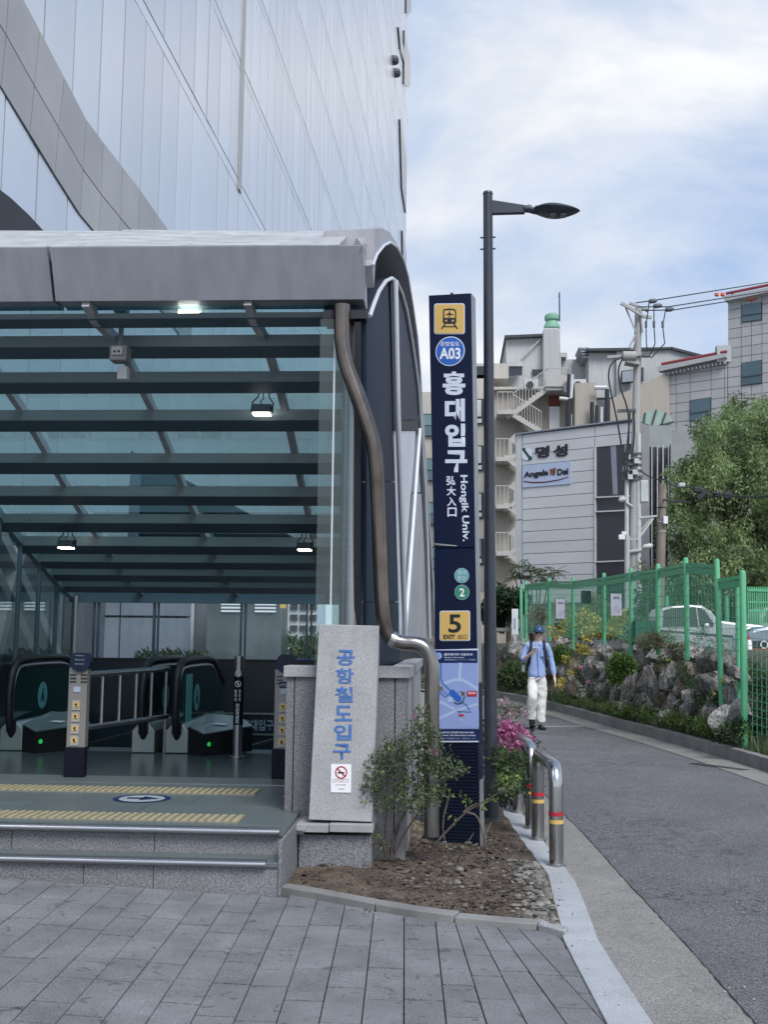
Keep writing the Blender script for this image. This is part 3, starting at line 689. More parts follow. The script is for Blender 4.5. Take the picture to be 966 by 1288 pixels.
# left glass wall with mullions
ly = [15.0, 14.3, 13.65, 13.0, 12.35, 11.7, 10.9, 10.1, 9.3, 8.6]
pz = lambda y: interp(y, prof)-.12
for a, b2 in zip(ly, ly[1:]):
    MB().poly([(-5.14, a-.01, .4), (-5.14, b2+.01, .4), (-5.14, b2+.01, pz(b2)), (-5.14, a-.01, pz(a))]).build('glass_pane', 'side_glass', cy)
    MB().bar((-5.13, a, pz(a)), (-5.13, b2, pz(b2)), .06, .10).build('top_rail', 'purlin', cy)
for a in ly: MB().box((-5.14, a, (.38+pz(a))/2), (.05, .03, pz(a)-.38)).build('mullion', 'purlin_dark', cy)
for (a, za, b2, zb) in ((10.5, 4.6, 15.5, 1.0), (11.8, 4.2, 16.5, .9), (13.2, .3, 14.3, 2.8)): MB().bar((-5.75, a, za), (-5.75, b2, zb), .3, .16).build('brace', 'rib', cy)
# stainless end column and glass wing beside it
MB().tube([(-.775, 8.72, 1.46), (-.775, 8.72, 4.22)], .095, 28).build('end_column', 'steel_brushed', cy, smooth=True)
MB().poly([(-1.02, 8.44, 1.47), (-.80, 8.44, 1.47), (-.80, 8.44, 4.16), (-1.02, 8.44, 4.16)]).build('wing_pane', 'wing_glass', cy)
MB().poly([(-.90, 8.5, 1.47), (-.90, 10.9, 1.47), (-.90, 10.9, 3.4), (-.90, 8.5, 4.16)]).build('wing_pane', 'side_glass', cy)
MB().box((-.905, 8.445, 2.81), (.012, .012, 2.7)).build('wing_edge', 'rib_white', cy)
MB().box((-.83, 8.60, 4.20), (.34, .30, .07)).build('gutter_box', 'dark', cy)
# side wall under the arch (plane running back from the fascia's right end)
sp0 = V((-.66, 8.6, 0)); sdv = V((.08, 1, 0)).normalized(); sn = V((1, -.08, 0)).normalized()
def SP(px, py, off=0): return hp(px, py, sp0, sn)+sn*off
def spoly(pts, m, name, off=0, t=.03):
    P = [SP(*p)+sn*off for p in pts]; return MB().prism(P, -sn*t).build(name, m, cy)
spoly([(461, 402), (467, 386), (474, 368), (482, 356), (488, 352.5), (491, 450), (494, 540), (496.5, 605), (461, 605)], 'navy_panel', 'side_panel')
spoly([(461, 607), (496.6, 607), (501, 756), (461, 756)], 'navy_panel', 'side_panel')
spoly([(461, 758), (501.2, 758), (503, 850), (461, 850)], 'navy_panel', 'side_panel')
MB().prism([SP(*p)-sn*.035 for p in ((459, 405), (488, 354), (503, 372), (515, 425), (524, 488), (527, 540), (536, 700), (539, 848), (459, 848))], -sn*.05).build('side_backing', 'dark', cy)
spoly([(491.5, 353), (503, 371), (509, 391), (514, 422), (519.5, 456), (523.6, 488), (526, 528), (495.5, 528)], 'rib_dark', 'side_panel')
spoly([(495, 529), (527, 529), (527.5, 541), (496, 541)], 'dark', 'cross_beam', .0, .1)
spoly([(497.5, 542), (524, 542), (507, 803), (502.5, 803)], 'rib_white', 'side_panel', -.01)
spoly([(525.5, 547), (530, 619), (518, 619)], 'rib', 'side_panel', -.01); spoly([(517.5, 621), (531, 621), (535, 700), (537.5, 803), (507, 803)], 'rib', 'side_panel', -.01)
inner = [(462, 398), (467, 383), (473.6, 366.5), (482, 354), (490, 350), (496.6, 355), (503, 368.6), (509, 389.6), (514.5, 421), (519.7, 454.6), (524, 486), (526.5, 522), (529, 560), (533, 620), (536, 690), (538.5, 803)]
MB().tube([SP(*p, .02) for p in inner], .018, 8).build('inner_arch', 'rib_white', cy, smooth=True)
MB().tube([SP(*p, .05) for p in ((490.3, 353), (494, 530), (498, 640), (503.5, 803))], .026, 12).build('mast', 'rib_white', cy, smooth=True)
MB().tube([SP(*p, .03) for p in ((524.8, 540), (505.5, 803))], .022, 10).build('strut', 'rib_white', cy, smooth=True)
# outer arch rib: light outer face, white lower lip, dark soffit
outer = [(463.5, 334, 30), (469, 320, 33), (478, 309, 22), (486, 305, 13), (494.5, 311, 6), (503, 327, 4), (509, 348, 3), (515.5, 387, 2.5), (521, 425, 2.2), (525, 471, 2), (527.7, 522, 2), (530, 560, 2), (534, 620, 2), (538.5, 690, 2), (542, 745, 2), (544, 800, 2)]
lo = [SP(x, y, .03) for x, y, h in outer]; hi = []
for i, (x, y, h) in enumerate(outer):
    t = (lo[min(i+1, len(lo)-1)]-lo[max(i-1, 0)]).normalized(); n = sn.cross(t).normalized(); n = n if n.z > 0 or n.y > 0 else -n
    if n.dot(V((0, .6, .4))) < 0: n = -n
    hi.append(lo[i]+n*(h/ (F/lo[i].y)))
for i in range(len(lo)-1):
    q = [lo[i], lo[i+1], hi[i+1], hi[i]]; MB().prism(q, -sn*.42).build('arch_rib', 'rib', cy)
MB().tube([p+sn*.005 for p in lo], .012, 6).build('rib_lip', 'rib_white', cy)
# soffit lining between the outer rib and the inner arch
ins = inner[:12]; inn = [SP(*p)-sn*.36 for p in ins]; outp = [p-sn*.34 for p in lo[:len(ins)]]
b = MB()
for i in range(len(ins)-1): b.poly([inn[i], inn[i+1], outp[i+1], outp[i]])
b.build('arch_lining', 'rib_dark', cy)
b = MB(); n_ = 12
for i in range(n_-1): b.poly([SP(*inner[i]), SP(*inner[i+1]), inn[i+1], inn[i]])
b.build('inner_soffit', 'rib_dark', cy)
spoly([(463, 336), (470, 320), (478, 312), (484, 322), (489, 345), (480, 350), (463, 352)], 'rib', 'gusset', -.2)
P = [aY(462.8, 318, 8.85), aY(466, 312, 8.95), aY(466.5, 383, 8.95), aY(462.8, 388, 8.85)]
MB().prism([aY(455.5, 308, 8.3), aY(443, 292, 9.05), aY(466, 285.5, 9.5), aY(480.5, 285.5, 9.9), aY(470, 305, 9.3), aY(463, 320, 8.85)], V((-.02, .0, -.06))).build('rib_cap', 'rib', cy)
# drain pipe
pp = [(430, 384, 8.42), (430, 405, 8.42), (430.5, 432, 8.42), (435, 458, 8.42), (449, 496, 8.42), (463, 536, 8.42), (471, 562, 8.42), (474, 590, 8.42), (476, 640, 8.42), (479, 730, 8.42), (481, 770, 8.42), (485, 793, 8.42), (493, 805, 8.42), (506, 809, 8.42), (521, 809, 8.42), (533, 813, 8.42), (541, 824, 8.42), (544, 842, 8.42), (543, 900, 8.42), (543, 1052, 8.42)]
PTS = [aY(*p) for p in pp]
def smoothp(P, k=3):
    for _ in range(k):
        Q = [P[0]]
        for a, b2 in zip(P, P[1:]): Q += [a.lerp(b2, .25), a.lerp(b2, .75)]
        P = Q+[P[-1]]
    return P
PS = smoothp(PTS, 2)
dp = T('drain_pipe', 'brown tarnished steel rainwater pipe running down from the canopy corner', 'pipe', (PTS[-1].x, 8.42, .1))
ka = min(range(len(PS)), key=lambda i: (PS[i]-PTS[12]).length)
MB().tube(PS[:ka+1], [lerp(.066, .054, i/ka) for i in range(ka+1)], 16).build('upper_pipe', 'pipe', dp, smooth=True)
MB().tube(PS[ka:], .056, 16).build('lower_elbow', 'pipe_clean', dp, smooth=True)
MB().tube([PS[ka-1]-V((.004, 0, 0)), PS[ka+1]], .060, 16).build('collar', 'steel', dp, smooth=True)
for k, (sx, sy) in enumerate(((474, 575),)): pass
# ================================================================== UNDER THE CANOPY
# floodlights
def flood(px, py, Yd, wpx, label, zb):
    c = aY(px, py, Yd); w = wpx*Yd/F
    t = T('floodlight', label, 'lamp', c, 'floodlights hanging from the canopy roof')
    b = MB(); b.prism([c+V((-w/2, -.07, .0)), c+V((w/2, -.07, 0)), c+V((w/2*.92, -.05, w*.42)), c+V((-w/2*.92, -.05, w*.42))], (0, .16, .02)); b.build('housing', 'lamp_paint', t, bevel=.006)
    b = MB(); b.prism([c+V((-w*.40, -.062, -.002)), c+V((w*.40, -.062, -.002)), c+V((w*.40, .075, -.002)), c+V((-w*.40, .075, -.002))], (0, 0, -.012)); b.build('lens', 'led_white', t)
    b = MB(); b.tube([c+V((-w*.48, 0, w*.2)), c+V((-w*.46, 0, w*.55)), c+V((-w*.2, 0, w*.80)), c+V((-w*.1, .02, zb))], .007, 6); b.tube([c+V((w*.48, 0, w*.2)), c+V((w*.56, 0, w*.45)), c+V((w*.35, 0, w*.8)), c+V((w*.3, .02, zb))], .007, 6)
    b.tube([c+V((0, .03, w*.4)), c+V((-.02, .03, w*.6)), c+V((.01, .03, w*.75)), c+V((0, .03, zb))], .006, 6); b.build('bracket', 'dark', t)
    return t
flood(238.5, 394, 8.72, 33, 'floodlight close under the middle of the canopy fascia', .12)
flood(329, 520, 10.3, 27, 'middle floodlight hanging below the glass roof between two purlins', .26)
flood(82.5, 688.5, 12.6, 21, 'leftmost lit floodlight hanging low near the glass side wall', .25)
flood(383, 691, 12.6, 20, 'lower right floodlight hanging near the drain pipe', .25)
# camera box on a drop pole
cz = T('ceiling_camera', 'grey camera box hanging on a drop pole under the canopy roof', 'camera', aY(151, 392, 9.0), )
b = MB(); a, c = aY(152.5, 388, 9.0), aY(152, 436, 9.0); b.box((a+c)/2, (.035, .035, (a-c).length)); b.build('drop_pole', 'purlin', cz)
a = aY(152.5, 391, 9.0); MB().box(a, (.11, .10, .04)).build('mount', 'purlin', cz)
a = aY(151, 446, 9.0); MB().box(a, (.145, .15, .13)).build('housing', 'post_body', cz, bevel=.008); MB().box(a+V((-.0, -.09, .01)), (.09, .03, .07)).build('front_plate', 'box_grey', cz, bevel=.004)
b = MB(); 
for d in (-.018, .018): b.disc(a+V((d, -.108, .0)), X, Z, .011, 12)
b.build('lens', 'dark', cz); a = aY(155, 470, 9.0); MB().box(a, (.085, .09, .11)).build('lower_box', 'box_grey', cz, bevel=.006)
b = MB(); a = aY(141, 442, 9.0); b.bar(a, a+V((-.07, 0, .01)), .01, .01); b.build('aerial', 'dark', cz)

# guide posts with round heads
def guide_post(px, ybase, label, extra):
    g = gz(px, ybase, PZ); t = T('guide_post', label, 'post', g, 'guide posts in front of the escalators'); Yd = g.y; s = F/Yd
    def seg(x0, x1, z0, z1, m, name, dy=.10, lean=.0):
        P = [V((g.x+x0, Yd-.05, z0)), V((g.x+x1, Yd-.05, z0)), V((g.x+x1+lean*(z1-z0), Yd-.05, z1)), V((g.x+x0+lean*(z1-z0), Yd-.05, z1))]
        return MB().prism(P, (0, dy, 0)).build(name, m, t, bevel=.008)
    seg(-.100, .088, PZ, PZ+.275, 'post_black', 'base')
    seg(-.086, .090, PZ+.27, PZ+1.0, 'post_body', 'body')
    c = V((g.x+.025, Yd-.075, PZ+1.06)); R_ = .098
    P = [c+V((cos(a)*R_*(1.0), 0, sin(a)*R_*1.0)) for a in [pi*2*k/32 for k in range(32)]]
    P = [V((p.x, p.y, min(p.z, c.z+.078))) for p in P]
    MB().prism(P, (0, .07, 0)).build('head', 'head_blue', t)
    b = MB()
    for k in range(3):
        for d in (-.048, .052): b.box((g.x+.008+d, Yd-.053, PZ+.935-.032*k), (.058, .012, .010))
    b.build('slots', 'dark', t)
    MB().box((g.x+.0, Yd-.053, PZ+.80), (.065, .01, .05)).build('label_plate', 'print_soft', t)
    for k in range(4):
        cz_ = PZ+.655-.107*k; cx_ = g.x-.002-.002*k
        MB().box((cx_, Yd-.054, cz_), (.078, .010, .088)).build('pictogram', 'plate_grey', t)
        MB().disc((cx_, Yd-.061, cz_+.004), X, Z, .029, 20).build('pictogram_disc', 'yellow_sign', t)
        b = MB(); b.disc((cx_, Yd-.063, cz_+.006), X, Z, .013, 10, pi*.1*k, pi*(1.3+.15*k)); b.box((cx_+.004, Yd-.063, cz_-.012), (.022, .002, .007)); b.build('figure', 'black_print', t)
    if extra:
        MB().box((g.x+.01, Yd-.056, PZ+.86), (.10, .010, .055)).build('blue_plate', 'map_head', t)
        o = V((g.x-.032, Yd-.063, PZ+.846)); text('나가는 곳', 'white', t, o, X*.084, Z*.028, lift=.002)
    else:
        for k, s_ in enumerate(('이용안내', 'Please hold', 'the handrail')):
            o = V((g.x-.022, Yd-.079, PZ+1.105-.038*k)); text(s_, 'print_soft', t, o, X*.085, Z*.014, lift=.002)
    return t
guide_post(94.5, 977, 'left guide post with a dark round head and four yellow pictograms', False)
guide_post(355.5, 979, 'right guide post with a small blue plate half hidden by the parapet wall', True)
# no-entry bollard
g = gz(298, 953, PZ); t = T('steel_bollard', 'slim steel bollard with white no entry lettering before the right escalator', 'bollard', g)
b = MB(); b.lathe(g, [(.085, 0), (.085, .02), (.05, .022), (.052, 1.05), (.052, 1.06), (.054, 1.062), (.054, 1.085), (.02, 1.09)], 24); b.build('post', 'steel_brushed', t, smooth=True)
b = MB(); b.lathe(g+Z*.35, [(.0535, 0), (.0535, .52)], 24); b.build('sleeve', 'post_black', t, smooth=True)
for k, zc in enumerate((.90, .79)):
    c = g+V((0, -.058, zc)); MB().disc(c, X, Z, .034, 24, ri=.027).build('ring', 'white', t); b = MB(); b.bar(c+V((-.022, -.001, .022)), c+V((.022, -.001, -.022)), .004, .006); b.bar(c+V((-.004, 0, .015)), c+V((.004, 0, -.015)), .004, .012); b.build('slash', 'white', t)
o = g+V((-.036, -.057, .60)); text('휠\n체\n어', 'white', t, o, X*.026, Z*.13, bold=.01); o = g+V((.010, -.057, .60)); text('유\n모\n차', 'white', t, o, X*.026, Z*.13, bold=.01)
o = g+V((-.02, -.057, .36)); text('진\n입\n금\n지', 'white', t, o, X*.042, Z*.22, bold=.02)
# escalators
def esc(Xa, Xb, label):
    Y0 = 12.35; t = T('escalator', label, 'escalator', ((Xa+Xb)/2, Y0, PZ), 'escalators going down into the station')
    for Xc in (Xa, Xb):
        zt_ = PZ+1.02; path = [(Y0+.14, PZ+.16), (Y0+.03, PZ+.32), (Y0, PZ+.55), (Y0+.03, PZ+.80), (Y0+.14, PZ+.97), (Y0+.32, zt_), (Y0+1.7, zt_), (Y0+2.0, zt_-.06), (Y0+2.5, zt_-.34)]
        P = smoothp([V((Xc, y, z)) for y, z in path], 2)
        MB().tube(P, .045, 10).build('handrail', 'rubber', t, smooth=True)
        inn_ = [V((Xc, y_, z_)) for y_, z_ in [(Y0+.20, PZ+.20), (Y0+.10, PZ+.34), (Y0+.075, PZ+.55), (Y0+.10, PZ+.78), (Y0+.19, PZ+.90), (Y0+.33, PZ+.945), (Y0+1.68, PZ+.945), (Y0+1.95, PZ+.89), (Y0+2.45, PZ+.62)]]
        I = smoothp(inn_, 2); MB().tube(I, .027, 8).build('trim', 'steel_brushed', t, smooth=True)
        MB().prism([p+V((-.008, 0, 0)) for p in I]+[V((Xc-.008, Y0+2.5, PZ-.1)), V((Xc-.008, Y0+.3, PZ-.1))], (.016, 0, 0)).build('balustrade_panel', 'esc_glass', t)
        MB().prism([V((Xc-.13, Y0+.10, PZ)), V((Xc+.13, Y0+.10, PZ)), V((Xc+.13, Y0+.10, PZ+.24)), V((Xc+.06, Y0+.10, PZ+.32)), V((Xc-.06, Y0+.10, PZ+.32)), V((Xc-.13, Y0+.10, PZ+.24))], (0, 2.3, 0)).build('skirt', 'esc_metal', t, bevel=.01)
        MB().box((Xc, Y0+.098, PZ+.27), (.11, .02, .14)).build('handrail_inlet', 'rubber', t)
        c = V((Xc+.012, Y0+1.0, PZ+.57)); MB().disc(c, Y, Z, .16, 28).build('round_sticker', 'teal_print', t)
        b = MB(); b.disc(c+V((.003, 0, .06)), Y, Z, .025, 10); b.poly([c+V((.003, -.02, .03)), c+V((.003, .02, .03)), c+V((.003, .07, -.08)), c+V((.003, .04, -.09)), c+V((.003, 0, -.03)), c+V((.003, -.05, -.09)), c+V((.003, -.07, -.08))]); b.build('sticker_figure', 'esc_glass', t)
    # console on the right of the left balustrade
    x0 = Xa+.13; w_ = .44
    P = [V((x0, Y0+.15, PZ)), V((x0+w_*.35, Y0-.12, PZ)), V((x0+w_*.35, Y0-.12, PZ+.20)), V((x0, Y0+.15, PZ+.26))]
    b = MB(); top = [V((x0, Y0+.10, PZ+.28)), V((x0+w_*.5, Y0-.1, PZ+.22)), V((x0+w_*1.5, Y0+.45, PZ+.27)), V((x0+w_*.9, Y0+1.0, PZ+.34)), V((x0, Y0+1.0, PZ+.36))]
    bot = [V((p.x, p.y, PZ)) for p in top]; n_ = 5
    b.add(bot+top, [tuple(range(n_))[::-1], tuple(range(n_, 2*n_))]+[(i, (i+1) % n_, n_+(i+1) % n_, n_+i) for i in range(n_)]); b.build('console', 'rubber', t)
    tp_ = [p+Z*.006 for p in top]; MB().prism(tp_, (0, 0, .012)).build('console_lid', 'esc_metal', t)
    c = (top[1]+top[3])/2+V((-.02, -.05, .03)); MB().poly([c+V((-.08, -.03, -.003)), c+V((.06, -.06, -.01)), c+V((.10, .02, .0)), c+V((-.04, .05, .006))]).build('notice_sticker', 'white', t)
    c = (bot[1]+bot[2])/2*.2+bot[1]*.8; dirv = (bot[2]-bot[1]).normalized(); nn = V((dirv.y, -dirv.x, 0)); MB().disc(c+Z*.12+nn*.006, dirv, Z*1, .026, 16).build('green_light', 'led_green', t)
    MB().bar(bot[2]+V((-.02, .0, .05)), bot[2]+V((.45, .9, .16)), .03, .03).build('low_rail', 'steel', t)
    st_ = MB()
    for k in range(6): st_.box(((Xa+Xb)/2, Y0+.55+.4*k+.2, PZ-.03-.06*k-.1), (Xb-Xa-.2, .39, .2))
    st_.build('step', 'esc_metal', t)
    return t
esc(-4.93, -3.42, 'left escalator with black handrails going down below the left glass wall')
esc(-3.04, -1.50, 'right escalator with black handrails and a teal notice beside the steel bollard')
# notice on right escalator glass
MB().box((-3.02, 12.9, PZ+.56), (.006, .30, .60)).build('escalator_notice', 'teal_print', label='tall pale teal notice stuck on the right escalator glass', category='notice')
# guard rail between
t = T('guard_rail', 'steel guard rail with upright bars between the two escalators', 'railing', (-3.35, 11.5, PZ))
def gr(y, z): return V((lerp(-3.52, -3.17, (y-10.5)/2.0), y, z))
MB().tube([gr(10.45, PZ+.92), gr(12.5, PZ+.93)], .032, 10).build('top_rail', 'steel_brushed', t, smooth=True); MB().tube([gr(10.45, PZ+.42), gr(12.5, PZ+.40)], .026, 10).build('lower_rail', 'steel_brushed', t, smooth=True)
for k in range(6): y = 10.6+.37*k; MB().tube([gr(y, PZ+.41 if k not in (0, 5) else PZ), gr(y, PZ+.92)], .018, 8).build('bar', 'steel_brushed', t, smooth=True)
# dark far wall of the shaft with station name
t = T('shaft_wall', 'dark navy wall at the back of the escalator shaft with white station name', 'wall', (-3.1, 15.0, 0))
MB().box((-3.2, 15.02, .5), (4.6, .16, 1.64)).build('panel', 'void', t)
for zc in (1.7-(897-799)*14.93/F, 1.7-(922.5-799)*14.93/F): MB().box((-2.4, 14.925, zc), (2.7, .03, .02)).build('rail_line', 'esc_metal', t)
o = aY(305, 919, 14.93); text('홍대입구역', 'print_soft', t, o, aY(353, 919, 14.93)-o, aY(305, 905, 14.93)-o, bold=.012)

# ================================================================== TOWER
tw = T('office_tower', 'tall office tower clad in pale blue metal panels rising above the canopy', 'building', (-6.2, 15, 0))
TA = 6.4; tdir = V((.028, 1, 0)).normalized(); tn = V((1, -.028, 0)).normalized(); tp0 = V((-TA, 0, 0))
def TW(Yd, z, off=0): return V((-TA+.028*Yd, Yd, z))+tn*off
_d = ray(511.5, 200); Yc = TA/(.028-_d.x/_d.y) 
MB().prism([TW(2, -.5, -.08), TW(20.7, -.5, -.08), TW(20.7, 86, -.08), TW(2, 86, -.08)], -tn*30).build('wall', 'tower_joint', tw); MB().prism([TW(20.7, 5.0, -.08), TW(Yc, 5.0, -.08), TW(Yc, 86, -.08), TW(20.7, 86, -.08)], -tn*30).build('wall', 'tower_joint', tw)
pitchY = 1.166; yk = 15.05; floors = [3.0]+[13.3+3.23*j for j in range(-0, 23)]
pm = bpy.data.meshes.new('cladding_panel'); b = MB(); b.box((0, 0, 0), (1, 1, 1)); pm.from_pydata(b.v, [], b.f); pm.materials.append(M['tower_panel']); pm.update()
rest = MB(); bands = MB(); cnt = 0
k0 = int((3-yk)/pitchY)-1
for k in range(k0, 65):
    ya, yb_ = yk+pitchY*k, yk+pitchY*(k+1)
    if yb_ > Yc: break
    for j, z0 in enumerate(floors[:-1]):
        z1 = floors[j+1]; lo_z = z0+(.29 if j else 0)
        if j == 0 and yb_ > 20.7: lo_z = 5.0
        c = (TW(ya, lo_z)+TW(yb_, z1))/2; dy = (yb_-ya)-.04; dz = z1-lo_z-.02
        ytop = 800-(lo_z-1.7)*F/yb_
        vis = ytop > -60 and 565-TA*F/yb_ > -80
        if vis and k < 36 and cnt < 290:
            e_ = rnd.gauss(0, .005); piece('cladding_panel', pm, c, (tn-tdir*e_)*.06, (tdir+tn*e_)*dy, Z*dz, tw); cnt += 1
        else:
            d = (tdir+tn*rnd.gauss(0, .005))*dy/2; e = Z*dz/2; n_ = tn*.03*1.0; q = c+tn*rnd.uniform(-.004, .004); rest.add([q-d-e+n_, q+d-e+n_, q+d+e+n_, q-d+e+n_, q-d-e-n_, q+d-e-n_, q+d+e-n_, q-d+e-n_], [(0, 1, 2, 3), (4, 0, 3, 7), (1, 5, 6, 2), (3, 2, 6, 7), (4, 5, 1, 0)])
rest.build('far_cladding', 'tower_panel', tw, kind='stuff')
for j, z0 in enumerate(floors[1:]):
    MB().prism([TW(2, z0+.015, .0), TW(Yc, z0+.015, 0), TW(Yc, z0+.265, 0), TW(2, z0+.265, 0)], tn*.028).build('floor_band', 'tower_panel', tw)
_d = ray(305, 0); ya = TA/(.028-_d.x/_d.y)
if 1:
    MB().prism([TW(ya-.16, 13.3, .035), TW(ya+.16, 13.3, .035), TW(ya+.16, 85, .035), TW(ya-.16, 85, .035)], tn*.03).build('vertical_fin', 'tower_band', tw)
# curved band of warm grey panels
def WP(px, py, off): return hp(px, py, tp0, tn)+tn*off
U = [(-30, -90), (7, -33), (45, 38), (76, 97), (104, 150), (125, 178), (150, 210), (172, 238), (191, 265), (208, 289), (228, 318), (246, 345)]
Cc = [(-34, -16), (2, 44), (38, 108), (69, 161), (100, 214), (123, 245), (147, 274), (169, 300), (188, 322), (206, 343), (224, 366), (240, 388)]
Lw = [(-40, 52), (-4, 110), (32, 168), (64, 220), (96, 270), (119, 297), (144, 326), (166, 352), (185, 374), (203, 395), (220, 418), (236, 440)]
MB().prism([WP(*p, .032) for p in U]+[WP(*p, .032) for p in Lw[::-1]], tn*.006).build('band_backing', 'tower_joint', tw)
for A_, B_ in ((U, Cc), (Cc, Lw)):
    for i in range(len(A_)-1):
        q = [WP(*p, .040) for p in (A_[i], A_[i+1], B_[i+1], B_[i])]; c = sum(q, V())/4; q = [p+(c-p).normalized()*.016 for p in q]
        MB().prism(q, tn*.016).build('band_panel', 'tower_band', tw)
MB().prism([WP(*p, .10) for p in ((-60, 205), (0, 249), (24, 271), (41, 289), (62, 312), (-60, 340))], tn*.04).build('dark_soffit', 'dark', tw)
# windows near the far corner
for pts in (((499, 34), (506, 62), (506, 78), (501.5, 62)), ((506.5, 38), (514, 75), (514, 110), (506, 106)), ((501, 150), (509.5, 203), (508.5, 268), (503.5, 236)), ((504, 290), (509, 318), (509, 350), (505, 340)), ((509, -20), (515, -20), (515, 17), (509, 17))):
    MB().prism([WP(*p, .04) for p in pts], tn*.12).build('window', 'win_dark', tw)
for p in ((493.5, 76), (496, 92)): c = WP(*p, .1); MB().lathe(c, [(.05, -.3), (.35, -.2), (.4, 0), (.3, .25)], 10).build('light_fitting', 'frame_dark', tw)
# metal walls behind the rear glass
rw = T('rear_building', 'dark grey panelled annex wall seen through the rear glass of the canopy', 'building', (-5, 19, 0))
def wallpanels(x0, x1, Yd, z0, z1, n, m, par):
    for k in range(n):
        a, c = lerp(x0, x1, k/n), lerp(x0, x1, (k+1)/n)
        for za, zb in ((z0, 1.98), (2.0, z1)): MB().box(((a+c)/2, Yd, (za+zb)/2), (c-a-.025, .06, zb-za-.02)).build('wall_panel', m, par)
wallpanels(-6.3, -4.45, 19.0, 0, 2.9, 3, 'rear_panel', rw); MB().box((-5.2, 19.6, 1.4), (2.6, 1.1, 2.8)).build('core', 'tower_joint', rw)
MB().prism([(-4.45, 19.0, 0), (-4.05, 19.5, 0), (-4.05, 19.5, 2.85), (-4.45, 19.0, 2.85)], (-.1, .05, 0)).build('wall_panel', 'tower_panel', rw)
t = T('vent_housing', 'brushed metal vent housing with white louvres behind the rear glass', 'vent housing', (-3.3, 18, 0))
MB().box((-3.32, 18.2, 1.35), (1.22, .7, 2.5)).build('body', 'stainless_wall', t, bevel=.01)
for cx in (-3.52, -2.97):
    for k in range(4): MB().box((cx, 17.83, 2.24-.055*k), (.34, .03, .03)).build('louvre', 'white', t)
leafmesh('hedge', 'leaf_dark', [((x, 16.6, 1.18), (.25, .3, .30), 620) for x in (-4.55, -4.3, -4.05, -3.8)], .08, label='dark green hedge behind the rear glass wall', category='hedge')
leafmesh('hedge', 'leaf_mid', [((x, 19+y_, 1.3), (.3, .4, .45), 560) for x, y_ in ((-2.75, 0), (-2.5, .5), (-2.3, 0))], .10, label='lighter hedge right of the vent housing behind the glass', category='hedge')
ap = T('apartment_block', 'distant white apartment block with dark balcony gaps seen through the rear glass', 'building', aY(385, 800, 140))
a, c = aY(360, 800, 140), aY(400, 800, 140); b = MB(); b.box(((a.x+c.x)/2, 144, 3), (c.x-a.x, 8, 14)); b.build('wall', 'apartment', ap)
for k in range(5):
    for q in range(3):
        xx = lerp(a.x, c.x, (q+.5)/3.3+.08); MB().box((xx, 139.9, 1.2+1.35*k), (.9, .3, .75)).build('balcony', 'frame_dark', ap)
MB().box(aY(356, 761, 17.4), (.09, .05, .10)).build('orange_sign', 'yellow_sign', label='tiny orange sign at the top of the rear glass', category='sign')
MB().box(aY(380, 833, 15.6), (.24, .1, .10)).build('blue_crate', 'blue_print', label='blue plastic crate by the hedge behind the parapet', category='crate')
MB().box(aY(403, 772, 15.6), (.08, .02, .35)).build('poster', 'print_white', label='pale blue poster behind the glass beside the hedge', category='poster')
# ================================================================== PYLON
an = radians(14); PU = V((cos(an), -sin(an), 0)); PN = V((-sin(an), -cos(an), 0)); PV = V((-.0150, 0, 1)).normalized()
PO = gz(547.5, 1060, .05); PW, PH, PD = .372, 4.50, .20
py_ = T('station_pylon', 'tall navy subway pylon sign with white Korean station name and exit number', 'sign pylon', PO)
def PL(px, py, off=0): return hp(px, py, PO, PN)+PN*off
TOPL, TOPR = PL(539.2, 371.5), PL(592.3, 368.6); BL, BR = PO-Z*.1, PL(604, 1064)-Z*.1
MIDL, MIDR = PL(545.9, 689), PL(597.5, 688.5)
def ps(P, vec, m, name, bevel=0): return MB().prism(P, vec).build(name, m, py_, bevel=bevel)
ps([TOPL, TOPR, MIDR, MIDL], -PN*.16, 'pylon', 'upper_panel', .004)
LL, LR = PL(547.4, 934), PL(602.5, 934)
ps([MIDL-PN*.008-Z*.004, MIDR-PN*.008-Z*.004, LR-PN*.008, LL-PN*.008], -PN*.15, 'pylon', 'lower_panel')
b = MB(); nr = 34
for k in range(nr):
    t0, t1 = k/nr, (k+.7)/nr; q = [LL.lerp(BL, t0), LR.lerp(BR, t0), LR.lerp(BR, t1), LL.lerp(BL, t1)]; b.prism(q, -PN*.02)
b.build('ribbed_cladding', 'pylon_rib', py_)
ps([LL-PN*.012, LR-PN*.012, BR-PN*.012, BL-PN*.012], -PN*.14, 'pylon', 'base_core')
ps([TOPR-PN*.012+PU*.004, TOPR-PN*.16+PU*.004, BR-PN*.16+PU*.004, BR-PN*.012+PU*.004], -PU*.010, 'pylon_side', 'side_trim')
ps([TOPL-PN*.16, TOPR-PN*.16, BR-PN*.16, BL-PN*.16], -PN*.015, 'pylon_side', 'back_trim')
b = MB(); b.tube([TOPL.lerp(TOPR, .5)-PN*.08, TOPL.lerp(TOPR, .5)-PN*.08+Z*.035], .012, 8); b.build('top_bolt', 'dark', py_)
def rect(x0, y0, x1, y1, m, name, off, par=None, rad=0.0, t=.002, skew=0):
    o = PL(x0, y1, off); ux = PL(x1, y1, off)-o; uy = PL(x0, y0, off)-o; w_, h_ = ux.length, uy.length; ux.normalize(); uy.normalize()
    if rad:
        pts = []
        for cx, cy_, a0 in ((w_-rad, h_-rad, 0), (rad, h_-rad, 90), (rad, rad, 180), (w_-rad, rad, 270)):
            for q in range(6): a = radians(a0+18*q); pts.append(o+ux*(cx+rad*cos(a))+uy*(cy_+rad*sin(a)))
    else: pts = [o, o+ux*w_, o+ux*w_+uy*h_, o+uy*h_]
    return MB().prism(pts, PN*t).build(name, m, par or py_)
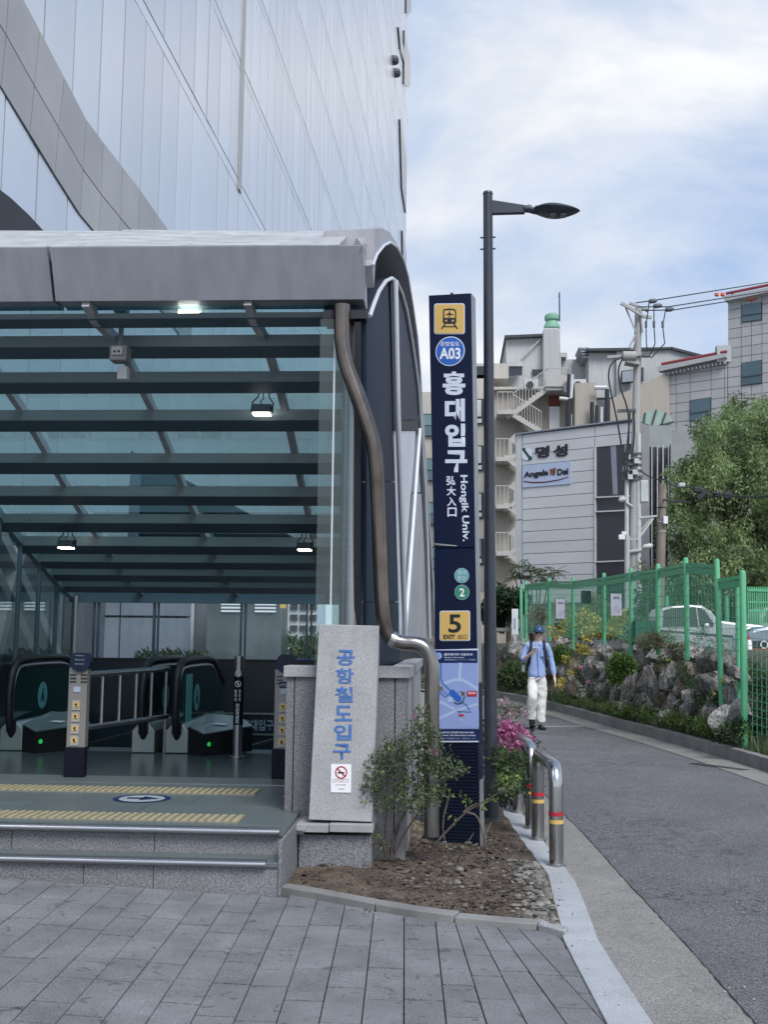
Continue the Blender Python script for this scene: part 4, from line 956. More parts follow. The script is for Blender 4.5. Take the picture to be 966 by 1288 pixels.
def ptext(s, x0, y0, x1, y1, m, off=.002, bold=.02, par=None, name='lettering'):
    o = PL(x0, y1, off); return text(s, m, par or py_, o, PL(x1, y1, off)-o, PL(x0, y0, off)-o, bold=bold, lift=.001)
def pdisc(x, y, r, m, off, name, ri=0, a0=0, a1=2*pi): 
    c = PL(x, y, off); s_ = (PL(x+1, y)-PL(x, y)).length; return MB().disc(c, PU, PV, r*s_, 36, a0, a1, ri*s_).build(name, m, py_)
def pline(pts, wpx, m, off, name, close=False):
    P = [PL(x, y, off) for x, y in pts]; s_ = (PL(600, 700)-PL(599, 700)).length; b = MB()
    for i, (a, c) in enumerate(zip(P, P[1:])):
        d = (c-a).normalized(); n = PN.cross(d).normalized()*wpx*s_/2; e = d*wpx*s_*.25; b.poly([a-e-n+PN*.0001*i, c+e-n+PN*.0001*i, c+e+n+PN*.0001*i, a-e+n+PN*.0001*i])
    return b.build(name, m, py_)
def ppoly(pts, m, off, name): return MB().poly([PL(x, y, off) for x, y in pts]).build(name, m, py_)
rect(546.2, 381.8, 584.9, 420.3, 'print_white', 'sign_border', .000, rad=.022); rect(547.4, 383, 583.8, 419.2, 'yellow_sign', 'train_sign', .0025, rad=.018)
# train and aeroplane pictogram
q = [(557.5, 391), (559, 389), (564, 388.2), (568, 388.2), (572.5, 389), (574, 391), (574.3, 405), (573, 407.5), (559, 407.5), (557.3, 405)]
ppoly(q, 'black_print', .006, 'train_body'); ppoly([(559.2, 392), (560.5, 390.7), (571, 390.7), (572.3, 392), (572.5, 400), (559.2, 400)], 'yellow_sign', .0065, 'train_window')
ppoly([(565.2, 391.4), (566.3, 391.4), (566.6, 394), (570.6, 396), (570.6, 397), (566.6, 396.3), (566.3, 398.4), (568, 399.3), (563.6, 399.3), (565.2, 398.4), (564.9, 396.3), (561, 397), (561, 396), (564.9, 394)], 'black_print', .007, 'aeroplane')
for x in (561.5, 570): pdisc(x, 403.6, 1.3, 'yellow_sign', .0068, 'headlight')
pline([(560, 408), (556, 413.5)], 1.8, 'black_print', .006, 'track'); pline([(571.5, 408), (575.5, 413.5)], 1.8, 'black_print', .006, 'track'); pline([(558, 411), (574, 411)], 1.4, 'black_print', .0062, 'sleeper')
pdisc(566.4, 441.8, 18.4, 'print_white', .002, 'badge_rim'); pdisc(566.4, 441.8, 17.2, 'blue_print', .0035, 'badge')
ptext('A03', 553.0, 437.5, 579.6, 452, 'white', .004, .03); ptext('공항철도', 553.8, 429.8, 578.4, 435.6, 'print_white', .004, .02)
for ch, x0, y0, x1, y1 in (('홍', 557, 467.5, 585.6, 497), ('대', 559.8, 501.5, 585, 530), ('입', 559.8, 533, 585.4, 562), ('구', 560.2, 566.5, 588, 594)): ptext(ch, x0, y0, x1, y1, 'print_white', .002, .045)
for k, ch in enumerate('弘大入口'): ptext(ch, 561.5+.5*k, 598.8+13.2*k, 573.2+.5*k, 610.4+13.2*k, 'print_white', .002, .03)
o = PL(576.6, 597.5, .002); ux = PL(579.8, 681, .002)-o; uy = PL(588.2, 597.5, .002)-o; text('Hongik Univ.', 'print_white', py_, o, ux, uy, bold=.025, lift=.001)
ppoly([(546.6, 683), (575, 686.2), (575, 687), (547.4, 685.6)], 'steel', .003, 'glint_strip')  # bright sliver standing in for a stray metallic glint
pdisc(580.9, 724, 9.3, 'print_soft', .0, 'badge_rim'); pdisc(580.9, 724, 8.6, 'teal_print', .0012, 'badge'); ptext('경의', 575.2, 717.5, 586.6, 723.3, 'print_white', .002, .0); ptext('중앙', 575.2, 724.7, 586.6, 730.5, 'print_white', .002, .0)
pdisc(581.2, 745, 9.3, 'print_soft', .0, 'badge_rim'); pdisc(581.2, 745, 8.7, 'green_print', .0012, 'badge'); ptext('2', 578.2, 739.8, 584.6, 750.4, 'white', .002, .03)
rect(553, 768.3, 591.4, 806.2, 'print_white', 'sign_border', -.006, rad=.018); rect(554.1, 769.4, 590.4, 805.2, 'yellow_sign', 'exit_sign', -.0035, rad=.014)
ptext('5', 564.2, 772.8, 580.2, 796, 'black_print', -.001, .02); ptext('EXIT', 557.8, 798.2, 572.6, 803.6, 'black_print', -.001, .04); ptext('出口', 576, 798.0, 587.2, 803.8, 'black_print', -.001, .01)
# map board
rect(545.4, 817.2, 602.2, 933.4, 'print_white', 'map_board', .0, t=.010); O_ = .0112
rect(546.2, 818, 601.4, 834, 'map_head', 'map_header', O_, t=.001); rect(547, 834.2, 602.0, 916.2, 'map_bg', 'map_field', O_, t=.001); rect(547.6, 916.8, 602.8, 931.4, 'map_head', 'map_footer', O_, t=.001)
B_ = lambda x, y: (530+x/10.74, 820+y/10.74)
def ml(pts, w_, m, name, o=.0125): pline([B_(*p) for p in pts], w_/10.74, m, o, name)
ml([(535, 155), (520, 370)], 38, 'map_road', 'map_street', .0124); ml([(320, 425), (400, 390), (470, 375), (560, 378), (640, 420), (760, 500)], 40, 'map_road', 'map_street', .0126)
ml([(190, 650), (300, 690), (480, 790), (200, 920)], 34, 'map_road', 'map_street', .0128); ml([(480, 790), (770, 700)], 30, 'map_road', 'map_street', .013)
rect(*B_(510, 785), *B_(785, 1010), 'map_bg', 'legend', .0130, t=.0004)
ml([(268, 155), (272, 370), (300, 430), (420, 540)], 16, 'map_line', 'map_route', .0136); ml([(205, 385), (208, 490), (330, 610), (385, 570)], 12, 'map_line', 'map_route', .0138); ml([(290, 510), (370, 590)], 10, 'map_line', 'map_route', .0137); ml([(545, 670), (610, 715), (660, 780)], 14, 'map_line', 'map_route', .0136); ml([(490, 560), (530, 525), (570, 550)], 7, 'map_line', 'map_route', .0138)
ml([(425, 552), (505, 630)], 84, 'blue_print', 'station_block', .0142); pdisc(*B_(425, 552), 3.9, 'blue_print', .0141, 'station_end'); pdisc(*B_(507, 634), 3.9, 'blue_print', .0143, 'station_end')
ml([(450, 680), (490, 702), (540, 695), (575, 655), (590, 600)], 14, 'black_print', 'map_arc', .0146)
for x, y in ((205, 350), (272, 492), (570, 562)): rect(*B_(x-22, y-24), *B_(x+22, y+24), 'grass_dry', 'exit_marker', .0144, t=.0005)
rect(*B_(365, 610), *B_(430, 675), 'map_road', 'lift_marker', .0139, t=.0003)
rect(*B_(622, 528), *B_(756, 600), 'red_print', 'here_marker', .0144, t=.0005); ptext('현위치', *B_(640, 540), *B_(738, 572), 'white', .0150, .02)
rect(*B_(515, 838), *B_(578, 872), 'red_print', 'legend_mark', .0140, t=.0005); rect(*B_(518, 905), *B_(557, 938), 'print_soft', 'legend_mark', .0140, t=.0005); ptext('출입구 Entrance', *B_(505, 795), *B_(680, 818), 'black_print', .0142, .02)
pdisc(*B_(242, 52), 4.6, 'blue_print', .0124, 'lift_badge'); pdisc(*B_(242, 52), 3.4, 'print_white', .0128, 'lift_ring', ri=2.5); pline([B_(242, 35), B_(242, 70)], .7, 'print_white', .0129, 'lift_icon'); pline([B_(225, 52), B_(259, 52)], .7, 'print_white', .0130, 'lift_icon')
ptext('엘리베이터 이용안내', *B_(313, 16), *B_(695, 52), 'print_white', .0124, .02); ptext('Elevator Information', *B_(320, 64), *B_(585, 82), 'print_white', .0124, .01); ptext('電梯使用指南 エレベーターご利用案内', *B_(320, 94), *B_(740, 116), 'print_soft', .0124, .0)
ptext('인포메이션 안내센터 032-745-7400', *B_(235, 1072), *B_(715, 1100), 'print_white', .0124, .02); ptext('Emergency Call (Information Center)', *B_(228, 1114), *B_(740, 1140), 'print_white', .0124, .02); ptext('緊急呼叫 緊急呼び出し 案内センター', *B_(235, 1156), *B_(750, 1178), 'print_soft', .0124, .0)

# ================================================================== STREET LAMP
g = gz(618, 1034, .02); t = T('street_lamp', 'tall dark street lamp with a single arm and flat oval head', 'street lamp', g); Yl = g.y
top = aY(613.8, 243, Yl); bas = V((g.x, Yl, -.02))
MB().tube([bas, bas.lerp(top, .5), top], [.064, .052, .045], 24).build('pole', 'lamp_paint', t, smooth=True)
MB().tube([top-Z*.01, top+Z*.012], [.050, .044], 20).build('cap', 'lamp_paint', t, smooth=True)
MB().lathe(bas, [(.12, 0), (.12, .06), (.075, .09), (.072, .40), (.066, .42)], 24).build('base_sleeve', 'lamp_paint', t, smooth=True)
a0, a1, b0, b1 = aY(617, 252, Yl), aY(617, 270, Yl), aY(660.5, 258.3, Yl), aY(660.5, 268.3, Yl)
MB().prism([a0+Y*-.03, b0+Y*-.02, b1+Y*-.02, a1+Y*-.03], (0, .06, 0)).build('arm', 'lamp_paint', t, bevel=.008)
c0 = aY(659, 263, Yl); c1 = aY(676, 264, Yl); MB().tube([c0, aY(666, 262.5, Yl), aY(671, 265, Yl), c1], [.034, .040, .032, .05], 12).build('joint', 'lamp_paint', t, smooth=True)
b = MB(); vs = []; fs = []; n_ = 14; K = 18
for i in range(K+1):
    u = i/K; wd = (sin(pi*min(1, u*.97+.03)**.85))**.6*.155+.004; x_ = lerp(671, 730.3, u); ztop = lerp(263, 265, u)-sin(pi*u**.8)*11.5; zbot = lerp(266, 265.5, u)+sin(pi*u**.9)*12.5
    T_, B2 = aY(x_, ztop, Yl), aY(x_, zbot, Yl); mz = (T_.z+B2.z)/2; hz = (T_.z-B2.z)/2
    for k in range(n_): a_ = 2*pi*k/n_; vs.append((T_.x, Yl+cos(a_)*wd, mz+sin(a_)*hz*(.55)+ (u-.5)*0))
for i in range(K):
    for k in range(n_): fs.append((i*n_+k, (i+1)*n_+k, (i+1)*n_+(k+1) % n_, i*n_+(k+1) % n_))
fs += [tuple(range(n_)), tuple(range(K*n_+n_-1, K*n_-1, -1))]
b.add(vs, fs).build('head', 'lamp_paint', t, smooth=True)
b = MB()
for x_ in (695, 708): c = aY(x_, 272, Yl); b.box(c+V((0, -.02, -.002)), (.055, .10, .012))
b.build('led_panel', 'lamp_glass', t)
b = MB()
for yy_ in (298, 299.5, 312, 314): 
    c = aY(612.8+ (yy_ > 299)*.1, yy_+14 if yy_ < 300 else yy_, Yl)
for yy_ in (299, 313.5): c = aY(613.8, yy_, Yl); b.bar(c+V((-.075, 0, 0)), c+V((.075, 0, .005)), .012, .012)
b.build('band_bolts', 'dark', t)

# ================================================================== HOOP BOLLARDS
def hoop(pa, pb, label, h=.775, r=.054):
    A, B = gz(*pa, .012), gz(*pb, .012); t = T('hoop_bollard', label, 'bollard', (A+B)/2, 'steel hoop bollards along the planting bed'); d = (B-A); L_ = d.length; d.normalize()
    rr = min(.15, L_*.42); P = [A, A+Z*(h-rr-r)]
    for k in range(1, 9): a_ = pi/2*k/8; P.append(A+d*(rr-rr*cos(a_))+Z*(h-rr-r+rr*sin(a_)))
    for k in range(0, 9): a_ = pi/2*k/8; P.append(B-d*(rr-rr*sin(a_))+Z*(h-rr-r+rr*cos(a_)))
    P += [B]; MB().tube(P, r, 24).build('hoop', 'steel', t, smooth=True)
    for c in (A, B):
        MB().tube([c+Z*.362, c+Z*.392], r+.0015, 24, cap=False).build('red_band', 'red_print', t, smooth=True); MB().tube([c+Z*.305, c+Z*.335], r+.0015, 24, cap=False).build('yellow_band', 'yellow_sign', t, smooth=True)
        MB().tube([c, c+Z*.012], r+.018, 20).build('foot_plate', 'steel_brushed', t, smooth=True)
hoop((700.2, 1088), (677, 1056), 'nearest steel hoop bollard with red and yellow bands by the road edge')
hoop((668.5, 1042), (652, 1022), 'steel hoop bollard behind the nearest one beside the pink azalea')

# ================================================================== PLANTS IN THE BED
def clumps(L_, Yd): return [(aY(x, y, Yd+dy), (r*Yd/F,)*3, n) for x, y, r, n, dy in L_]
az = T('azalea_bush', 'pink flowering azalea bush behind the street lamp and hoop bollards', 'bush', (.6, 11.6, 0))
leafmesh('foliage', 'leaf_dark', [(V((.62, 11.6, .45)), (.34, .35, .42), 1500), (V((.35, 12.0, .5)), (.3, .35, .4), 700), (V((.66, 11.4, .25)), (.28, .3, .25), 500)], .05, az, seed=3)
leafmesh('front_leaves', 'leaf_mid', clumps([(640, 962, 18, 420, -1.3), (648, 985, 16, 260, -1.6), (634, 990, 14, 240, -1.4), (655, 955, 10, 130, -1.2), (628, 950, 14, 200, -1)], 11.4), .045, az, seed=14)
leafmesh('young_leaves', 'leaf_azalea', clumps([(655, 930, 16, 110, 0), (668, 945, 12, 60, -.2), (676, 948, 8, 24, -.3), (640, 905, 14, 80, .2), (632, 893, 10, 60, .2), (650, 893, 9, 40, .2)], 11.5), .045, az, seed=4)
leafmesh('flowers', 'petal_pink', clumps([(636, 940, 9, 90, -.8), (650, 942, 8, 90, -.9), (662, 942, 7, 60, -.9), (640, 918, 12, 170, -.1), (652, 923, 12, 180, -.2), (645, 928, 8, 120, -.2), (660, 932, 7, 90, -.2), (633, 925, 7, 90, -.1), (634, 932, 5, 50, 0), (668, 930, 5, 40, -.2), (630, 938, 4, 25, -.1)], 11.4), .042, az, asp=.9, seed=5, kind='stuff')
leafmesh('pale_flowers', 'petal_pale', clumps([(634, 885, 8, 50, .3), (645, 898, 10, 55, .2), (660, 894, 7, 26, .2), (632, 905, 8, 50, .2)], 11.4), .03, az, asp=.8, seed=6, kind='stuff')
b = MB()
for k in range(9): p = V((.6+rnd.uniform(-.15, .15), 11.6+rnd.uniform(-.1, .1), 0)); b.tube([p, p+V((rnd.uniform(-.1, .1), 0, .3)), p+V((rnd.uniform(-.3, .3), rnd.uniform(-.2, .2), .75))], [.012, .009, .004], 5)
b.build('stem', 'twig', az)
sh = T('leafy_shrub', 'straggly grey green shrub growing between the stone tablet and the pylon', 'shrub', gz(497, 1070, .05))
def branch(b, pts, r0, r1, Yd): P = smoothp([aY(x, y, Yd+dy) for x, y, dy in pts], 1); n = len(P); b.tube(P, [lerp(r0, r1, i/(n-1)) for i in range(n)], 6)
b = MB()
for pts in ([(489, 1078, 0), (484, 1050, 0), (486, 1020, 0), (500, 990, 0), (515, 965, 0)], [(492, 1078, 0), (497, 1040, .05), (520, 1010, .1), (528, 975, .1), (524, 920, .1)], [(486, 1080, 0), (478, 1050, -.05), (470, 1030, -.05), (453, 1058-30, -.05)], [(494, 1080, 0), (510, 1045, 0), (536, 1010, 0), (556, 985, 0), (575, 965, 0)], [(487, 1078, 0), (480, 1060, 0), (462, 1062, -.1), (448, 1050, -.1)], [(490, 1078, .05), (505, 1030, .1), (512, 990, .2), (500, 960, .2)]): branch(b, pts, .009, .003, 8.45)
b.build('stem', 'twig', sh)
leafmesh('foliage', 'leaf_azalea', clumps([(480, 965, 22, 214, 0), (500, 948, 24, 264, 0), (522, 935, 22, 247, .1), (545, 950, 24, 271, .1), (566, 965, 18, 156, .1), (540, 978, 24, 247, .1), (515, 990, 22, 214, .1), (498, 1005, 16, 115, 0), (470, 985, 14, 106, 0), (463, 998, 11, 57, 0), (530, 895, 9, 57, .1), (524, 914, 12, 73, .1), (582, 968, 7, 33, 0), (520, 1012, 12, 73, 0), (553, 998, 14, 82, .1), (545, 925, 10, 57, .15), (535, 1000, 14, 99, .0), (480, 1012, 12, 49, 0), (538, 915, 14, 73, 0), (536, 955, 16, 132, 0)], 8.22), .033, sh, seed=8)
leafmesh('grey_leaves', 'leaf_grey', clumps([(488, 955, 20, 170, .15), (478, 975, 16, 90, .15), (505, 940, 16, 90, .2), (535, 925, 14, 70, .2)], 8.3), .028, sh, seed=9)
leafmesh('young_leaves', 'leaf_fresh', clumps([(508, 985, 10, 20, -.1), (476, 1053, 6, 14, -.1), (484, 1062, 6, 10, -.1), (533, 1012, 8, 10, 0)], 8.4), .036, sh, seed=10)
leafmesh('flowers', 'petal_pink', clumps([(522, 899, 3, 14, 0), (545, 945, 3, 12, -.1), (544, 897, 2, 6, 0)], 8.4), .03, sh, asp=.9, seed=11, kind='stuff')
tw_ = T('bare_branch', 'long bare branch with fresh yellow green leaves leaning before the pylon', 'branch', gz(536, 1078, .05)); b = MB()
for pts in ([(532, 1080, 0), (553, 1055, 0), (575, 1032, 0), (588, 1020, 0), (606, 1010, -.02), (630, 996, -.05), (640, 985, -.05)], [(588, 1022, 0), (600, 1025, 0), (606, 1042, 0), (612, 1075, 0)], [(565, 1000, .05), (556, 1035, 0), (560, 1060, 0)], [(572, 1098, 0), (578, 1075, -.1), (596, 1048, -.1)], [(618, 1098, 0), (612, 1075, -.1), (610, 1050, -.1), (618, 1035, 0)], [(583, 1022, 0), (592, 1014, 0), (601, 1010, 0)], [(528, 1115, -.2), (522, 1095, -.2), (512, 1078, -.2)], [(470, 1110, -.5), (480, 1108, -.5), (495, 1112, -.5)]): branch(b, pts, .010, .004, 8.5)
b.build('stem', 'twig', tw_, kind='stuff')
leafmesh('young_leaves', 'leaf_fresh', clumps([(567, 998, 5, 8, 0), (580, 1003, 6, 8, 0), (588, 1010, 4, 5, 0), (606, 1012, 7, 10, 0), (616, 1006, 7, 10, 0), (630, 990, 8, 14, 0), (640, 980, 9, 18, 0), (650, 982, 7, 10, 0), (628, 978, 5, 8, 0), (563, 1026, 3, 4, 0), (573, 1033, 3, 3, 0)], 8.5), .038, tw_, seed=12)
leafmesh('mid_leaves', 'leaf_azalea', clumps([(645, 990, 9, 20, .1), (636, 995, 7, 12, .1)], 8.6), .034, tw_, seed=13)
for k, (x, y, s_, l) in enumerate(((452, 1037, .13, 'reddish brown rock beneath the shrub beside the granite wall'), (461, 1030, .15, 'pale flat rock leaning under the shrub by the pylon'), (478, 1044, .10, None))):
    pass
for x, y, sx, sz, m_, l in ((520, 1040, .16, .11, 'rock_brown', 'reddish rock lying under the shrub left of the pylon'), (538, 1030, .17, .12, 'rock', 'pale grey rock under the shrub against the pylon'), (528, 1021, .14, .07, 'rock', 'flat grey rock behind the two rocks under the shrub')):
    p = gz(x, y+8, .1); me = rockmesh('garden_rock', 30+x, m_, 2); link('garden_rock', me, mw=Matrix.Translation(p+Z*.03) @ Matrix.Diagonal((sx, .13, sz, 1)), label=l, category='rock')
# ================================================================== PERSON
FP = gz(676, 916.5); FX, FY = FP.x, FP.y
pe = T('person', 'man in a blue cap, light blue shirt and white trousers walking with a phone', 'person', FP)
def pt(x, y, z): return V((FX+x, FY+y, z))
def skin(name, nodes, edges, m, sub=2, parent=pe):
    me = bpy.data.meshes.new(name); me.from_pydata([pt(*n[:3]) for n in nodes], edges, []); o = bpy.data.objects.new(name, me); COL.objects.link(o)
    mo = o.modifiers.new('skin', 'SKIN'); mo.use_smooth_shade = True
    for i, n in enumerate(nodes):
        s_ = me.skin_vertices[0].data[i]; r = n[3] if isinstance(n[3], tuple) else (n[3], n[3]); s_.radius = r; s_.use_root = (i == 0)
    sb = o.modifiers.new('sub', 'SUBSURF'); sb.levels = sub; sb.render_levels = sub
    if name in ('shirt', 'trousers'):
        tx = bpy.data.textures.get('folds') or bpy.data.textures.new('folds', 'CLOUDS'); tx.noise_scale = .10; tx.noise_depth = 2
        dm = o.modifiers.new('folds', 'DISPLACE'); dm.texture = tx; dm.strength = .018 if name == 'shirt' else .034; dm.mid_level = .5; dm.texture_coords = 'GLOBAL'
    me.materials.append(M[m]); setp(o, parent); return o
chain = lambda a, n: [(a+i, a+i+1) for i in range(n-1)]
# body (skin surface): pelvis root, spine, neck, head; arms with hands; legs
bn = [(0, .02, 1.0, (.13, .09)), (.0, .02, 1.2, (.12, .085)), (.01, .02, 1.42, (.15, .09)), (.015, .0, 1.56, (.10, .06)), (.025, -.01, 1.63, (.052, .055)), (.035, -.03, 1.70, (.056, .07)), (.04, -.04, 1.78, (.078, .09)), (.04, -.02, 1.87, (.066, .08))]
be = chain(0, 8)
la = len(bn); bn += [(-.17, .0, 1.55, .055), (-.25, .0, 1.40, .046), (-.27, -.03, 1.27, .040), (-.21, -.20, 1.33, .034), (-.135, -.31, 1.40, .026), (-.10, -.34, 1.43, (.036, .022))]; be += [(3, la)]+chain(la, 6)
ra = len(bn); bn += [(.19, .0, 1.54, .055), (.25, .02, 1.40, .046), (.28, .02, 1.24, .040), (.31, -.02, 1.08, .032), (.325, -.05, .96, .025), (.33, -.06, .90, (.022, .034))]; be += [(3, ra)]+chain(ra, 6)
ll = len(bn); bn += [(-.09, .02, .92, .09), (-.085, -.12, .58, .062), (-.10, .02, .28, .045), (-.10, .04, .11, .04)]; be += [(0, ll)]+chain(ll, 4)
rl = len(bn); bn += [(.09, .02, .92, .09), (.09, .02, .56, .062), (.07, -.0, .25, .045), (.065, -.02, .11, .04)]; be += [(0, rl)]+chain(rl, 4)
# fingers
def fingers(bn, be, root, base, d, side, n_, curl, L_=.075):
    for k in range(4):
        o = V(base)+V(side)*(.019*(k-1.5)); l = L_*(.82, 1, .95, .75)[k]; dd = V(d).normalized(); a = len(bn)
        p1 = o+dd*l*.45; dd2 = (dd+V(n_)*curl*.6).normalized(); p2 = p1+dd2*l*.35; dd3 = (dd+V(n_)*curl*1.6).normalized(); p3 = p2+dd3*l*.28
        for p, r in ((o, .0105), (p1, .0095), (p2, .0085), (p3, .0075)): bn.append((*p, r))
        be.append((root, a)); be += chain(a, 4)
    a = len(bn); o = V(base)-V(side)*.035-V(d).normalized()*.03
    for p, r in ((o, .012), (o-V(side)*.018+V(d).normalized()*.028, .010), (o-V(side)*.016+V(d).normalized()*.05+V(n_)*.012, .0085)): bn.append((*p, r))
    be.append((root, a)); be += chain(a, 3)
fingers(bn, be, la+5, (-.085, -.355, 1.455), (.55, -.25, .6), (-.5, -.1, .5), (.5, -.2, .3), .5)
fingers(bn, be, ra+5, (.335, -.07, .855), (.05, -.1, -1), (0, 1, 0), (-1, 0, 0), .45)
skin('body', bn, be, 'skin', 2)
# face: nose, ears, eyes, mouth
b = MB(); hx, hy = .04, -.125
b.prism([pt(hx-.012, hy+.01, 1.755), pt(hx+.012, hy+.01, 1.755), pt(hx+.004, hy+.012, 1.80), pt(hx-.004, hy+.012, 1.80)], V((0, -.028, -.004))); b.build('nose', 'skin', pe, bevel=.004)
for sx in (-1, 1):
    b = MB(); b.lathe(pt(hx+sx*.078, -.03, 1.755), [(.004, 0), (.014, .012), (.017, .035), (.012, .055), (.004, .062)], 8); b.build('ear', 'skin', pe, smooth=True)
    b = MB(); b.box(pt(hx+sx*.030, hy+.012, 1.795), (.030, .012, .010)); b.build('eye', 'hair', pe); b = MB(); b.box(pt(hx+sx*.030, hy+.010, 1.815), (.038, .012, .008)); b.build('eyebrow', 'hair', pe)
MB().box(pt(hx, hy+.012, 1.728), (.042, .012, .009)).build('mouth', 'petal_pale', pe)
# hair and cap
def dome(c, r, z0, z1, n=20, m=7, back=0, zs=1.0):
    b = MB(); vs = []; fs = []
    for i in range(m+1):
        a = lerp(z0, z1, i/m)*pi/2
        for k in range(n): q = 2*pi*k/n; vs.append(c+V((cos(q)*cos(a)*r[0], sin(q)*cos(a)*r[1], sin(a)*r[2])))
    for i in range(m):
        for k in range(n): fs.append((i*n+k, i*n+(k+1) % n, (i+1)*n+(k+1) % n, (i+1)*n+k))
    fs.append(tuple(range(m*n, m*n+n))); return b.add(vs, fs)
dome(pt(.04, -.005, 1.80), (.088, .10, .10), -.55, .6).build('hair', 'hair', pe, smooth=True)
cp_ = dome(pt(.04, -.03, 1.83), (.100, .118, .105), -.05, .98).build('cap', 'cap', pe, smooth=True)
b = MB(); vs = []
for i in range(5):
    for k in range(11):
        a = pi+pi*k/10; rr = lerp(.095, .185, i/4)*(1 if i < 1 else 1); vs.append(pt(.04+cos(a)*.098*(1-.04*i), -.03+sin(a)*lerp(.112, .175, i/4), 1.855-.010*i-.010*abs(cos(a))*i))
b.add(vs, [(i*11+k, i*11+k+1, (i+1)*11+k+1, (i+1)*11+k) for i in range(4) for k in range(10)]); o = b.build('brim', 'cap', cp_, smooth=True); mo = o.modifiers.new('t', 'SOLIDIFY'); mo.thickness = .006
MB().disc(pt(.045, -.149, 1.868), X, Z, .012, 12).build('emblem', 'white', cp_)
# shirt
sn_ = [(0, .02, .92, (.192, .155)), (0, .02, 1.04, (.180, .135)), (.0, .02, 1.24, (.165, .115)), (.005, .02, 1.42, (.18, .115)), (.01, .01, 1.55, (.135, .085)), (.02, .0, 1.615, (.066, .064))]
se = chain(0, 6); a = len(sn_); sn_ += [(-.165, .01, 1.545, .076), (-.235, .01, 1.40, .064), (-.262, -.03, 1.27, .060), (-.21, -.17, 1.315, .050)]; se += [(4, a)]+chain(a, 4)
a = len(sn_); sn_ += [(.185, .01, 1.54, .076), (.245, .03, 1.40, .064), (.278, .03, 1.25, .058), (.305, -.01, 1.10, .052), (.322, -.03, .99, .047)]; se += [(4, a)]+chain(a, 5)
shirt = skin('shirt', sn_, se, 'shirt', 3)
b = MB(); b.box(pt(.03, -.115, 1.25), (.035, .02, .52)); b.build('placket', 'shirt', shirt, bevel=.006)
for sx in (-1, 1): b = MB(); b.prism([pt(.02+sx*.008, -.075, 1.60), pt(.02+sx*.075, -.03, 1.645), pt(.02+sx*.085, -.045, 1.585), pt(.02+sx*.035, -.095, 1.545)], (0, -.008, .004)); b.build('collar', 'shirt', shirt)
b = MB(); b.box(pt(.11, -.105, 1.40), (.10, .012, .11)); b.build('pocket', 'shirt', shirt, bevel=.004)
# trousers
tn_ = [(0, .03, 1.04, (.13, .095)), (-.085, .02, .90, (.100, .105)), (-.088, -.13, .60, (.098, .10)), (-.105, -.03, .38, (.098, .095)), (-.105, .02, .20, (.090, .09)), (-.105, .02, .15, (.088, .088)), (.09, .02, .90, (.105, .115)), (.095, .02, .60, (.096, .10)), (.08, .01, .36, (.092, .092)), (.068, -.0, .16, (.088, .088)), (.066, -.0, .09, (.088, .088))]
te = [(0, 1), (1, 2), (2, 3), (3, 4), (4, 5), (0, 6), (6, 7), (7, 8), (8, 9), (9, 10)]
skin('trousers', tn_, te, 'trousers', 3)
def shoe(x, y, z, ang, tilt):
    b = MB(); R3 = Matrix.Rotation(ang, 3, 'Z') @ Matrix.Rotation(tilt, 3, 'X'); vs = []; fs = []; n_ = 12
    secs = [(.10, .030, .07), (.08, .042, .085), (.03, .044, .085), (-.03, .045, .065), (-.09, .052, .05), (-.14, .046, .04), (-.17, .022, .028)]
    for yy_, w2, h in secs:
        for k in range(n_): a = 2*pi*k/n_; vs.append(pt(x, y, z)+R3 @ V((cos(a)*w2, yy_, max(0, h/2+sin(a)*h/2))))
    for i in range(len(secs)-1):
        for k in range(n_): fs.append((i*n_+k, (i+1)*n_+k, (i+1)*n_+(k+1) % n_, i*n_+(k+1) % n_))
    fs += [tuple(range(n_)), tuple(range(len(secs)*n_-1, (len(secs)-1)*n_-1, -1))]
    o = b.add(vs, fs).build('shoe', 'shoe', pe, smooth=True); return o
shoe(-.085, -.02, .01, .25, -.35); shoe(.07, -.10, 0, .35, 0)
MB().tube([pt(-.09, .0, .05), pt(-.105, .02, .24)], .056, 12).build('boot_shaft', 'shoe', pe, smooth=True)
ph = MB().box(pt(-.075, -.40, 1.47), (.076, .016, .012)); b = MB(); R3 = Matrix.Rotation(.9, 3, 'X'); b.box(pt(-.070, -.375, 1.475), (.075, .010, .15), R3); b.build('smartphone', 'white', bevel=.003, label='white smartphone held up in the right hand of the man in the blue cap', category='phone')
# backpack: worn by the person, a thing of its own
bp_ = T('backpack', 'dark backpack with wide black straps worn by the walking man', 'backpack', pt(0, .2, 1.2))
for sx in (-1, 1):
    P = smoothp([pt(.01+sx*.115, .14, 1.56), pt(.01+sx*.12, .02, 1.655), pt(.012+sx*.12, -.09, 1.60), pt(.01+sx*.135, -.125, 1.45), pt(.01+sx*.15, -.115, 1.30), pt(.01+sx*.18, .02, 1.15)], 2)
    b = MB()
    for i in range(len(P)-1): b.bar(P[i], P[i+1]+(P[i+1]-P[i])*.05, .05, .014, (0, -1, .2))
    b.build('strap', 'strap', bp_)
b = MB(); b.box(pt(-.02, .22, 1.26), (.32, .16, .44)); b.build('bag', 'strap', bp_, bevel=.05)
b = MB(); b.lathe(pt(-.25, .1, 1.05), [(.01, 0), (.035, .01), (.035, .09), (.018, .12), (.018, .14)], 10); b.build('water_bottle', 'box_grey', bp_, smooth=True)

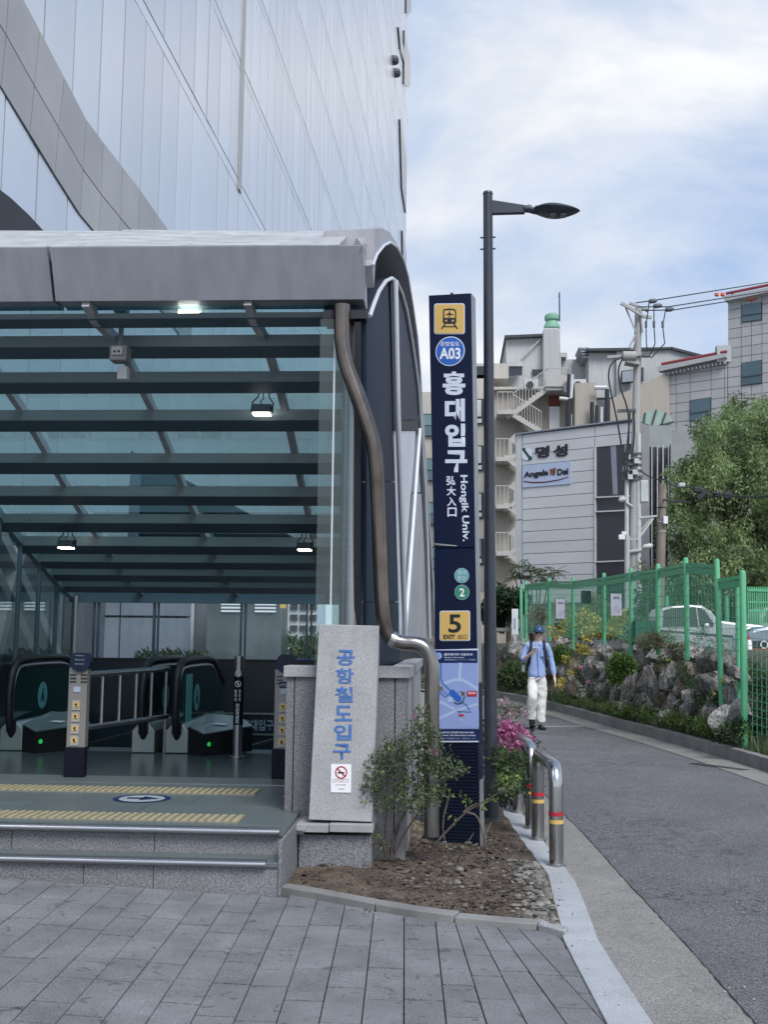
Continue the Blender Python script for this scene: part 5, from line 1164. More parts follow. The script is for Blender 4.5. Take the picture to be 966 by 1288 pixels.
# ================================================================== BANK, ROCK WALL
ofs = [(0.13, .13), (.45, .16), (.9, .45), (1.4, 1.15), (1.9, 1.48), (2.6, 1.5), (6, 1.3), (14, 1.1), (60, 1.1)]
RKd = []
for a, b2 in zip(RK, RK[1:]):
    n_ = max(1, int((b2-a).length/.5)); RKd += [a.lerp(b2, i/n_) for i in range(n_)]
RKd.append(RK[-1])
ring = [offs(RKd, SGN*d) for d, z in ofs[:6]]; 
dirT = V((.45, .9, 0)).normalized()
ring += [[p+dirT*(d) for p in ring[5]] for d, z in ofs[6:]]
vs = []; fs = []
nn_ = len(RKd)
for j, (d, z) in enumerate(ofs):
    for i, p in enumerate(ring[j]):
        zz = z if p.y > 16.2 or j < 2 else lerp(.14, z, max(0, min(1, (p.y-14.4)/1.6)))
        vs.append((p.x, p.y, zz+(noise.noise(V((p.x, p.y, 0)))*.08 if j > 1 else 0)))
for j in range(len(ofs)-1):
    for i in range(nn_-1): a = j*nn_+i; fs.append((a, a+nn_, a+nn_+1, a+1))
MB().add(vs, fs).build('earth_bank', 'bank', smooth=True, kind='structure')
rwl = T('rock_wall', 'dry rock wall of rough dark boulders along the raised kerb', 'rock wall', RK[6])
def kerbY(px):                                # depth of the kerb seen in photo column px
    best = None
    for a, b2 in zip(RK, RK[1:]):
        d = ray(px, 900); dx = d.x/d.y
        fa, fb = a.x-a.y*dx, b2.x-b2.y*dx
        if fa*fb <= 0: t_ = fa/(fa-fb); return a.lerp(b2, t_).y
    return 16
rocks = [(631, 843, 16, 52, 0), (640, 822, 30, 46, 1), (662, 818, 42, 32, 1), (652, 838, 30, 26, 0), (702, 812, 30, 22, 1), (690, 817, 18, 18, 1), (721, 841, 19, 34, 0), (748, 842, 30, 32, 0), (725, 866, 26, 30, 0), (741, 868, 18, 24, 0), (757, 870, 20, 27, 0), (777, 870, 20, 24, 0), (745, 822, 26, 16, 1), (733, 811, 26, 18, 1), (762, 817, 22, 22, 1), (781, 816, 24, 13, 1), (795, 818, 16, 12, 1), (792, 865, 18, 50, -1), (805, 832, 14, 28, 1), (820, 867, 17, 54, -1), (814, 828, 17, 32, 1), (806, 881, 19, 26, 0), (832, 856, 20, 40, 1), (846, 850, 34, 34, 0), (840, 878, 30, 26, 0), (865, 894, 25, 38, -1), (842, 898, 26, 18, -1), (843, 822, 42, 22, 1), (874, 824, 34, 28, 1), (891, 831, 28, 34, 0), (865, 843, 26, 20, 0), (914, 836, 36, 36, 0), (896, 865, 38, 30, 0), (921, 874, 22, 38, 0), (916, 905, 44, 38, -1), (895, 897, 24, 26, -1), (848, 811, 18, 9, 1), (880, 870, 24, 26, 0), (712, 850, 16, 30, 0), (706, 838, 18, 22, 1), (930, 850, 20, 30, 0), (820, 815, 24, 10, 1), (860, 866, 20, 22, 0), (930, 895, 20, 30, -1), (775, 845, 20, 26, 1), (795, 838, 14, 20, 1), (735, 845, 16, 30, 1), (672, 845, 30, 26, 0), (688, 845, 22, 30, 0), (700, 832, 20, 18, 1)]
rms = [rockmesh('boulder', 60+k, 'rock' if k % 6 else 'rock_brown', 3) for k in range(12)]
for k, (x, y, w_, h_, lay) in enumerate(rocks):
    Yk = kerbY(x); Yd = Yk+{-1: .75, 0: 1.25, 1: 1.9}[lay]; c = aY(x, y, Yd); s_ = Yd/F
    sx, sz = w_*s_*.56, h_*s_*.56; o = link('boulder', rms[k % 12], parent=rwl, mw=Matrix.Translation(c) @ Matrix.Rotation(rnd.uniform(-.15, .15), 4, 'Y') @ Matrix.Diagonal((sx, max(.28, min(sx, sz)*1.1), sz, 1)) @ Matrix.Rotation(rnd.choice([0, 0, pi]), 4, 'Z'))
R = random.Random(77)
for k in range(75):
    x = R.uniform(630, 932); Yk = kerbY(x); u = R.random(); Yd = Yk+lerp(.75, 2.1, u); z = lerp(.35, 1.45, u)+R.uniform(-.1, .1)
    if Yk < 16.6: z *= .75
    d = ray(x, 800); c = CAM+d*(Yd/d.y); c.z = z; s_ = R.uniform(.13, .27)
    link('boulder', rms[R.randrange(12)], parent=rwl, mw=Matrix.Translation(c) @ Matrix.Rotation(R.uniform(-.4, .4), 4, 'Y') @ Matrix.Diagonal((s_*R.uniform(.7, 1.3), s_, s_*R.uniform(.7, 1.2), 1)) @ Matrix.Rotation(R.uniform(0, 6.28), 4, 'Z'))
# ---- plants on the bank
R = random.Random(5); cl_ = []
for k in range(70):
    x = R.uniform(640, 928); Yk = kerbY(x); u = R.uniform(.1, 1); d = ray(x, 800); c = CAM+d*((Yk+lerp(.55, 1.7, u))/d.y); c.z = lerp(.28, 1.35, u)*(1 if Yk > 16.6 else .75); k_ = R.uniform(.10, .24); cl_.append((c, (k_*1.3, k_, k_*.9), R.randint(25, 80)))
leafmesh('wall_weeds', 'leaf_mid', cl_, .06, seed=90, kind='stuff')
def bush(name, label, cat, m, L_, Yd, size, seed, **k): return leafmesh(name, m, clumps(L_, Yd), size, seed=seed, label=label, category=cat, **k)
bush('moss_shrub', 'dark round shrub at the kerb behind the walking man', 'shrub', 'leaf_mid', [(648, 848, 18, 1300, 0), (635, 852, 12, 500, .1), (658, 856, 12, 500, -.1)], 27.3, .09, 21)
bush('moss_shrub', 'bright green round shrub beside the man\'s shoulder', 'shrub', 'leaf_bright', [(706, 824, 13, 700, 0), (697, 826, 9, 300, 0)], 26.0, .08, 22)
bush('moss_shrub', 'bright green bushy shrub in the middle of the rock wall', 'shrub', 'leaf_bright', [(782, 836, 15, 900, 0), (774, 844, 12, 700, 0), (790, 838, 10, 450, 0), (776, 852, 9, 300, 0)], 21.0, .075, 23)
bush('flower_shrub', 'large yellow flowering shrub behind the green fence', 'shrub', 'petal_yellow', [(735, 782, 18, 330, 1.2), (755, 790, 14, 260, 1), (716, 788, 12, 160, 1.5), (772, 792, 10, 150, .6), (700, 795, 10, 60, 1), (738, 797, 9, 170, .5)], 25.5, .085, 24, asp=.8)
bush('leafy_shrub', 'yellowish green leaves around the yellow flowers behind the fence', 'shrub', 'leaf_bright', [(740, 786, 26, 700, 1.6), (765, 790, 18, 400, 1.4), (712, 790, 16, 300, 1.8), (790, 795, 14, 200, 1)], 25.5, .09, 25)
bush('flower_shrub', 'yellow flowers beside the right notice on the fence', 'shrub', 'petal_yellow', [(784, 775, 12, 130, 0), (775, 783, 9, 80, 0)], 23.9, .08, 26, asp=.8)
bush('flower_clump', 'small yellow flower clump among the rocks above the man\'s hand', 'flowers', 'petal_yellow', [(730, 815, 7, 90, 0), (737, 818, 6, 70, 0), (712, 828, 5, 50, 0), (708, 857, 5, 60, 0), (704, 863, 5, 50, -.3), (718, 862-16, 3, 20, 0)], 24.0, .06, 27, asp=.8, kind='stuff')
bush('grey_shrub', 'pale grey green feathery shrub behind the fence left of the notice', 'shrub', 'grass_dry', [(745, 760, 16, 500, 3), (705, 765, 16, 350, 3), (678, 775, 14, 300, 3), (760, 765, 12, 250, 3)], 26, .10, 28, asp=.25)
bush('climbing_plant', 'wispy light green plant climbing on the fence right of the notice', 'plant', 'leaf_mid', [(803, 775, 14, 260, .6), (806, 752, 11, 160, .6), (812, 725, 9, 90, .6), (822, 745, 9, 90, .6), (800, 795, 12, 200, .4)], 21.8, .085, 29)
bush('dry_grass_clump', 'dry straw coloured grass clump at the foot of the fence', 'grass', 'grass_dry', [(822, 806, 10, 300, 0), (836, 806, 10, 320, 0), (808, 808, 8, 160, 0), (848, 800, 8, 80, 0)], 19.8, .12, 30, asp=.12)
bush('dry_twigs', 'dry brown twiggy plant on top of the right hand rocks', 'plant', 'litter', [(884, 800, 10, 120, 0), (905, 815, 16, 260, 0), (920, 838, 14, 260, -.4), (878, 815, 9, 90, 0)], 18.2, .07, 31, asp=.15)
bush('rock_plant', 'leafy plant hanging in the middle of the right hand rocks', 'plant', 'leaf_mid', [(862, 848, 10, 160, 0), (858, 838, 8, 90, .4), (885, 880, 12, 200, 0), (892, 890, 10, 150, -.2), (905, 880, 10, 150, 0), (856, 815, 8, 90, .8), (870, 860, 8, 100, 0), (835, 830, 8, 90, .5)], 18.1, .05, 32)
bush('yellow_flower', 'tiny yellow flowers among the right hand rocks', 'flowers', 'petal_yellow', [(910, 855, 3, 24, 0), (899, 872, 1.6, 6, 0), (840, 830, 2, 8, .5)], 17.4, .035, 33, asp=.9, kind='stuff')
bush('pink_flower', 'small pink flowers among the rocks left of the bright shrub', 'flowers', 'petal_pink', [(731, 841, 2.4, 14, 0), (738, 857, 1.6, 8, 0)], 23, .05, 34, asp=.9)
bush('broadleaf_plant', 'dark broad leaved plant at the kerb beside the near fence post', 'plant', 'leaf_dark', [(920, 922, 14, 170, 0), (931, 912, 10, 120, 0), (905, 926, 8, 60, 0)], 16.4, .07, 35)
bush('ground_ivy', 'dark ivy covering the ground right of the near fence post', 'ivy', 'leaf_dark', [(950, 905, 16, 500, 0), (962, 922, 14, 400, 0), (947, 925, 8, 200, 0), (975, 900, 14, 400, 0)], 16.6, .06, 36)
bush('leafy_shrub', 'mid green shrub behind the mesh fence at the right edge', 'shrub', 'leaf_mid', [(955, 850, 16, 420, 0), (970, 868, 18, 500, 0), (948, 868, 10, 200, 0), (945, 840, 9, 150, .4)], 17.8, .06, 37)
b = MB(); R = random.Random(3); vs = []; fs = []
for k in range(7200):
    s_ = R.uniform(2, tot-4)**1.0; q = along(RKd, R.uniform(8, tot)); 
    i = min(range(0, len(RKd)-1), key=lambda i: (RKd[i]-q).length); tt = (RKd[i+1]-RKd[i]).normalized(); nn = V((-tt.y, tt.x, 0))*SGN
    if q.y < 14.8: continue
    cl = noise.noise(q*.9)+noise.noise(q*2.3)*.6
    if R.random() > .55+cl*.7: continue
    p = q+nn*(.16+abs(R.gauss(0, 1))*.20); z = .13+max(0, (p-q).length-.4)*.55; h = R.uniform(.07, .26)*(1+cl*.6); a = R.uniform(0, 6.28); w2 = V((cos(a), sin(a), 0))*R.uniform(.008, .02); ln = V((R.gauss(0, .06), R.gauss(0, .06), h)); P = V((p.x, p.y, z)); i0 = len(vs)
    vs += [P-w2, P+w2, P+ln*.6+w2*.8, P+ln, P+ln*.6-w2*.8]; fs.append((i0, i0+1, i0+2, i0+3, i0+4))
b.add(vs, fs); b.build('kerb_grass', 'leaf_azalea', kind='stuff')
cl_ = []
R = random.Random(8)
for k in range(60):
    x = R.uniform(690, 935); Yk = kerbY(x); cl_.append((aY(x, 800+(1.7-.28)*F/(Yk+.35), Yk+.35), (R.uniform(.12, .25), .15, R.uniform(.08, .2)), R.randint(20, 60)))
leafmesh('ground_cover', 'leaf_bright', cl_, .055, seed=44, kind='stuff')

# ================================================================== GREEN FENCE
fe = T('green_fence', 'long bright green mesh fence with round posts on top of the rock wall', 'fence', (4, 18, 1.5))
posts = [(655.7, 31.6, 735, 795, .042), (661.8, 31.0, 731, 796, .042), (691, 28.5, 726.6, 798, .042), (721, 26, 726, 803, .042), (760, 23.5, 720.5, 795, .042), (794, 21.5, 714, 808, .042), (828, 20, 709, 806, .042), (863, 18.5, 701, 811, .042), (902, 17.5, 702.7, 824, .042)]
tops = []
for x, Yd, yt, yb, r in posts:
    a, c = aY(x, yt, Yd), aY(x+(5 if x == 902 else 1.5 if x == 863 else 0), yb, Yd); c0_ = c-Z*.25; c = c-Z*(.25 if x < 900 else .9)
    b = MB(); b.tube([c, a-Z*r*.6, a-Z*r*.15, a], [r*1.0, r*1.0, r*.75, r*.2], 14); b.build('post', 'fence_green', fe, smooth=True); tops.append((a, c0_))
a, c = aY(934.5, 717, 16.5), aY(937.2, 937, 16.5); b = MB(); b.tube([c-Z*.05, a-Z*.04, a-Z*.01, a], [.048, .048, .035, .01], 16); b.build('post', 'fence_green', fe, smooth=True)
a2, c2 = aY(928, 732, 17.2), aY(931, 900, 17.2); b = MB(); b.tube([c2, a2-Z*.04, a2], [.04, .04, .01], 14); b.build('post', 'fence_green', fe, smooth=True)
tops.append((aY(932, 716, 17.0), aY(932, 845, 17.0)))
for k, ((a, c), (d, e)) in enumerate(zip(tops[1:], tops[2:])):
    up1, up2 = a-Z*.12, d-Z*.12; lo1, lo2 = c+Z*.25, e+Z*.25
    if k == len(tops)-3: up1, up2 = up1-Z*.22, up2+Z*.0
    MB().bar(up1, up2, .04, .055).build('top_rail', 'fence_green', fe); MB().bar(up1-Z*.09, up2-Z*.09, .012, .10).build('folded_net', 'fence_green', fe)
    b = MB(); n_ = max(6, int((d-a).length/.10))
    for i in range(1, n_): b.bar(up1.lerp(up2, i/n_), lo1.lerp(lo2, i/n_), .004, .004, (0, 1, 0))
    for i in range(7): t_ = (i+.6)/7; b.bar(up1.lerp(lo1, t_), up2.lerp(lo2, t_), .007, .007)
    b.build('wire_mesh', 'mesh_green', fe)
    off = V((0, .03, 0)); MB().poly([up1-Z*.03+off, up2-Z*.03+off, lo2+off, lo1+off]).build('netting', 'netting', fe)
for x, y, w_, h_, Yd, l, m in ((705, 766, 10.5, 24, 27.0, 'left white notice hanging on the green fence', 'paper'), (775.5, 760.5, 13, 27, 22.3, 'right white notice hanging on the green fence', 'paper'), (737.5, 751, 12.5, 16, 24.6, 'dark green square board on the fence between the two notices', 'board_green')):
    c = aY(x, y, Yd-.12); s_ = Yd/F; t = T('fence_notice', l, 'notice', c); MB().box(c, (w_*s_, .012, h_*s_)).build('sheet', m, t)
    if m == 'paper':
        o = c+V((-w_*s_*.28, -.008, h_*s_*.25)); text('안내', 'black_print', t, o, X*w_*s_*.56, Z*h_*s_*.12, bold=.02); b = MB()
        for k in range(6): b.box(c+V((0, -.008, -h_*s_*(.0+.07*k))), (w_*s_*(.15 if k < 2 else .62), .002, h_*s_*.02))
        b.build('small_print', 'print_soft', t)
MB().box(aY(810.5, 796, 21.4), (.40, .3, .45)).build('green_bin', 'board_green', label='dark green box standing behind the fence by the dry grass', category='box')
p = aY(648, 782, 31.5); t = T('white_notice_post', 'narrow white notice post at the left end of the fence', 'sign', p); MB().box(p, (.18, .05, .72)).build('board', 'white', t); MB().box(p-Z*.6, (.06, .05, .5)).build('post', 'frame_white', t); MB().box(p+V((-.01, -.03, -.05)), (.06, .01, .3)).build('print', 'print_soft', t)
MB().box(aY(636, 792, 31.8), (.9, .2, .10)).build('stone_ledge', 'kerbold', label='low dark ledge left of the white notice post', category='ledge')
# welded mesh fence right of the near post
mf = T('mesh_fence', 'thin grey green welded mesh fence running right from the near post', 'fence', aY(955, 930, 16.5)); b = MB()
q0, q1 = aY(941, 792, 16.5), aY(1010, 800, 15.4); q2, q3 = aY(941, 928, 16.5), aY(1010, 948, 15.4)
for i in range(0, 12): b.bar(q0.lerp(q1, i/11), q2.lerp(q3, i/11), .006, .006, (0, 1, 0))
for i in range(15): b.bar(q0.lerp(q2, i/14), q1.lerp(q3, i/14), .006, .006)
b.build('wire_mesh', 'mesh_green', mf)
b = MB(); q0, q1 = aY(941, 742, 33), aY(1010, 744, 33); b.bar(q0, q1, .08, .08); b.bar(q0-Z*.35, q1-Z*.35, .05, .05); b.bar(q0-Z*.6, q1-Z*.6, .05, .05)
for i in range(26): b.bar(q0.lerp(q1, i/25)+Z*.1, q0.lerp(q1, i/25)-Z*1.6, .035, .035, (0, 1, 0))
b.build('railing', 'fence_green', label='far green railing behind the parked cars at the right edge', category='railing')
for x, y in ((839, 757), (914, 757)): a = aY(x, y-8, 36); MB().tube([a-Z*.9, a], .07, 8).build('green_post', 'fence_green', label='short far green post behind the %s of the parked van' % ('rear' if x < 900 else 'bonnet'), category='post')
# brick stack and cone
bks = T('brick_edging', 'two courses of dark red brick edging beneath the parked van', 'edging', aY(955, 822, 24)); bu = unitbox('brick_red', name='brick')
for r_ in range(3):
    for k in range(6): c = aY(948+13*k+(5 if r_ % 2 else 0), 820+9.3*r_, 24); piece('brick', bu, c, X*.21, Y*.3, Z*.145, bks)
t = T('red_white_post', 'small white and red cone behind the mesh fence before the parked van', 'cone', aY(943, 815, 23.5)); b = MB(); p = aY(943, 817, 23.5); b.lathe(p, [(.06, 0), (.05, .17), (.03, .2)], 10); b.build('cone', 'white', t, smooth=True); MB().lathe(p+Z*.2, [(.028, 0), (.01, .12)], 8).build('tip', 'red_print', t)
# ---- parked car (large light van seen from its side, bonnet to the right)
Yv = 31.0
def cv(px, py, d=0): return aY(px, py, Yv)+V((0, d, 0))
car = T('parked_van', 'pale silver people carrier parked behind the green netting', 'car', cv(900, 850))
body = [(829, 800), (828, 775), (833, 764), (845, 761.5), (868, 760), (885, 760.5), (899, 762), (940, 763.5), (947, 766), (965, 776), (985, 786), (1004, 796), (1010, 812), (1010, 832), (829, 832)]
body = [(828, 800), (829, 775), (834, 765), (846, 762), (868, 760.6), (884, 761.5), (896, 769), (904, 780), (925, 783), (955, 786), (985, 791), (1006, 799), (1012, 812), (1012, 834), (828, 834)]
bo = MB().prism([cv(*p) for p in body], (0, 1.75, 0)).build('body', 'car_white', car, bevel=.06)
MB().prism([cv(834, 788, -.02), cv(835, 768, -.02), cv(846, 764.5, -.02), (cv(877, 764, -.02)), cv(887, 768, -.02), cv(898, 784, -.02), cv(898, 788, -.02)], (0, .03, 0)).build('side_window', 'car_glass', car)
MB().bar(cv(876, 764, -.03), cv(879, 788, -.03), .03, .05, (0, 1, 0)).build('window_pillar', 'car_white', car)
MB().prism([cv(887, 763.5, .12), cv(904.5, 781, .12), cv(904.5, 781, 1.63), cv(887, 763.5, 1.63)], (.03, 0, .03)).build('windscreen', 'car_glass', car)
MB().prism([cv(829, 792, -.022), cv(1010, 806, -.022), cv(1010, 808, -.022), cv(829, 794, -.022)], (0, .03, 0)).build('side_trim', 'frame_dark', car)
MB().box(cv(888, 787, -.14), (.14, .1, .12)).build('wing_mirror', 'car_white', car, bevel=.03)
for x in (858, 975):
    c = cv(x, 832, .05); MB().tube([c+V((0, -.06, 0)), c+V((0, .18, 0))], .33, 20).build('wheel', 'rubber', car, smooth=True); MB().tube([c+V((0, -.08, 0)), c+V((0, -.05, 0))], .2, 14).build('hubcap', 'steel_brushed', car)
Yw = 29.0
c3 = T('parked_car', 'front of a blue grey car with a dark grille behind the mesh fence', 'car', aY(960, 840, Yw))
bd = [(937, 812), (938, 800), (946, 792), (965, 788), (1000, 786), (1030, 790), (1030, 826), (938, 826)]
MB().prism([aY(x, y, Yw) for x, y in bd], (0, 1.4, 0)).build('body', 'car_blue', c3, bevel=.08)
MB().prism([aY(x, y, Yw-.02) for x, y in ((944, 806), (1025, 806), (1025, 816), (946, 816))], (0, .03, 0)).build('grille', 'frame_dark', c3); MB().disc(aY(962, 811, Yw-.05), X, Z, .10, 16, ri=.075).build('grille_badge', 'white', c3)
t = T('parked_car', 'white car mostly cut off by the right edge of the picture', 'car', aY(975, 800, 36)); MB().prism([aY(x, y, 36) for x, y in ((957, 800), (955, 775), (962, 765), (975, 762), (1030, 762), (1030, 800))], (0, 1.7, 0)).build('body', 'car_white', t, bevel=.06); MB().prism([aY(x, y, 35.97) for x, y in ((960, 782), (966, 768), (1020, 766), (1020, 782))], (0, .03, 0)).build('windscreen', 'car_glass', t)
# ================================================================== BACKGROUND BUILDINGS
hz = 801.0
dh = ray(-1600, 780); dh = V((dh.x, dh.y, 0)).normalized()        # the direction the angled facades run
fn = V((dh.y, -dh.x, 0)).normalized(); fn = fn if fn.y < 0 else -fn     # outward normal, towards the street
def bldg(name, label, px, Yd): return T(name, label, 'building', aY(px, 800, Yd))
def FPl(p0): return lambda px, py, off=0.0: hp(px, py, p0, fn)+fn*off
# ---- concrete clad building with the lettering
p0 = aY(750, 700, 45); A_ = FPl(p0)
bA = bldg('clad_building', 'pale grey panelled building with black Korean lettering and a blue banner', 720, 46)
MB().prism([A_(650.5, 547), A_(799, 528), A_(799, 860), A_(650.5, 860)], -fn*1.6).build('wall', 'joint_grey', bA)
rows = [547, 559, 572.3, 585.5, 599.5, 613, 627, 641, 655, 669, 683, 697, 711, 725, 742, 760]
def rowy(y, x): return y-(y < hz)*(x-658)*(hz-y)/2300.0
for y0, y1 in zip(rows, rows[1:]):
    q = [A_(658.6, y0+.5, 0), A_(749.3, rowy(y0, 750)+.5, 0), A_(749.3, rowy(y1, 750)-.2, 0), A_(658.6, y1-.2, 0)]; MB().prism(q, fn*.09).build('cladding_panel', 'panel_grey', bA)
for y0, y1 in ((547, 654), (655.5, 762)): MB().prism([A_(650.5, y0), A_(657.6, y0-1), A_(657.6, y1-.5), A_(650.5, y1)], fn*.10).build('corner_panel', 'panel_grey', bA)
for y0, y1 in ((547, 559), (559, 572.3)): MB().prism([A_(750, rowy(y0, 750)+.5), A_(799, rowy(y0, 799)+.5), A_(799, rowy(y1, 799)-.3), A_(750, rowy(y1, 750)-.3)], fn*.09).build('cladding_panel', 'panel_grey', bA)
MB().prism([A_(650, 546), A_(800, 526.6), A_(800, 528.4), A_(650, 547.6)], fn*.18).build('coping', 'rear_panel', bA)
wi = MB().prism([A_(751.5, 562.5), A_(795, 559), A_(795, 780), A_(751.5, 780)], fn*.05).build('window_strip', 'win_dark', bA)
for y in (626.5, 644.5, 707.5): MB().prism([A_(751, y-1.2), A_(795, y-3.2), A_(795, y-1.6), A_(751, y+.4)], fn*.16).build('transom', 'frame_white', wi)
MB().prism([A_(749.6, 563), A_(751.4, 563), A_(751.4, 780), A_(749.6, 780)], fn*.14).build('frame', 'frame_white', wi)
MB().prism([A_(769, 561), A_(776, 560.5), A_(778, 622), A_(772, 622)], fn*.056).build('curtain', 'rear_panel', wi)
def atext(s, x0, y0, x1, y1, m, par, off=.12, bold=.04): 
    dy = (x1-x0)*.105; o = A_(x0, y1, off); return text(s, m, par, o, A_(x1, y1-dy, off)-o, A_(x0, y0, off)-o, bold=bold)
t = T('building_lettering', 'black Korean lettering with a striped emblem high on the panelled building', 'lettering', A_(690, 570))
atext('명', 675.2, 562.8, 693.2, 577.3, 'black_print', t, .12, .05); atext('성', 697.2, 560.8, 716.2, 576.0, 'black_print', t, .12, .05)
MB().poly([A_(658.2, 566, .11), (A_(663.5, 563.2, .11)), A_(671.5, 566, .11), A_(670.2, 578, .11), A_(664, 579.8, .11), A_(658.5, 577.5, .11)]).build('emblem', 'print_white', t)
for q in (((660.0, 563.5), (671.6, 577.8), (668, 579), (658.4, 566)), ((658.2, 566), (663.5, 563.2), (661.5, 569)), ((671, 573.5), (670.2, 578.6), (664.5, 579.8))): MB().poly([A_(x, y, .115) for x, y in q]).build('emblem_stripe', 'board_green', t)
t = T('banner', 'pale blue banner with cursive shop name under the black lettering', 'banner', A_(690, 600)); MB().prism([A_(659.2, 586.3), A_(720, 580.5), A_(720, 609), A_(659.2, 613.8)], fn*.13).build('sheet', 'banner_blue', t)
atext('Angela', 660.8, 594.0, 692.2, 603.5, 'black_print', t, .145, .05); atext('Dei', 703.0, 590.5, 717.0, 598.6, 'black_print', t, .145, .05)
MB().poly([A_(x, y, .14) for x, y in ((660.5, 605.3), (672, 606.6), (688, 606.2), (704, 603.6), (717, 600), (717, 600.9), (704, 605), (688, 607.8), (672, 608.2), (660.5, 606.6))]).build('underline', 'maroon', t)
for q in (((693, 591), (697, 590), (698, 596), (695, 599)), ((697.5, 589.5), (701.5, 589), (700.5, 597.5), (697, 599))): MB().poly([A_(x, y, .14) for x, y in q]).build('mark', 'brick_red', t)
# ---- glazed corner with a green curved canopy, right of the pole
bB = bldg('glazed_annex', 'grey annex with dark vertical glazing and green curved skylight', 820, 50); Bf = lambda px, py, off=0.0: aY(px, py, 46.5-off)
MB().prism([Bf(798, 535), Bf(846, 535), Bf(846, 860), Bf(798, 860)], V((0, 3, 0))).build('wall', 'annex_grey', bB)
MB().prism([Bf(803, 561), Bf(842, 564), Bf(842, 790), Bf(803, 790)], V((0, -.05, 0))).build('glazing', 'win_dark', bB)
for x in (806.5, 812, 819, 826, 833, 840): MB().prism([Bf(x, 561), Bf(x+1.3, 561), Bf(x+1.3, 790), Bf(x, 790)], V((0, -.16, 0))).build('mullion', 'frame_white', bB)
K_ = [(804, 531), (808, 523), (814, 517.5), (822, 515), (830, 516), (838, 519), (844, 524), (848, 530), (838, 535), (822, 537)]
MB().prism([aY(x, y, 47) for x, y in K_], (0, 2.0, 0)).build('skylight', 'skylight_green', bB)
for a_, c_ in (((812, 519), (810, 533)), ((826, 515.5), (820, 536)), ((838, 519), (832, 536)), ((804, 531), (822, 537.5)), ((822, 537.5), (848, 530.5))): MB().bar(aY(*a_, 46.95), aY(*c_, 46.95), .07, .05, (0, 1, 0)).build('skylight_rib', 'frame_dark', bB)
MB().prism([Bf(842.5, 560), Bf(856, 562), Bf(856, 640), Bf(842.5, 640)], V((0, -.3, 0))).build('side_pier', 'annex_grey', bB)
# ---- tiled building at the right
bR = bldg('tiled_building', 'tall grey tiled building with three windows and red roof rail at the right', 930, 60); pR = aY(916, 600, 60); Rf = FPl(pR)
sl = lambda y, x: y-(x-916)*(hz-y)/2500.0
MB().prism([Rf(916.5, 376), Rf(1120, sl(376, 1120)), Rf(1120, 900), Rf(916.5, 900)], -fn*12).build('wall', 'joint_grey', bR)
MB().prism([Rf(834.5, 470), Rf(916.4, 451), Rf(916.4, 900), Rf(834.5, 900)], -fn*12).build('wall', 'joint_grey', bR)
xs_hi = [916.5, 933.3, 946.3, 959.5, 974, 989]; ys_hi = [376.5, 390.5, 402.3, 414.8, 427, 439, 451.2, 463.3, 475.5, 487.7, 500, 512, 524, 536, 548]
wins = [(935, 385, 958.7, 405), (935, 457, 959, 484.5)]
for y0, y1 in zip(ys_hi, ys_hi[1:]):
    for x0, x1 in zip(xs_hi, xs_hi[1:]):
        cx, cyy = (x0+x1)/2, (y0+y1)/2
        MB().prism([Rf(x0+.35, sl(y0+.35, x0)), Rf(x1-.35, sl(y0+.35, x1)), Rf(x1-.35, sl(y1-.35, x1)), Rf(x0+.35, sl(y1-.35, x0))], fn*.07).build('facade_tile', 'tile_grey', bR)
xs_lo = [834.8, 851.5, 869, 895.5, 912.5, 916.2]; ys_lo = [451.8, 463.3, 475.5, 487.7, 500, 512, 524, 536]
for y0, y1 in zip(ys_lo, ys_lo[1:]):
    for x0, x1 in zip(xs_lo, xs_lo[1:]):
        MB().prism([Rf(x0+.35, sl(y0+.35, x0)), Rf(x1-.35, sl(y0+.35, x1)), Rf(x1-.35, sl(y1-.35, x1)), Rf(x0+.35, sl(y1-.35, x0))], fn*.07).build('facade_tile', 'tile_grey', bR)
for x0, y0, x1, y1 in ((935, 385, 958.7, 405.5), (935, 457.5, 959, 485), (870, 504.5, 895, 530)):
    d0, d1 = (x1-x0)*.165, (x1-x0)*.13
    wf = MB().prism([Rf(x0-.6, y0-.6), Rf(x1+.6, y0-d0-.6), Rf(x1+.6, y1-d1+.6), Rf(x0-.6, y1+.6)], fn*.12).build('window', 'frame_dark', bR); MB().prism([Rf(x0, y0), Rf(x1, y0-d0), Rf(x1, y1-d1), Rf(x0, y1)], fn*.14).build('pane', 'win_glass', wf)
    MB().prism([Rf(x0, lerp(y0, y1, .62)), Rf(x1, lerp(y0-d0, y1-d1, .62)), Rf(x1, lerp(y0-d0, y1-d1, .66)), Rf(x0, lerp(y0, y1, .66))], fn*.18).build('bar', 'frame_dark', wf)
for q in (((913.5, 375.5), (1100, 339)), ((830, 463.5), (917, 446.5))):
    (x0, y0), (x1, y1) = q; MB().prism([Rf(x0, y0), Rf(x1, y1), Rf(x1, y1+5), Rf(x0+2, y0+6)], fn*.5).build('cornice', 'tile_grey', bR)
b = MB()
for k in range(16): x = 838+5*k; b.prism([Rf(x, 470.6-(x-838)*.19), Rf(x+2, 470.2-(x-838)*.19), Rf(x+2, 473-(x-838)*.19), Rf(x, 473.4-(x-838)*.19)], fn*.35)
b.build('dentils', 'tile_grey', bR)
for q, nm in ((((835, 459.3), (917, 443.5)), 'a'), (((916, 371), (1100, 334)), 'b')):
    (x0, y0), (x1, y1) = q; MB().tube([Rf(x0, y0, .3), Rf(x1, y1, .3)], .085, 8).build('roof_rail', 'rail_red', bR); 
    for u in ((.12, .5) if nm == 'a' else (.04, .3)): MB().tube([Rf(lerp(x0, x1, u), lerp(y0, y1, u), .2), Rf(lerp(x0, x1, u), lerp(y0, y1, u)+4.5, .2)], .06, 6).build('rail_post', 'rail_red', bR)
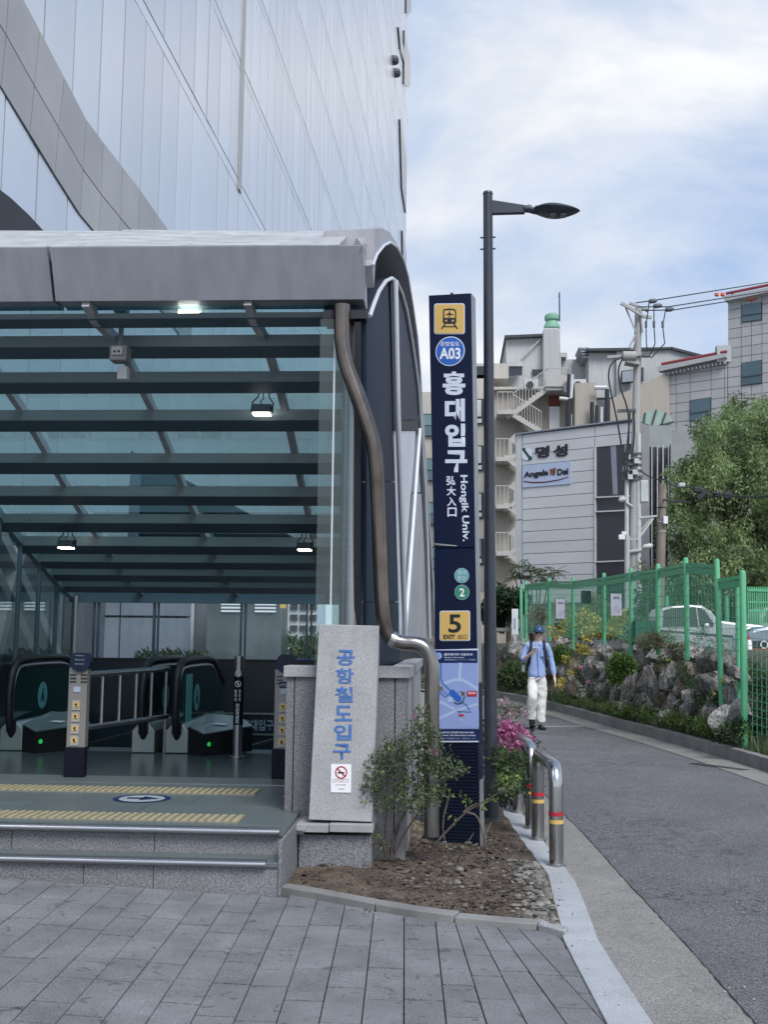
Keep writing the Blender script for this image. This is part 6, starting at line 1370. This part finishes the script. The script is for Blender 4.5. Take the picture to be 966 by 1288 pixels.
MB().box(Rf(912, 446), (.9, .5, .9)).build('vent', 'tile_grey', bR)
b = MB(); b.prism([Rf(941, 374.5, .1), Rf(952, 372.5, .1), Rf(952, 377, .1), Rf(941, 379, .1)], fn*.15); b.build('orange_light', 'orange', bR)
# lower part right of the tree
MB().prism([Rf(845, 545), Rf(916, 533), Rf(1100, 520), Rf(1100, 900), Rf(845, 900)], fn*.3).build('lower_wall', 'tile_grey', bR)
# ---- beige building with outdoor stairs
bC = bldg('beige_building', 'beige concrete building with white zigzag fire stairs', 700, 62); Yc_ = 62.0
def C_(px, py, off=0): return aY(px, py, Yc_-off)
def cprism(pts, t_, m, name, par, off=0): return MB().prism([C_(x, y, off) for x, y in pts], V((0, -t_, 0))).build(name, m, par)
MB().prism([C_(620, 490), C_(719, 489), C_(719, 900), C_(620, 900)], V((0, 10, 0))).build('wall', 'beige_wall', bC)
MB().prism([C_(596, 472, -1), C_(620, 472, -1), C_(620, 900, -1), C_(596, 900, -1)], V((0, 10, 0))).build('wall', 'beige_wall_light', bC)
cprism([(618, 488.5), (722, 487.5), (722, 491), (618, 492)], .4, 'beige_wall_light', 'parapet', bC)
cprism([(719.5, 490), (746, 489), (746, 640), (719.5, 640)], 1.6, 'beige_wall', 'wall_bay', bC)
cprism([(746, 505), (771, 503), (771, 640), (746, 640)], .2, 'tower_joint', 'shaft_recess', bC)
cprism([(766, 505), (840, 470), (840, 640), (766, 640)], .6, 'beige_wall', 'wall_bay', bC)
cprism([(691, 512), (704, 512), (704, 560), (691, 560)], .1, 'white', 'white_door', bC); cprism([(690.5, 499), (704.5, 499), (704.5, 510.5), (690.5, 510.5)], .12, 'brick_red', 'brick_patch', bC)
# pipes
for pts, r, m in ((((745, 506), (745, 560)), .11, 'cable'), (((751, 510), (751, 560)), .09, 'cable'), (((757, 512), (757, 560)), .08, 'frame_white'), (((716, 471), (715.5, 540)), .10, 'cable'), (((720, 471), (718.5, 500), (715, 502), (704, 501)), .10, 'frame_white'), (((748, 487.5), (764, 487.5)), .12, 'frame_white'), (((764, 490), (764, 545)), .12, 'cable'), (((712.5, 505), (712.5, 540)), .06, 'cable')):
    MB().tube([C_(x, y, 2.0) for x, y in pts], r, 8).build('pipe', m, bC)
# windows between the pylon and the lamp pole, and on the left wing
for k, y in enumerate((517, 575.5, 635, 693)):
    wf = cprism([(597, y-15), (612, y-15), (612, y+17), (597, y+17)], .1, 'frame_dark', 'window', bC, -1); cprism([(599, y-13.5), (605.5, y-13.5), (605.5, y+7), (599, y+7)], .08, 'frame_white' if k != 3 else 'win_glass', 'pane', wf, -.86); cprism([(600, y+10), (606, y+10), (606, y+15), (600, y+15)], .08, 'frame_white', 'lower_pane', wf, -.86)
wf = cprism([(594, 461), (611, 461), (611, 472), (594, 472)], .1, 'win_dark', 'window', bC, -1); MB().prism([C_(590, 457, -1), C_(640, 457, -1), C_(640, 476, -1), C_(590, 476, -1)], V((0, 6, 0))).build('penthouse_wall', 'beige_wall_light', bC)
# fire stairs
def flight(pts, par, y_off=1.2, w_=1.0, steps=9):
    (x0, y0), (x1, y1) = pts; a, c = C_(x0, y0, y_off), C_(x1, y1, y_off); b = MB()
    for k in range(steps):
        p = a.lerp(c, (k+.5)/steps); b.box(p+V((0, w_/2, 0)), (abs(c.x-a.x)/steps*1.05, w_, abs(c.z-a.z)/steps*1.15))
    b.build('steps', 'stair_white', par)
    MB().bar(a-Z*.12, c-Z*.12, .1, .22).build('stringer', 'stair_white', par)
    b = MB(); h = Z*1.05; b.bar(a+h, c+h, .05, .05)
    for k in range(12): p = a.lerp(c, k/11); b.bar(p, p+h, .03, .03, (0, 1, 0))
    b.build('handrail', 'stair_white', par)
def landing(x0, x1, y, par, rail=True):
    a, c = C_(x0, y, 1.3), C_(x1, y, 1.3); MB().box(((a.x+c.x)/2, a.y+.6, a.z-.1), (c.x-a.x, 1.4, .22)).build('landing', 'stair_white', par)
    if rail:
        b = MB(); b.bar(a+Z*1.05, c+Z*1.05, .05, .05); n_ = max(3, int((c.x-a.x)/.25))
        for k in range(n_+1): p = a.lerp(c, k/n_); b.bar(p, p+Z*1.05, .03, .03, (0, 1, 0))
        b.build('landing_rail', 'stair_white', par)
fs_ = T('fire_stairs', 'upper white fire stairs zigzagging down the beige building', 'stairs', C_(650, 510, 1))
landing(687, 718, 486.5, fs_); flight(((689, 487), (646, 518)), fs_); landing(626, 646, 516.5, fs_); flight(((643, 518), (681, 541)), fs_)
MB().prism([C_(687, 472, 1.5), C_(714, 472, 1.5), C_(714, 486, 1.5), C_(687, 486, 1.5)], V((0, .05, 0))).build('balustrade_sheet', 'stair_white', fs_)
cprism([(708.5, 484), (714.5, 484), (714.5, 497), (708.5, 497)], .8, 'stair_white', 'bracket', fs_, 1.0); cprism([(635, 518), (643, 518), (642, 528), (637, 528)], .8, 'stair_white', 'bracket', fs_, .4)
for k, (y, w_) in enumerate(((575.5, 'second'), (635, 'third'), (694, 'lowest'))):
    t = T('stair_landing', '%s white fire stair landing down the beige wall behind the lamp pole' % w_, 'stairs', C_(635, y, 1)); landing(624, 640, y, t); cprism([(634, y), (641, y), (641, y+9), (634, y+9)], .8, 'stair_white', 'bracket', t, .5); flight(((648, y-6), (641, y+1)), t, steps=3); flight(((640, y+1), (653, y+10)), t, steps=4)
# ---- white penthouse with tank
bD = T('penthouse', 'white rooftop block with a round green topped water tower', 'building', C_(670, 470, -3)); D_ = lambda x, y, o=0: aY(x, y, 66-o)
def dpr(pts, t_, m, name, par, o=0): return MB().prism([D_(x, y, o) for x, y in pts], V((0, t_, 0))).build(name, m, par)
dpr([(637, 424), (685, 421), (685, 500), (637, 500)], 6, 'white_wall', 'wall', bD); dpr([(703, 452), (742, 452), (742, 500), (703, 500)], 5, 'white_wall', 'low_wall', bD)
dpr([(635, 421.5), (686, 419.5), (686, 422.6), (635, 425)], 7, 'frame_dark', 'roof_edge', bD, .4)
P = [D_(x, y, .5) for x, y in ((683, 420), (684.5, 412), (704.5, 412), (705.5, 440), (706.5, 452), (707, 490), (683, 490))]; MB().prism(P, V((0, 3, 0))).build('tower', 'white_wall', bD, bevel=.1)
s_ = 67.5/F; cT = D_(694.5, 412.5, -1.5)
MB().lathe(cT, [(10.3*s_, -.05), (10.3*s_, .08), (9*s_, .20), (7.2*s_, .42), (7.0*s_, .50)], 20).build('tank_skirt', 'copper_green', bD, smooth=True)
MB().lathe(cT+Z*.44, [(7.4*s_, .0), (9.2*s_, .06), (9.6*s_, .20), (8.6*s_, .36), (5*s_, .47), (1*s_, .50)], 20).build('tank_dome', 'copper_green', bD, smooth=True)
wf = dpr([(638, 461), (657, 461), (657, 471.5), (638, 471.5)], .2, 'win_dark', 'window', bD, 1.2); dpr([(638, 454.5), (658, 454.5), (658, 460.5), (638, 460.5)], 1.0, 'white_wall', 'window_hood', bD, 1.3); dpr([(670, 464.5), (682, 464.5), (682, 471), (670, 471)], .2, 'win_dark', 'window', bD, .15)
b = MB(); b.tube([D_(704.2, 404, 0), D_(703.8, 368, 0)], .045, 6); b.bar(D_(702.5, 372.5, 0), D_(705, 372.5, 0), .04, .04); b.build('antenna', 'frame_dark', bD)
dpr([(705, 443.5), (713.5, 443.5), (713.5, 449), (705, 449)], 1, 'white_wall', 'vent_box', bD, .5); MB().tube([D_(655, 452, .2), D_(680, 427, .2)], .05, 6).build('brace', 'white_wall', bD)
# ---- white gabled block
bE = T('gabled_block', 'white gabled rooftop block with a vent stack behind the utility pole', 'building', aY(790, 470, 64)); E_ = lambda x, y, o=0: aY(x, y, 64-o)
def epr(pts, t_, m, name, o=0, par=None): return MB().prism([E_(x, y, o) for x, y in pts], V((0, t_, 0))).build(name, m, par or bE)
epr([(741, 441), (776, 440.5), (776, 500), (741, 500)], 5, 'white_wall', 'wall'); epr([(776, 442), (846, 438.5), (885, 450), (885, 500), (776, 500)], 5, 'white_wall', 'wall', .3)
epr([(738, 438), (775, 437.5), (846, 436.3), (846, 438.6), (776, 441), (738, 441)], 6, 'frame_dark', 'roof_edge', .5); epr([(845, 436), (884, 446), (884, 449.5), (845, 439)], 6, 'frame_dark', 'roof_edge', .5)
wf = epr([(782, 466.5), (798, 464.5), (798, 480.5), (782, 482)], .2, 'frame_dark', 'window', .7); epr([(783.2, 467.5), (797, 465.8), (797, 479.4), (783.2, 480.8)], .1, 'rear_panel', 'pane', .8, wf)
for k in range(4): epr([(728+k*1.5, 437+k*3.6), (741, 437+k*3.6), (741, 439.2+k*3.6), (731+k*1.5, 439.2+k*3.6)], 2, 'rear_panel', 'vent_fin', 0)
epr([(807, 462), (810, 462), (810, 479), (807, 479)], .2, 'frame_dark', 'slot', .6)
# ---- building left of the pylon
bF = T('far_beige_block', 'pale beige office block with teal windows between canopy and pylon', 'building', aY(535, 700, 70)); F_ = lambda x, y, o=0: aY(x, y, 70-o)
MB().prism([F_(505, 493), F_(596, 493), F_(596, 900), F_(505, 900)], V((0, 8, 0))).build('wall', 'beige_wall_light', bF)
for y in (521, 577, 632, 688):
    wf = MB().prism([F_(524, y, 0), F_(548, y, 0), F_(548, y+28, 0), F_(524, y+28, 0)], V((0, -.15, 0))).build('window', 'frame_dark', bF)
    MB().prism([F_(525, y+1, .15), F_(548, y+1, .15), F_(548, y+14, .15), F_(525, y+14, .15)], V((0, -.06, 0))).build('upper_pane', 'win_teal', wf); MB().prism([F_(525, y+15, .15), F_(548, y+15, .15), F_(548, y+27, .15), F_(525, y+27, .15)], V((0, -.06, 0))).build('lower_pane', 'win_glass', wf)
# low row behind everything at the street's end
bG = T('street_end_building', 'low grey building closing the street behind the dark shrub', 'building', aY(630, 790, 58)); MB().prism([aY(600, 745, 57), aY(652, 745, 57), aY(652, 835, 57), aY(600, 835, 57)], V((0, 4, 0))).build('wall', 'beige_wall', bG)

# ================================================================== POLES AND WIRES
Yp = 38.0; up_ = T('utility_pole', 'tall concrete utility pole with crossarms, fuses and black cables', 'utility pole', aY(797, 800, Yp))
def U_(x, y, o=0): return aY(x, y, Yp-o)
pt_, pb = U_(803.5, 388), U_(795, 780); pb2 = pb+(pb-pt_).normalized()*1.5
MB().tube([pb2, pt_], [.175, .12], 16).build('pole', 'concrete_pole', up_, smooth=True)
MB().tube([U_(789, 560, .1), U_(788.5, 790, .1)], .075, 10).build('side_pipe', 'box_grey', up_, smooth=True); MB().tube([U_(803.5, 545, .1), U_(804, 790, .1)], .085, 10).build('side_pipe', 'box_grey', up_, smooth=True)
def ub(a, c, w_, h_, m, name, o=.15): return MB().bar(U_(*a, o), U_(*c, o), w_, h_).build(name, m, up_)
ub((781.5, 381), (808, 396.5), .10, .10, 'concrete_pole', 'crossarm', .25); ub((792, 381), (816, 391), .09, .09, 'concrete_pole', 'crossarm', -.2); ub((808, 398), (820, 399.5), .08, .1, 'concrete_pole', 'crossarm')
ub((787.5, 387), (800.5, 418), .05, .05, 'concrete_pole', 'brace'); ub((806, 390), (808.5, 418), .05, .05, 'concrete_pole', 'brace'); ub((800, 421), (791.5, 438), .07, .07, 'concrete_pole', 'brace'); ub((802, 424), (795, 440), .04, .04, 'concrete_pole', 'brace')
MB().tube([U_(784, 448, .35), U_(800, 448, .35)], .17, 14).build('transformer', 'concrete_pole', up_, smooth=True); ub((764, 449.5), (812, 445.5), .12, .10, 'concrete_pole', 'crossarm'); ub((787, 456), (804, 459), .5, .09, 'concrete_pole', 'platform')
MB().box(U_(812, 446.5, .2), (.2, .2, .14)).build('clamp', 'insul', up_)
ub((777, 517), (800, 516), .10, .10, 'insul', 'crossarm')
for y in (571, 577, 585, 592, 600, 603): ub((784, y), (807, y+.4), .42, .07, 'insul', 'pole_band', 0)
for x, y in ((791, 575), (801, 580), (787, 590), (799, 594), (793, 600)): MB().box(U_(x, y, .25), (.16, .14, .16)).build('clamp', 'box_grey', up_)
MB().box(U_(810.5, 618, .1), (9.5*Yp/F, .25, 27.5*Yp/F)).build('meter_box', 'box_grey', up_, bevel=.02)
# street lights on the pole
def slamp(pts, r, label, hx, hy, w_):
    t = T('small_street_light', label, 'street lamp', U_(*pts[0])); MB().tube([U_(x, y, .2) for x, y in pts], r, 8).build('arm', 'box_grey', t, smooth=True)
    a = U_(hx-w_/2, hy+1, .25); c = U_(hx+w_/2, hy-1.5, .25); b = MB(); b.tube([a, a.lerp(c, .2), a.lerp(c, .8), c], [.04, .09, .09, .03], 10); b.build('head', 'box_grey', t, smooth=True)
slamp([(792, 694), (806, 692), (809, 690)], .05, 'small grey street light arm low on the utility pole', 815, 687.5, 13)
slamp([(796, 637), (788, 632)], .04, 'small round lamp head left of the utility pole', 783, 628.5, 9)
ub((803, 651), (827, 649), .08, .06, 'box_grey', 'bracket'); ub((802, 679), (822, 652), .07, .07, 'box_grey', 'bracket'); ub((801, 673), (821, 650), .03, .03, 'box_grey', 'bracket')
t = T('cctv_pole', 'short grey post with two white security cameras left of the utility pole', 'camera post', U_(790, 740)); MB().tube([U_(789.5, 674, .5), U_(788.8, 800, .5)], .085, 10).build('post', 'box_grey', t, smooth=True)
MB().bar(U_(781, 676, .5), U_(801, 679, .5), .05, .05).build('arm', 'box_grey', t); MB().box(U_(782.5, 675.5, .6), (.2, .16, .16)).build('security_camera', 'white', t); MB().box(U_(785.5, 670.5, .6), (.16, .16, .1)).build('security_camera', 'white', t)
t = T('wooden_pole', 'short brown wooden pole beside the tree', 'pole', aY(831, 760, 36)); a, c = aY(833.8, 608, 36), aY(829, 790, 36); MB().tube([c, a-Z*.15, a-Z*.03, a], [.165, .125, .09, .03], 14).build('pole', 'pole_brown', t, smooth=True)
for y in (639, 657, 669): MB().tube([aY(833, y, 36), aY(833, y-1, 36)], .15, 12).build('strap', 'frame_white' if y != 639 else 'dark', t)
MB().box(aY(837.5, 654, 35.8), (.13, .12, .24)).build('tag_box', 'white', t)
# wires
def cable(P, r, name, label, m='cable', sag=0.0, k=14):
    pts = []
    for a, c in zip(P, P[1:]):
        for i in range(k): u = i/k; pts.append(a.lerp(c, u)-Z*sag*4*u*(1-u))
    pts.append(P[-1]); return MB().tube(pts, r, 5, cap=False).build(name, m, smooth=True, label=label, category='wire')
for k, (y0, ym, y1) in enumerate(((381, 378, 356), (386, 387, 367), (390.5, 390, 372))):
    cable([U_(800-3*k*0+2*k, y0, .1), U_(841-6*(1-k), ym-2+k, .1), aY(980, y1-3, 46)], .022, 'power_line', ('topmost', 'middle', 'lowest')[k]+' of three overhead power lines leading right from the pole top')
ins = T('insulators', 'three dark strain insulators on the overhead lines right of the pole top', 'insulators', U_(830, 385))
for x, y in ((821, 379), (827, 385), (842, 389.5)): MB().tube([U_(x-5, y, .1), U_(x-3, y, .1), U_(x+3, y-.6, .1), U_(x+6, y-1, .1)], [.04, .08, .08, .04], 10).build('insulator', 'insul', ins, smooth=True)
for k, (xa, xb, l) in enumerate(((817, 815, 'left'), (823, 825, 'middle'), (838, 836, 'right'))):
    ya = 381+3.5*k; cable([U_(xa, ya, .2), U_(xb-2, 410, .2), U_(xb-1.5+k, 432, .2), U_(815+2.5*k, 446+2*k, .2), U_(811, 447, .2)], .020, 'jumper_cable', l+' jumper cable looping down from the overhead lines to the pole'); MB().tube([U_(xb-2, 404, .2), U_(xb-2, 412, .2)], .045, 8).build('sleeve', 'insul', ins)
for k, (pts, l) in enumerate((([(782, 450), (770, 455), (765, 470), (768, 490), (777, 530), (782, 560), (788, 600)], 'outer black cable bundle hanging down the left of the pole'), ([(784, 450), (777, 465), (781, 490), (790, 512), (792, 540), (789, 600)], 'inner black cable bundle hanging down the left of the pole'), ([(793, 517), (791, 545), (787, 580), (785, 600)], 'black cable dropping from the middle crossarm'), ([(797, 517), (799, 545), (795, 575)], 'short black cable close against the pole'))):
    P = smoothp([U_(x, y, .35) for x, y in pts], 2); MB().tube(P, .030, 6).build('cable', 'cable', smooth=True, label=l, category='cable')
cable([U_(806, 592, .2), aY(838, 603, 36)], .022, 'service_wire', 'thin wire from the utility pole to the wooden pole', sag=.1)
cable([aY(838, 603, 36), aY(866, 612, 30), aY(980, 623, 24)], .022, 'service_wire', 'long sagging wire crossing in front of the tree', sag=.12)
cable([aY(835, 628, 36), aY(862, 630, 31), aY(872, 629, 30)], .03, 'service_wire', 'short dark wire at the left side of the tree', sag=.05)
for k, (x, y, w_, h_, m, l) in enumerate(((858, 610, 8, 5, 'box_grey', 'small pale splice box at the left end of the wire'), (878, 616, 10, 7, 'cable', 'black splice closure on the wire left of the others'), (902, 622, 9, 6, 'cable', 'middle black splice closure on the wire before the tree'), (916, 623, 10, 8, 'cable', 'right black splice closure on the wire before the tree'))):
    c = aY(x, y, 28); MB().box(c, (w_*.02, .16, h_*.02)).build('splice_box', m, bevel=.02, label=l, category='splice box')
MB().bar(aY(878, 627, 28), aY(889, 617, 28), .1, .1).build('splice_box', 'cable', label='tilted black closure hanging between the splice boxes', category='splice box')
t = T('wire_markers', 'pair of orange warning balls on the overhead line', 'markers', aY(906, 371, 40))
for x in (902, 909.5): 
    c = aY(x, 370.5, 41); MB().lathe(c, [(.02, -.08), (.08, -.04), (.08, .04), (.02, .08)], 10).build('marker_ball', 'orange', t, smooth=True)

# ================================================================== TREES
def limb(b, a, c, r0, r1): m_ = a.lerp(c, .5)+V((rnd.uniform(-.2, .2), rnd.uniform(-.2, .2), .1)); b.tube([a, m_, c], [r0, (r0+r1)/2, r1], 7)
tr = T('broadleaf_tree', 'large light green drooping tree standing behind the parked cars', 'tree', aY(915, 790, 41))
base = V((aY(925, 790, 41).x, 41, 1.0)); b = MB(); R = random.Random(17)
b.tube([base, base+V((-.1, 0, 1.8)), base+V((0, 0, 3.4))], [.32, .25, .2], 12); b.build('trunk', 'bark', tr, smooth=True)
b = MB(); cr_ = []; low = []
spec = [(880, 610, 38), (910, 560, 40), (945, 540, 42), (975, 570, 50), (865, 660, 32), (900, 660, 42), (940, 640, 46), (980, 650, 48), (870, 700, 28), (905, 715, 36), (945, 715, 38), (985, 720, 40), (925, 600, 42), (862, 590, 20), (990, 600, 45), (1020, 640, 50), (860, 625, 18), (885, 740, 26), (925, 745, 30), (960, 745, 32), (905, 690, 30), (930, 690, 30), (955, 690, 30), (860, 745, 14), (895, 535, 18), (925, 522, 18), (955, 512, 16), (975, 530, 30), (895, 590, 24), (848, 640, 12), (858, 720, 18)]
for x, y, r in spec:
    c = aY(x, y, 41+R.uniform(-1.8, 1.8)); s_ = 41/F; limb(b, base+Z*3, c, .055, .02)
    for q in range(max(6, int(r/1.9))):
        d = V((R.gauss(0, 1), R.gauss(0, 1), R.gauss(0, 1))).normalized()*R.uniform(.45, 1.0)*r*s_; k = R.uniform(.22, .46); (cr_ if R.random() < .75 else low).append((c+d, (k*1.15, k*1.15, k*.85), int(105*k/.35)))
        cr_.append((c+d+V((0, 0, -k*1.1)), (k*.5, k*.5, k*.75), int(28*k/.35)))
b.build('branches', 'bark', tr)
for c, k3, n_ in [q for q in cr_ if q[2] > 60]:
    for _ in range(3):
        a_ = R.uniform(0, 2*pi); p = c+V((cos(a_)*k3[0]*.9, sin(a_)*k3[0]*.9, 0)); h_ = R.uniform(.5, 1.1); cr_.append((p-Z*h_*.5, (.09, .09, h_*.6), int(26*h_)))
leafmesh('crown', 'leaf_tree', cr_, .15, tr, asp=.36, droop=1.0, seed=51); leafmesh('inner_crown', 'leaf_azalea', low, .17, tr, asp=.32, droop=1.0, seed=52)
def small_tree(name, label, x, y, r, Yd, m, n, size, base_z, seed, asp=.5, squash=1.0):
    t = T(name, label, 'tree', V((aY(x, y, Yd).x, Yd, base_z))); c = aY(x, y, Yd); s_ = Yd/F; R = random.Random(seed); b = MB(); b.tube([V((c.x, Yd, base_z)), c], [.12, .05], 8); b.build('trunk', 'bark', t)
    L_ = []
    for q in range(26): d = V((R.gauss(0, 1), R.gauss(0, 1), R.gauss(0, 1)*squash)).normalized()*R.uniform(.3, .95)*r*s_; k = r*s_*R.uniform(.22, .4); L_.append((c+d, (k, k, k), int(n/26)))
    leafmesh('crown', m, L_, size, t, asp=asp, seed=seed); return t
small_tree('evergreen_tree', 'dark dense evergreen shrub tree left of the fence end', 640, 758, 26, 33, 'leaf_dark', 4200, .13, 0, 61)
small_tree('evergreen_tree', 'lower dark evergreen partly hidden by the lamp pole', 622, 775, 22, 33.5, 'leaf_dark', 2000, .13, 0, 62)
ta = T('palm_leaf_tree', 'small tree with radiating narrow leaflets above the fence end', 'tree', aY(672, 790, 34)); b = MB(); vs = []; fs = []; R = random.Random(9)
for x, y in ((652, 712), (668, 718), (682, 722), (698, 719), (660, 728), (676, 735), (690, 732), (648, 726)):
    c = aY(x, y, 34+R.uniform(-.5, .5)); b.tube([V((aY(672, 790, 34).x, 34, 1.2)), c], [.03, .015], 5)
    for k in range(13):
        a = 2*pi*k/13+R.uniform(-.2, .2); el = R.uniform(-.3, .7); d = V((cos(a)*cos(el), sin(a)*cos(el), sin(el)))*R.uniform(.30, .5)
        for q in range(6):
            p = c+d*(q+1)/6-Z*.10*((q+1)/6)**2; sd_ = V((-d.y, d.x, 0)).normalized()
            for sg in (-1, 1): e = (sd_*sg+d*.6).normalized()*.14; w2 = d.normalized()*.018; i0 = len(vs); vs += [p, p+e*.5+w2, p+e-Z*.03, p+e*.5-w2]; fs.append((i0, i0+1, i0+2, i0+3))
b.build('stem', 'bark', ta); m_ = MB(); m_.add(vs, fs); m_.build('crown', 'leaf_azalea', ta)
small_tree('young_tree', 'thin pale dry tree behind the fence beside the utility pole', 812, 720, 20, 30, 'grass_dry', 300, .12, 1.2, 63, .2)
def backrow(px0, px1, y, Yd, m, seed, label):
    R = random.Random(seed); L_ = []; n_ = int((px1-px0)/14)
    for k in range(n_): c = aY(lerp(px0, px1, k/n_)+R.uniform(-4, 4), y+R.uniform(-6, 10), Yd); L_.append((c, (.7, .6, .7), 240))
    return leafmesh('hedge', m, L_, .15, seed=seed, label=label, category='hedge')
backrow(836, 1020, 742, 46, 'leaf_dark', 71, 'dark hedge under the tree behind the parked cars'); backrow(836, 1020, 765, 45, 'leaf_dark', 72, 'low dark hedge at car roof height under the tree')
MB().box(aY(872, 737, 44), (2.6, .1, 1.6)).build('blue_tarpaulin', 'blue_paint', label='blue tarpaulin sheet hanging under the tree behind the fence', category='tarpaulin')

for x, y, l in ((668, 484, 'small white air conditioner unit on the beige roof left of the stairs'), (728, 484, 'small white air conditioner unit on the beige roof by the vent stack')):
    t = T('air_conditioner', l, 'air conditioner', aY(x, y, 61)); MB().box(aY(x, y, 61), (.8, .4, .55)).build('case', 'box_grey', t, bevel=.03); MB().disc(aY(x-1, y, 60.75), X, Z, .2, 16).build('fan_grille', 'frame_dark', t)
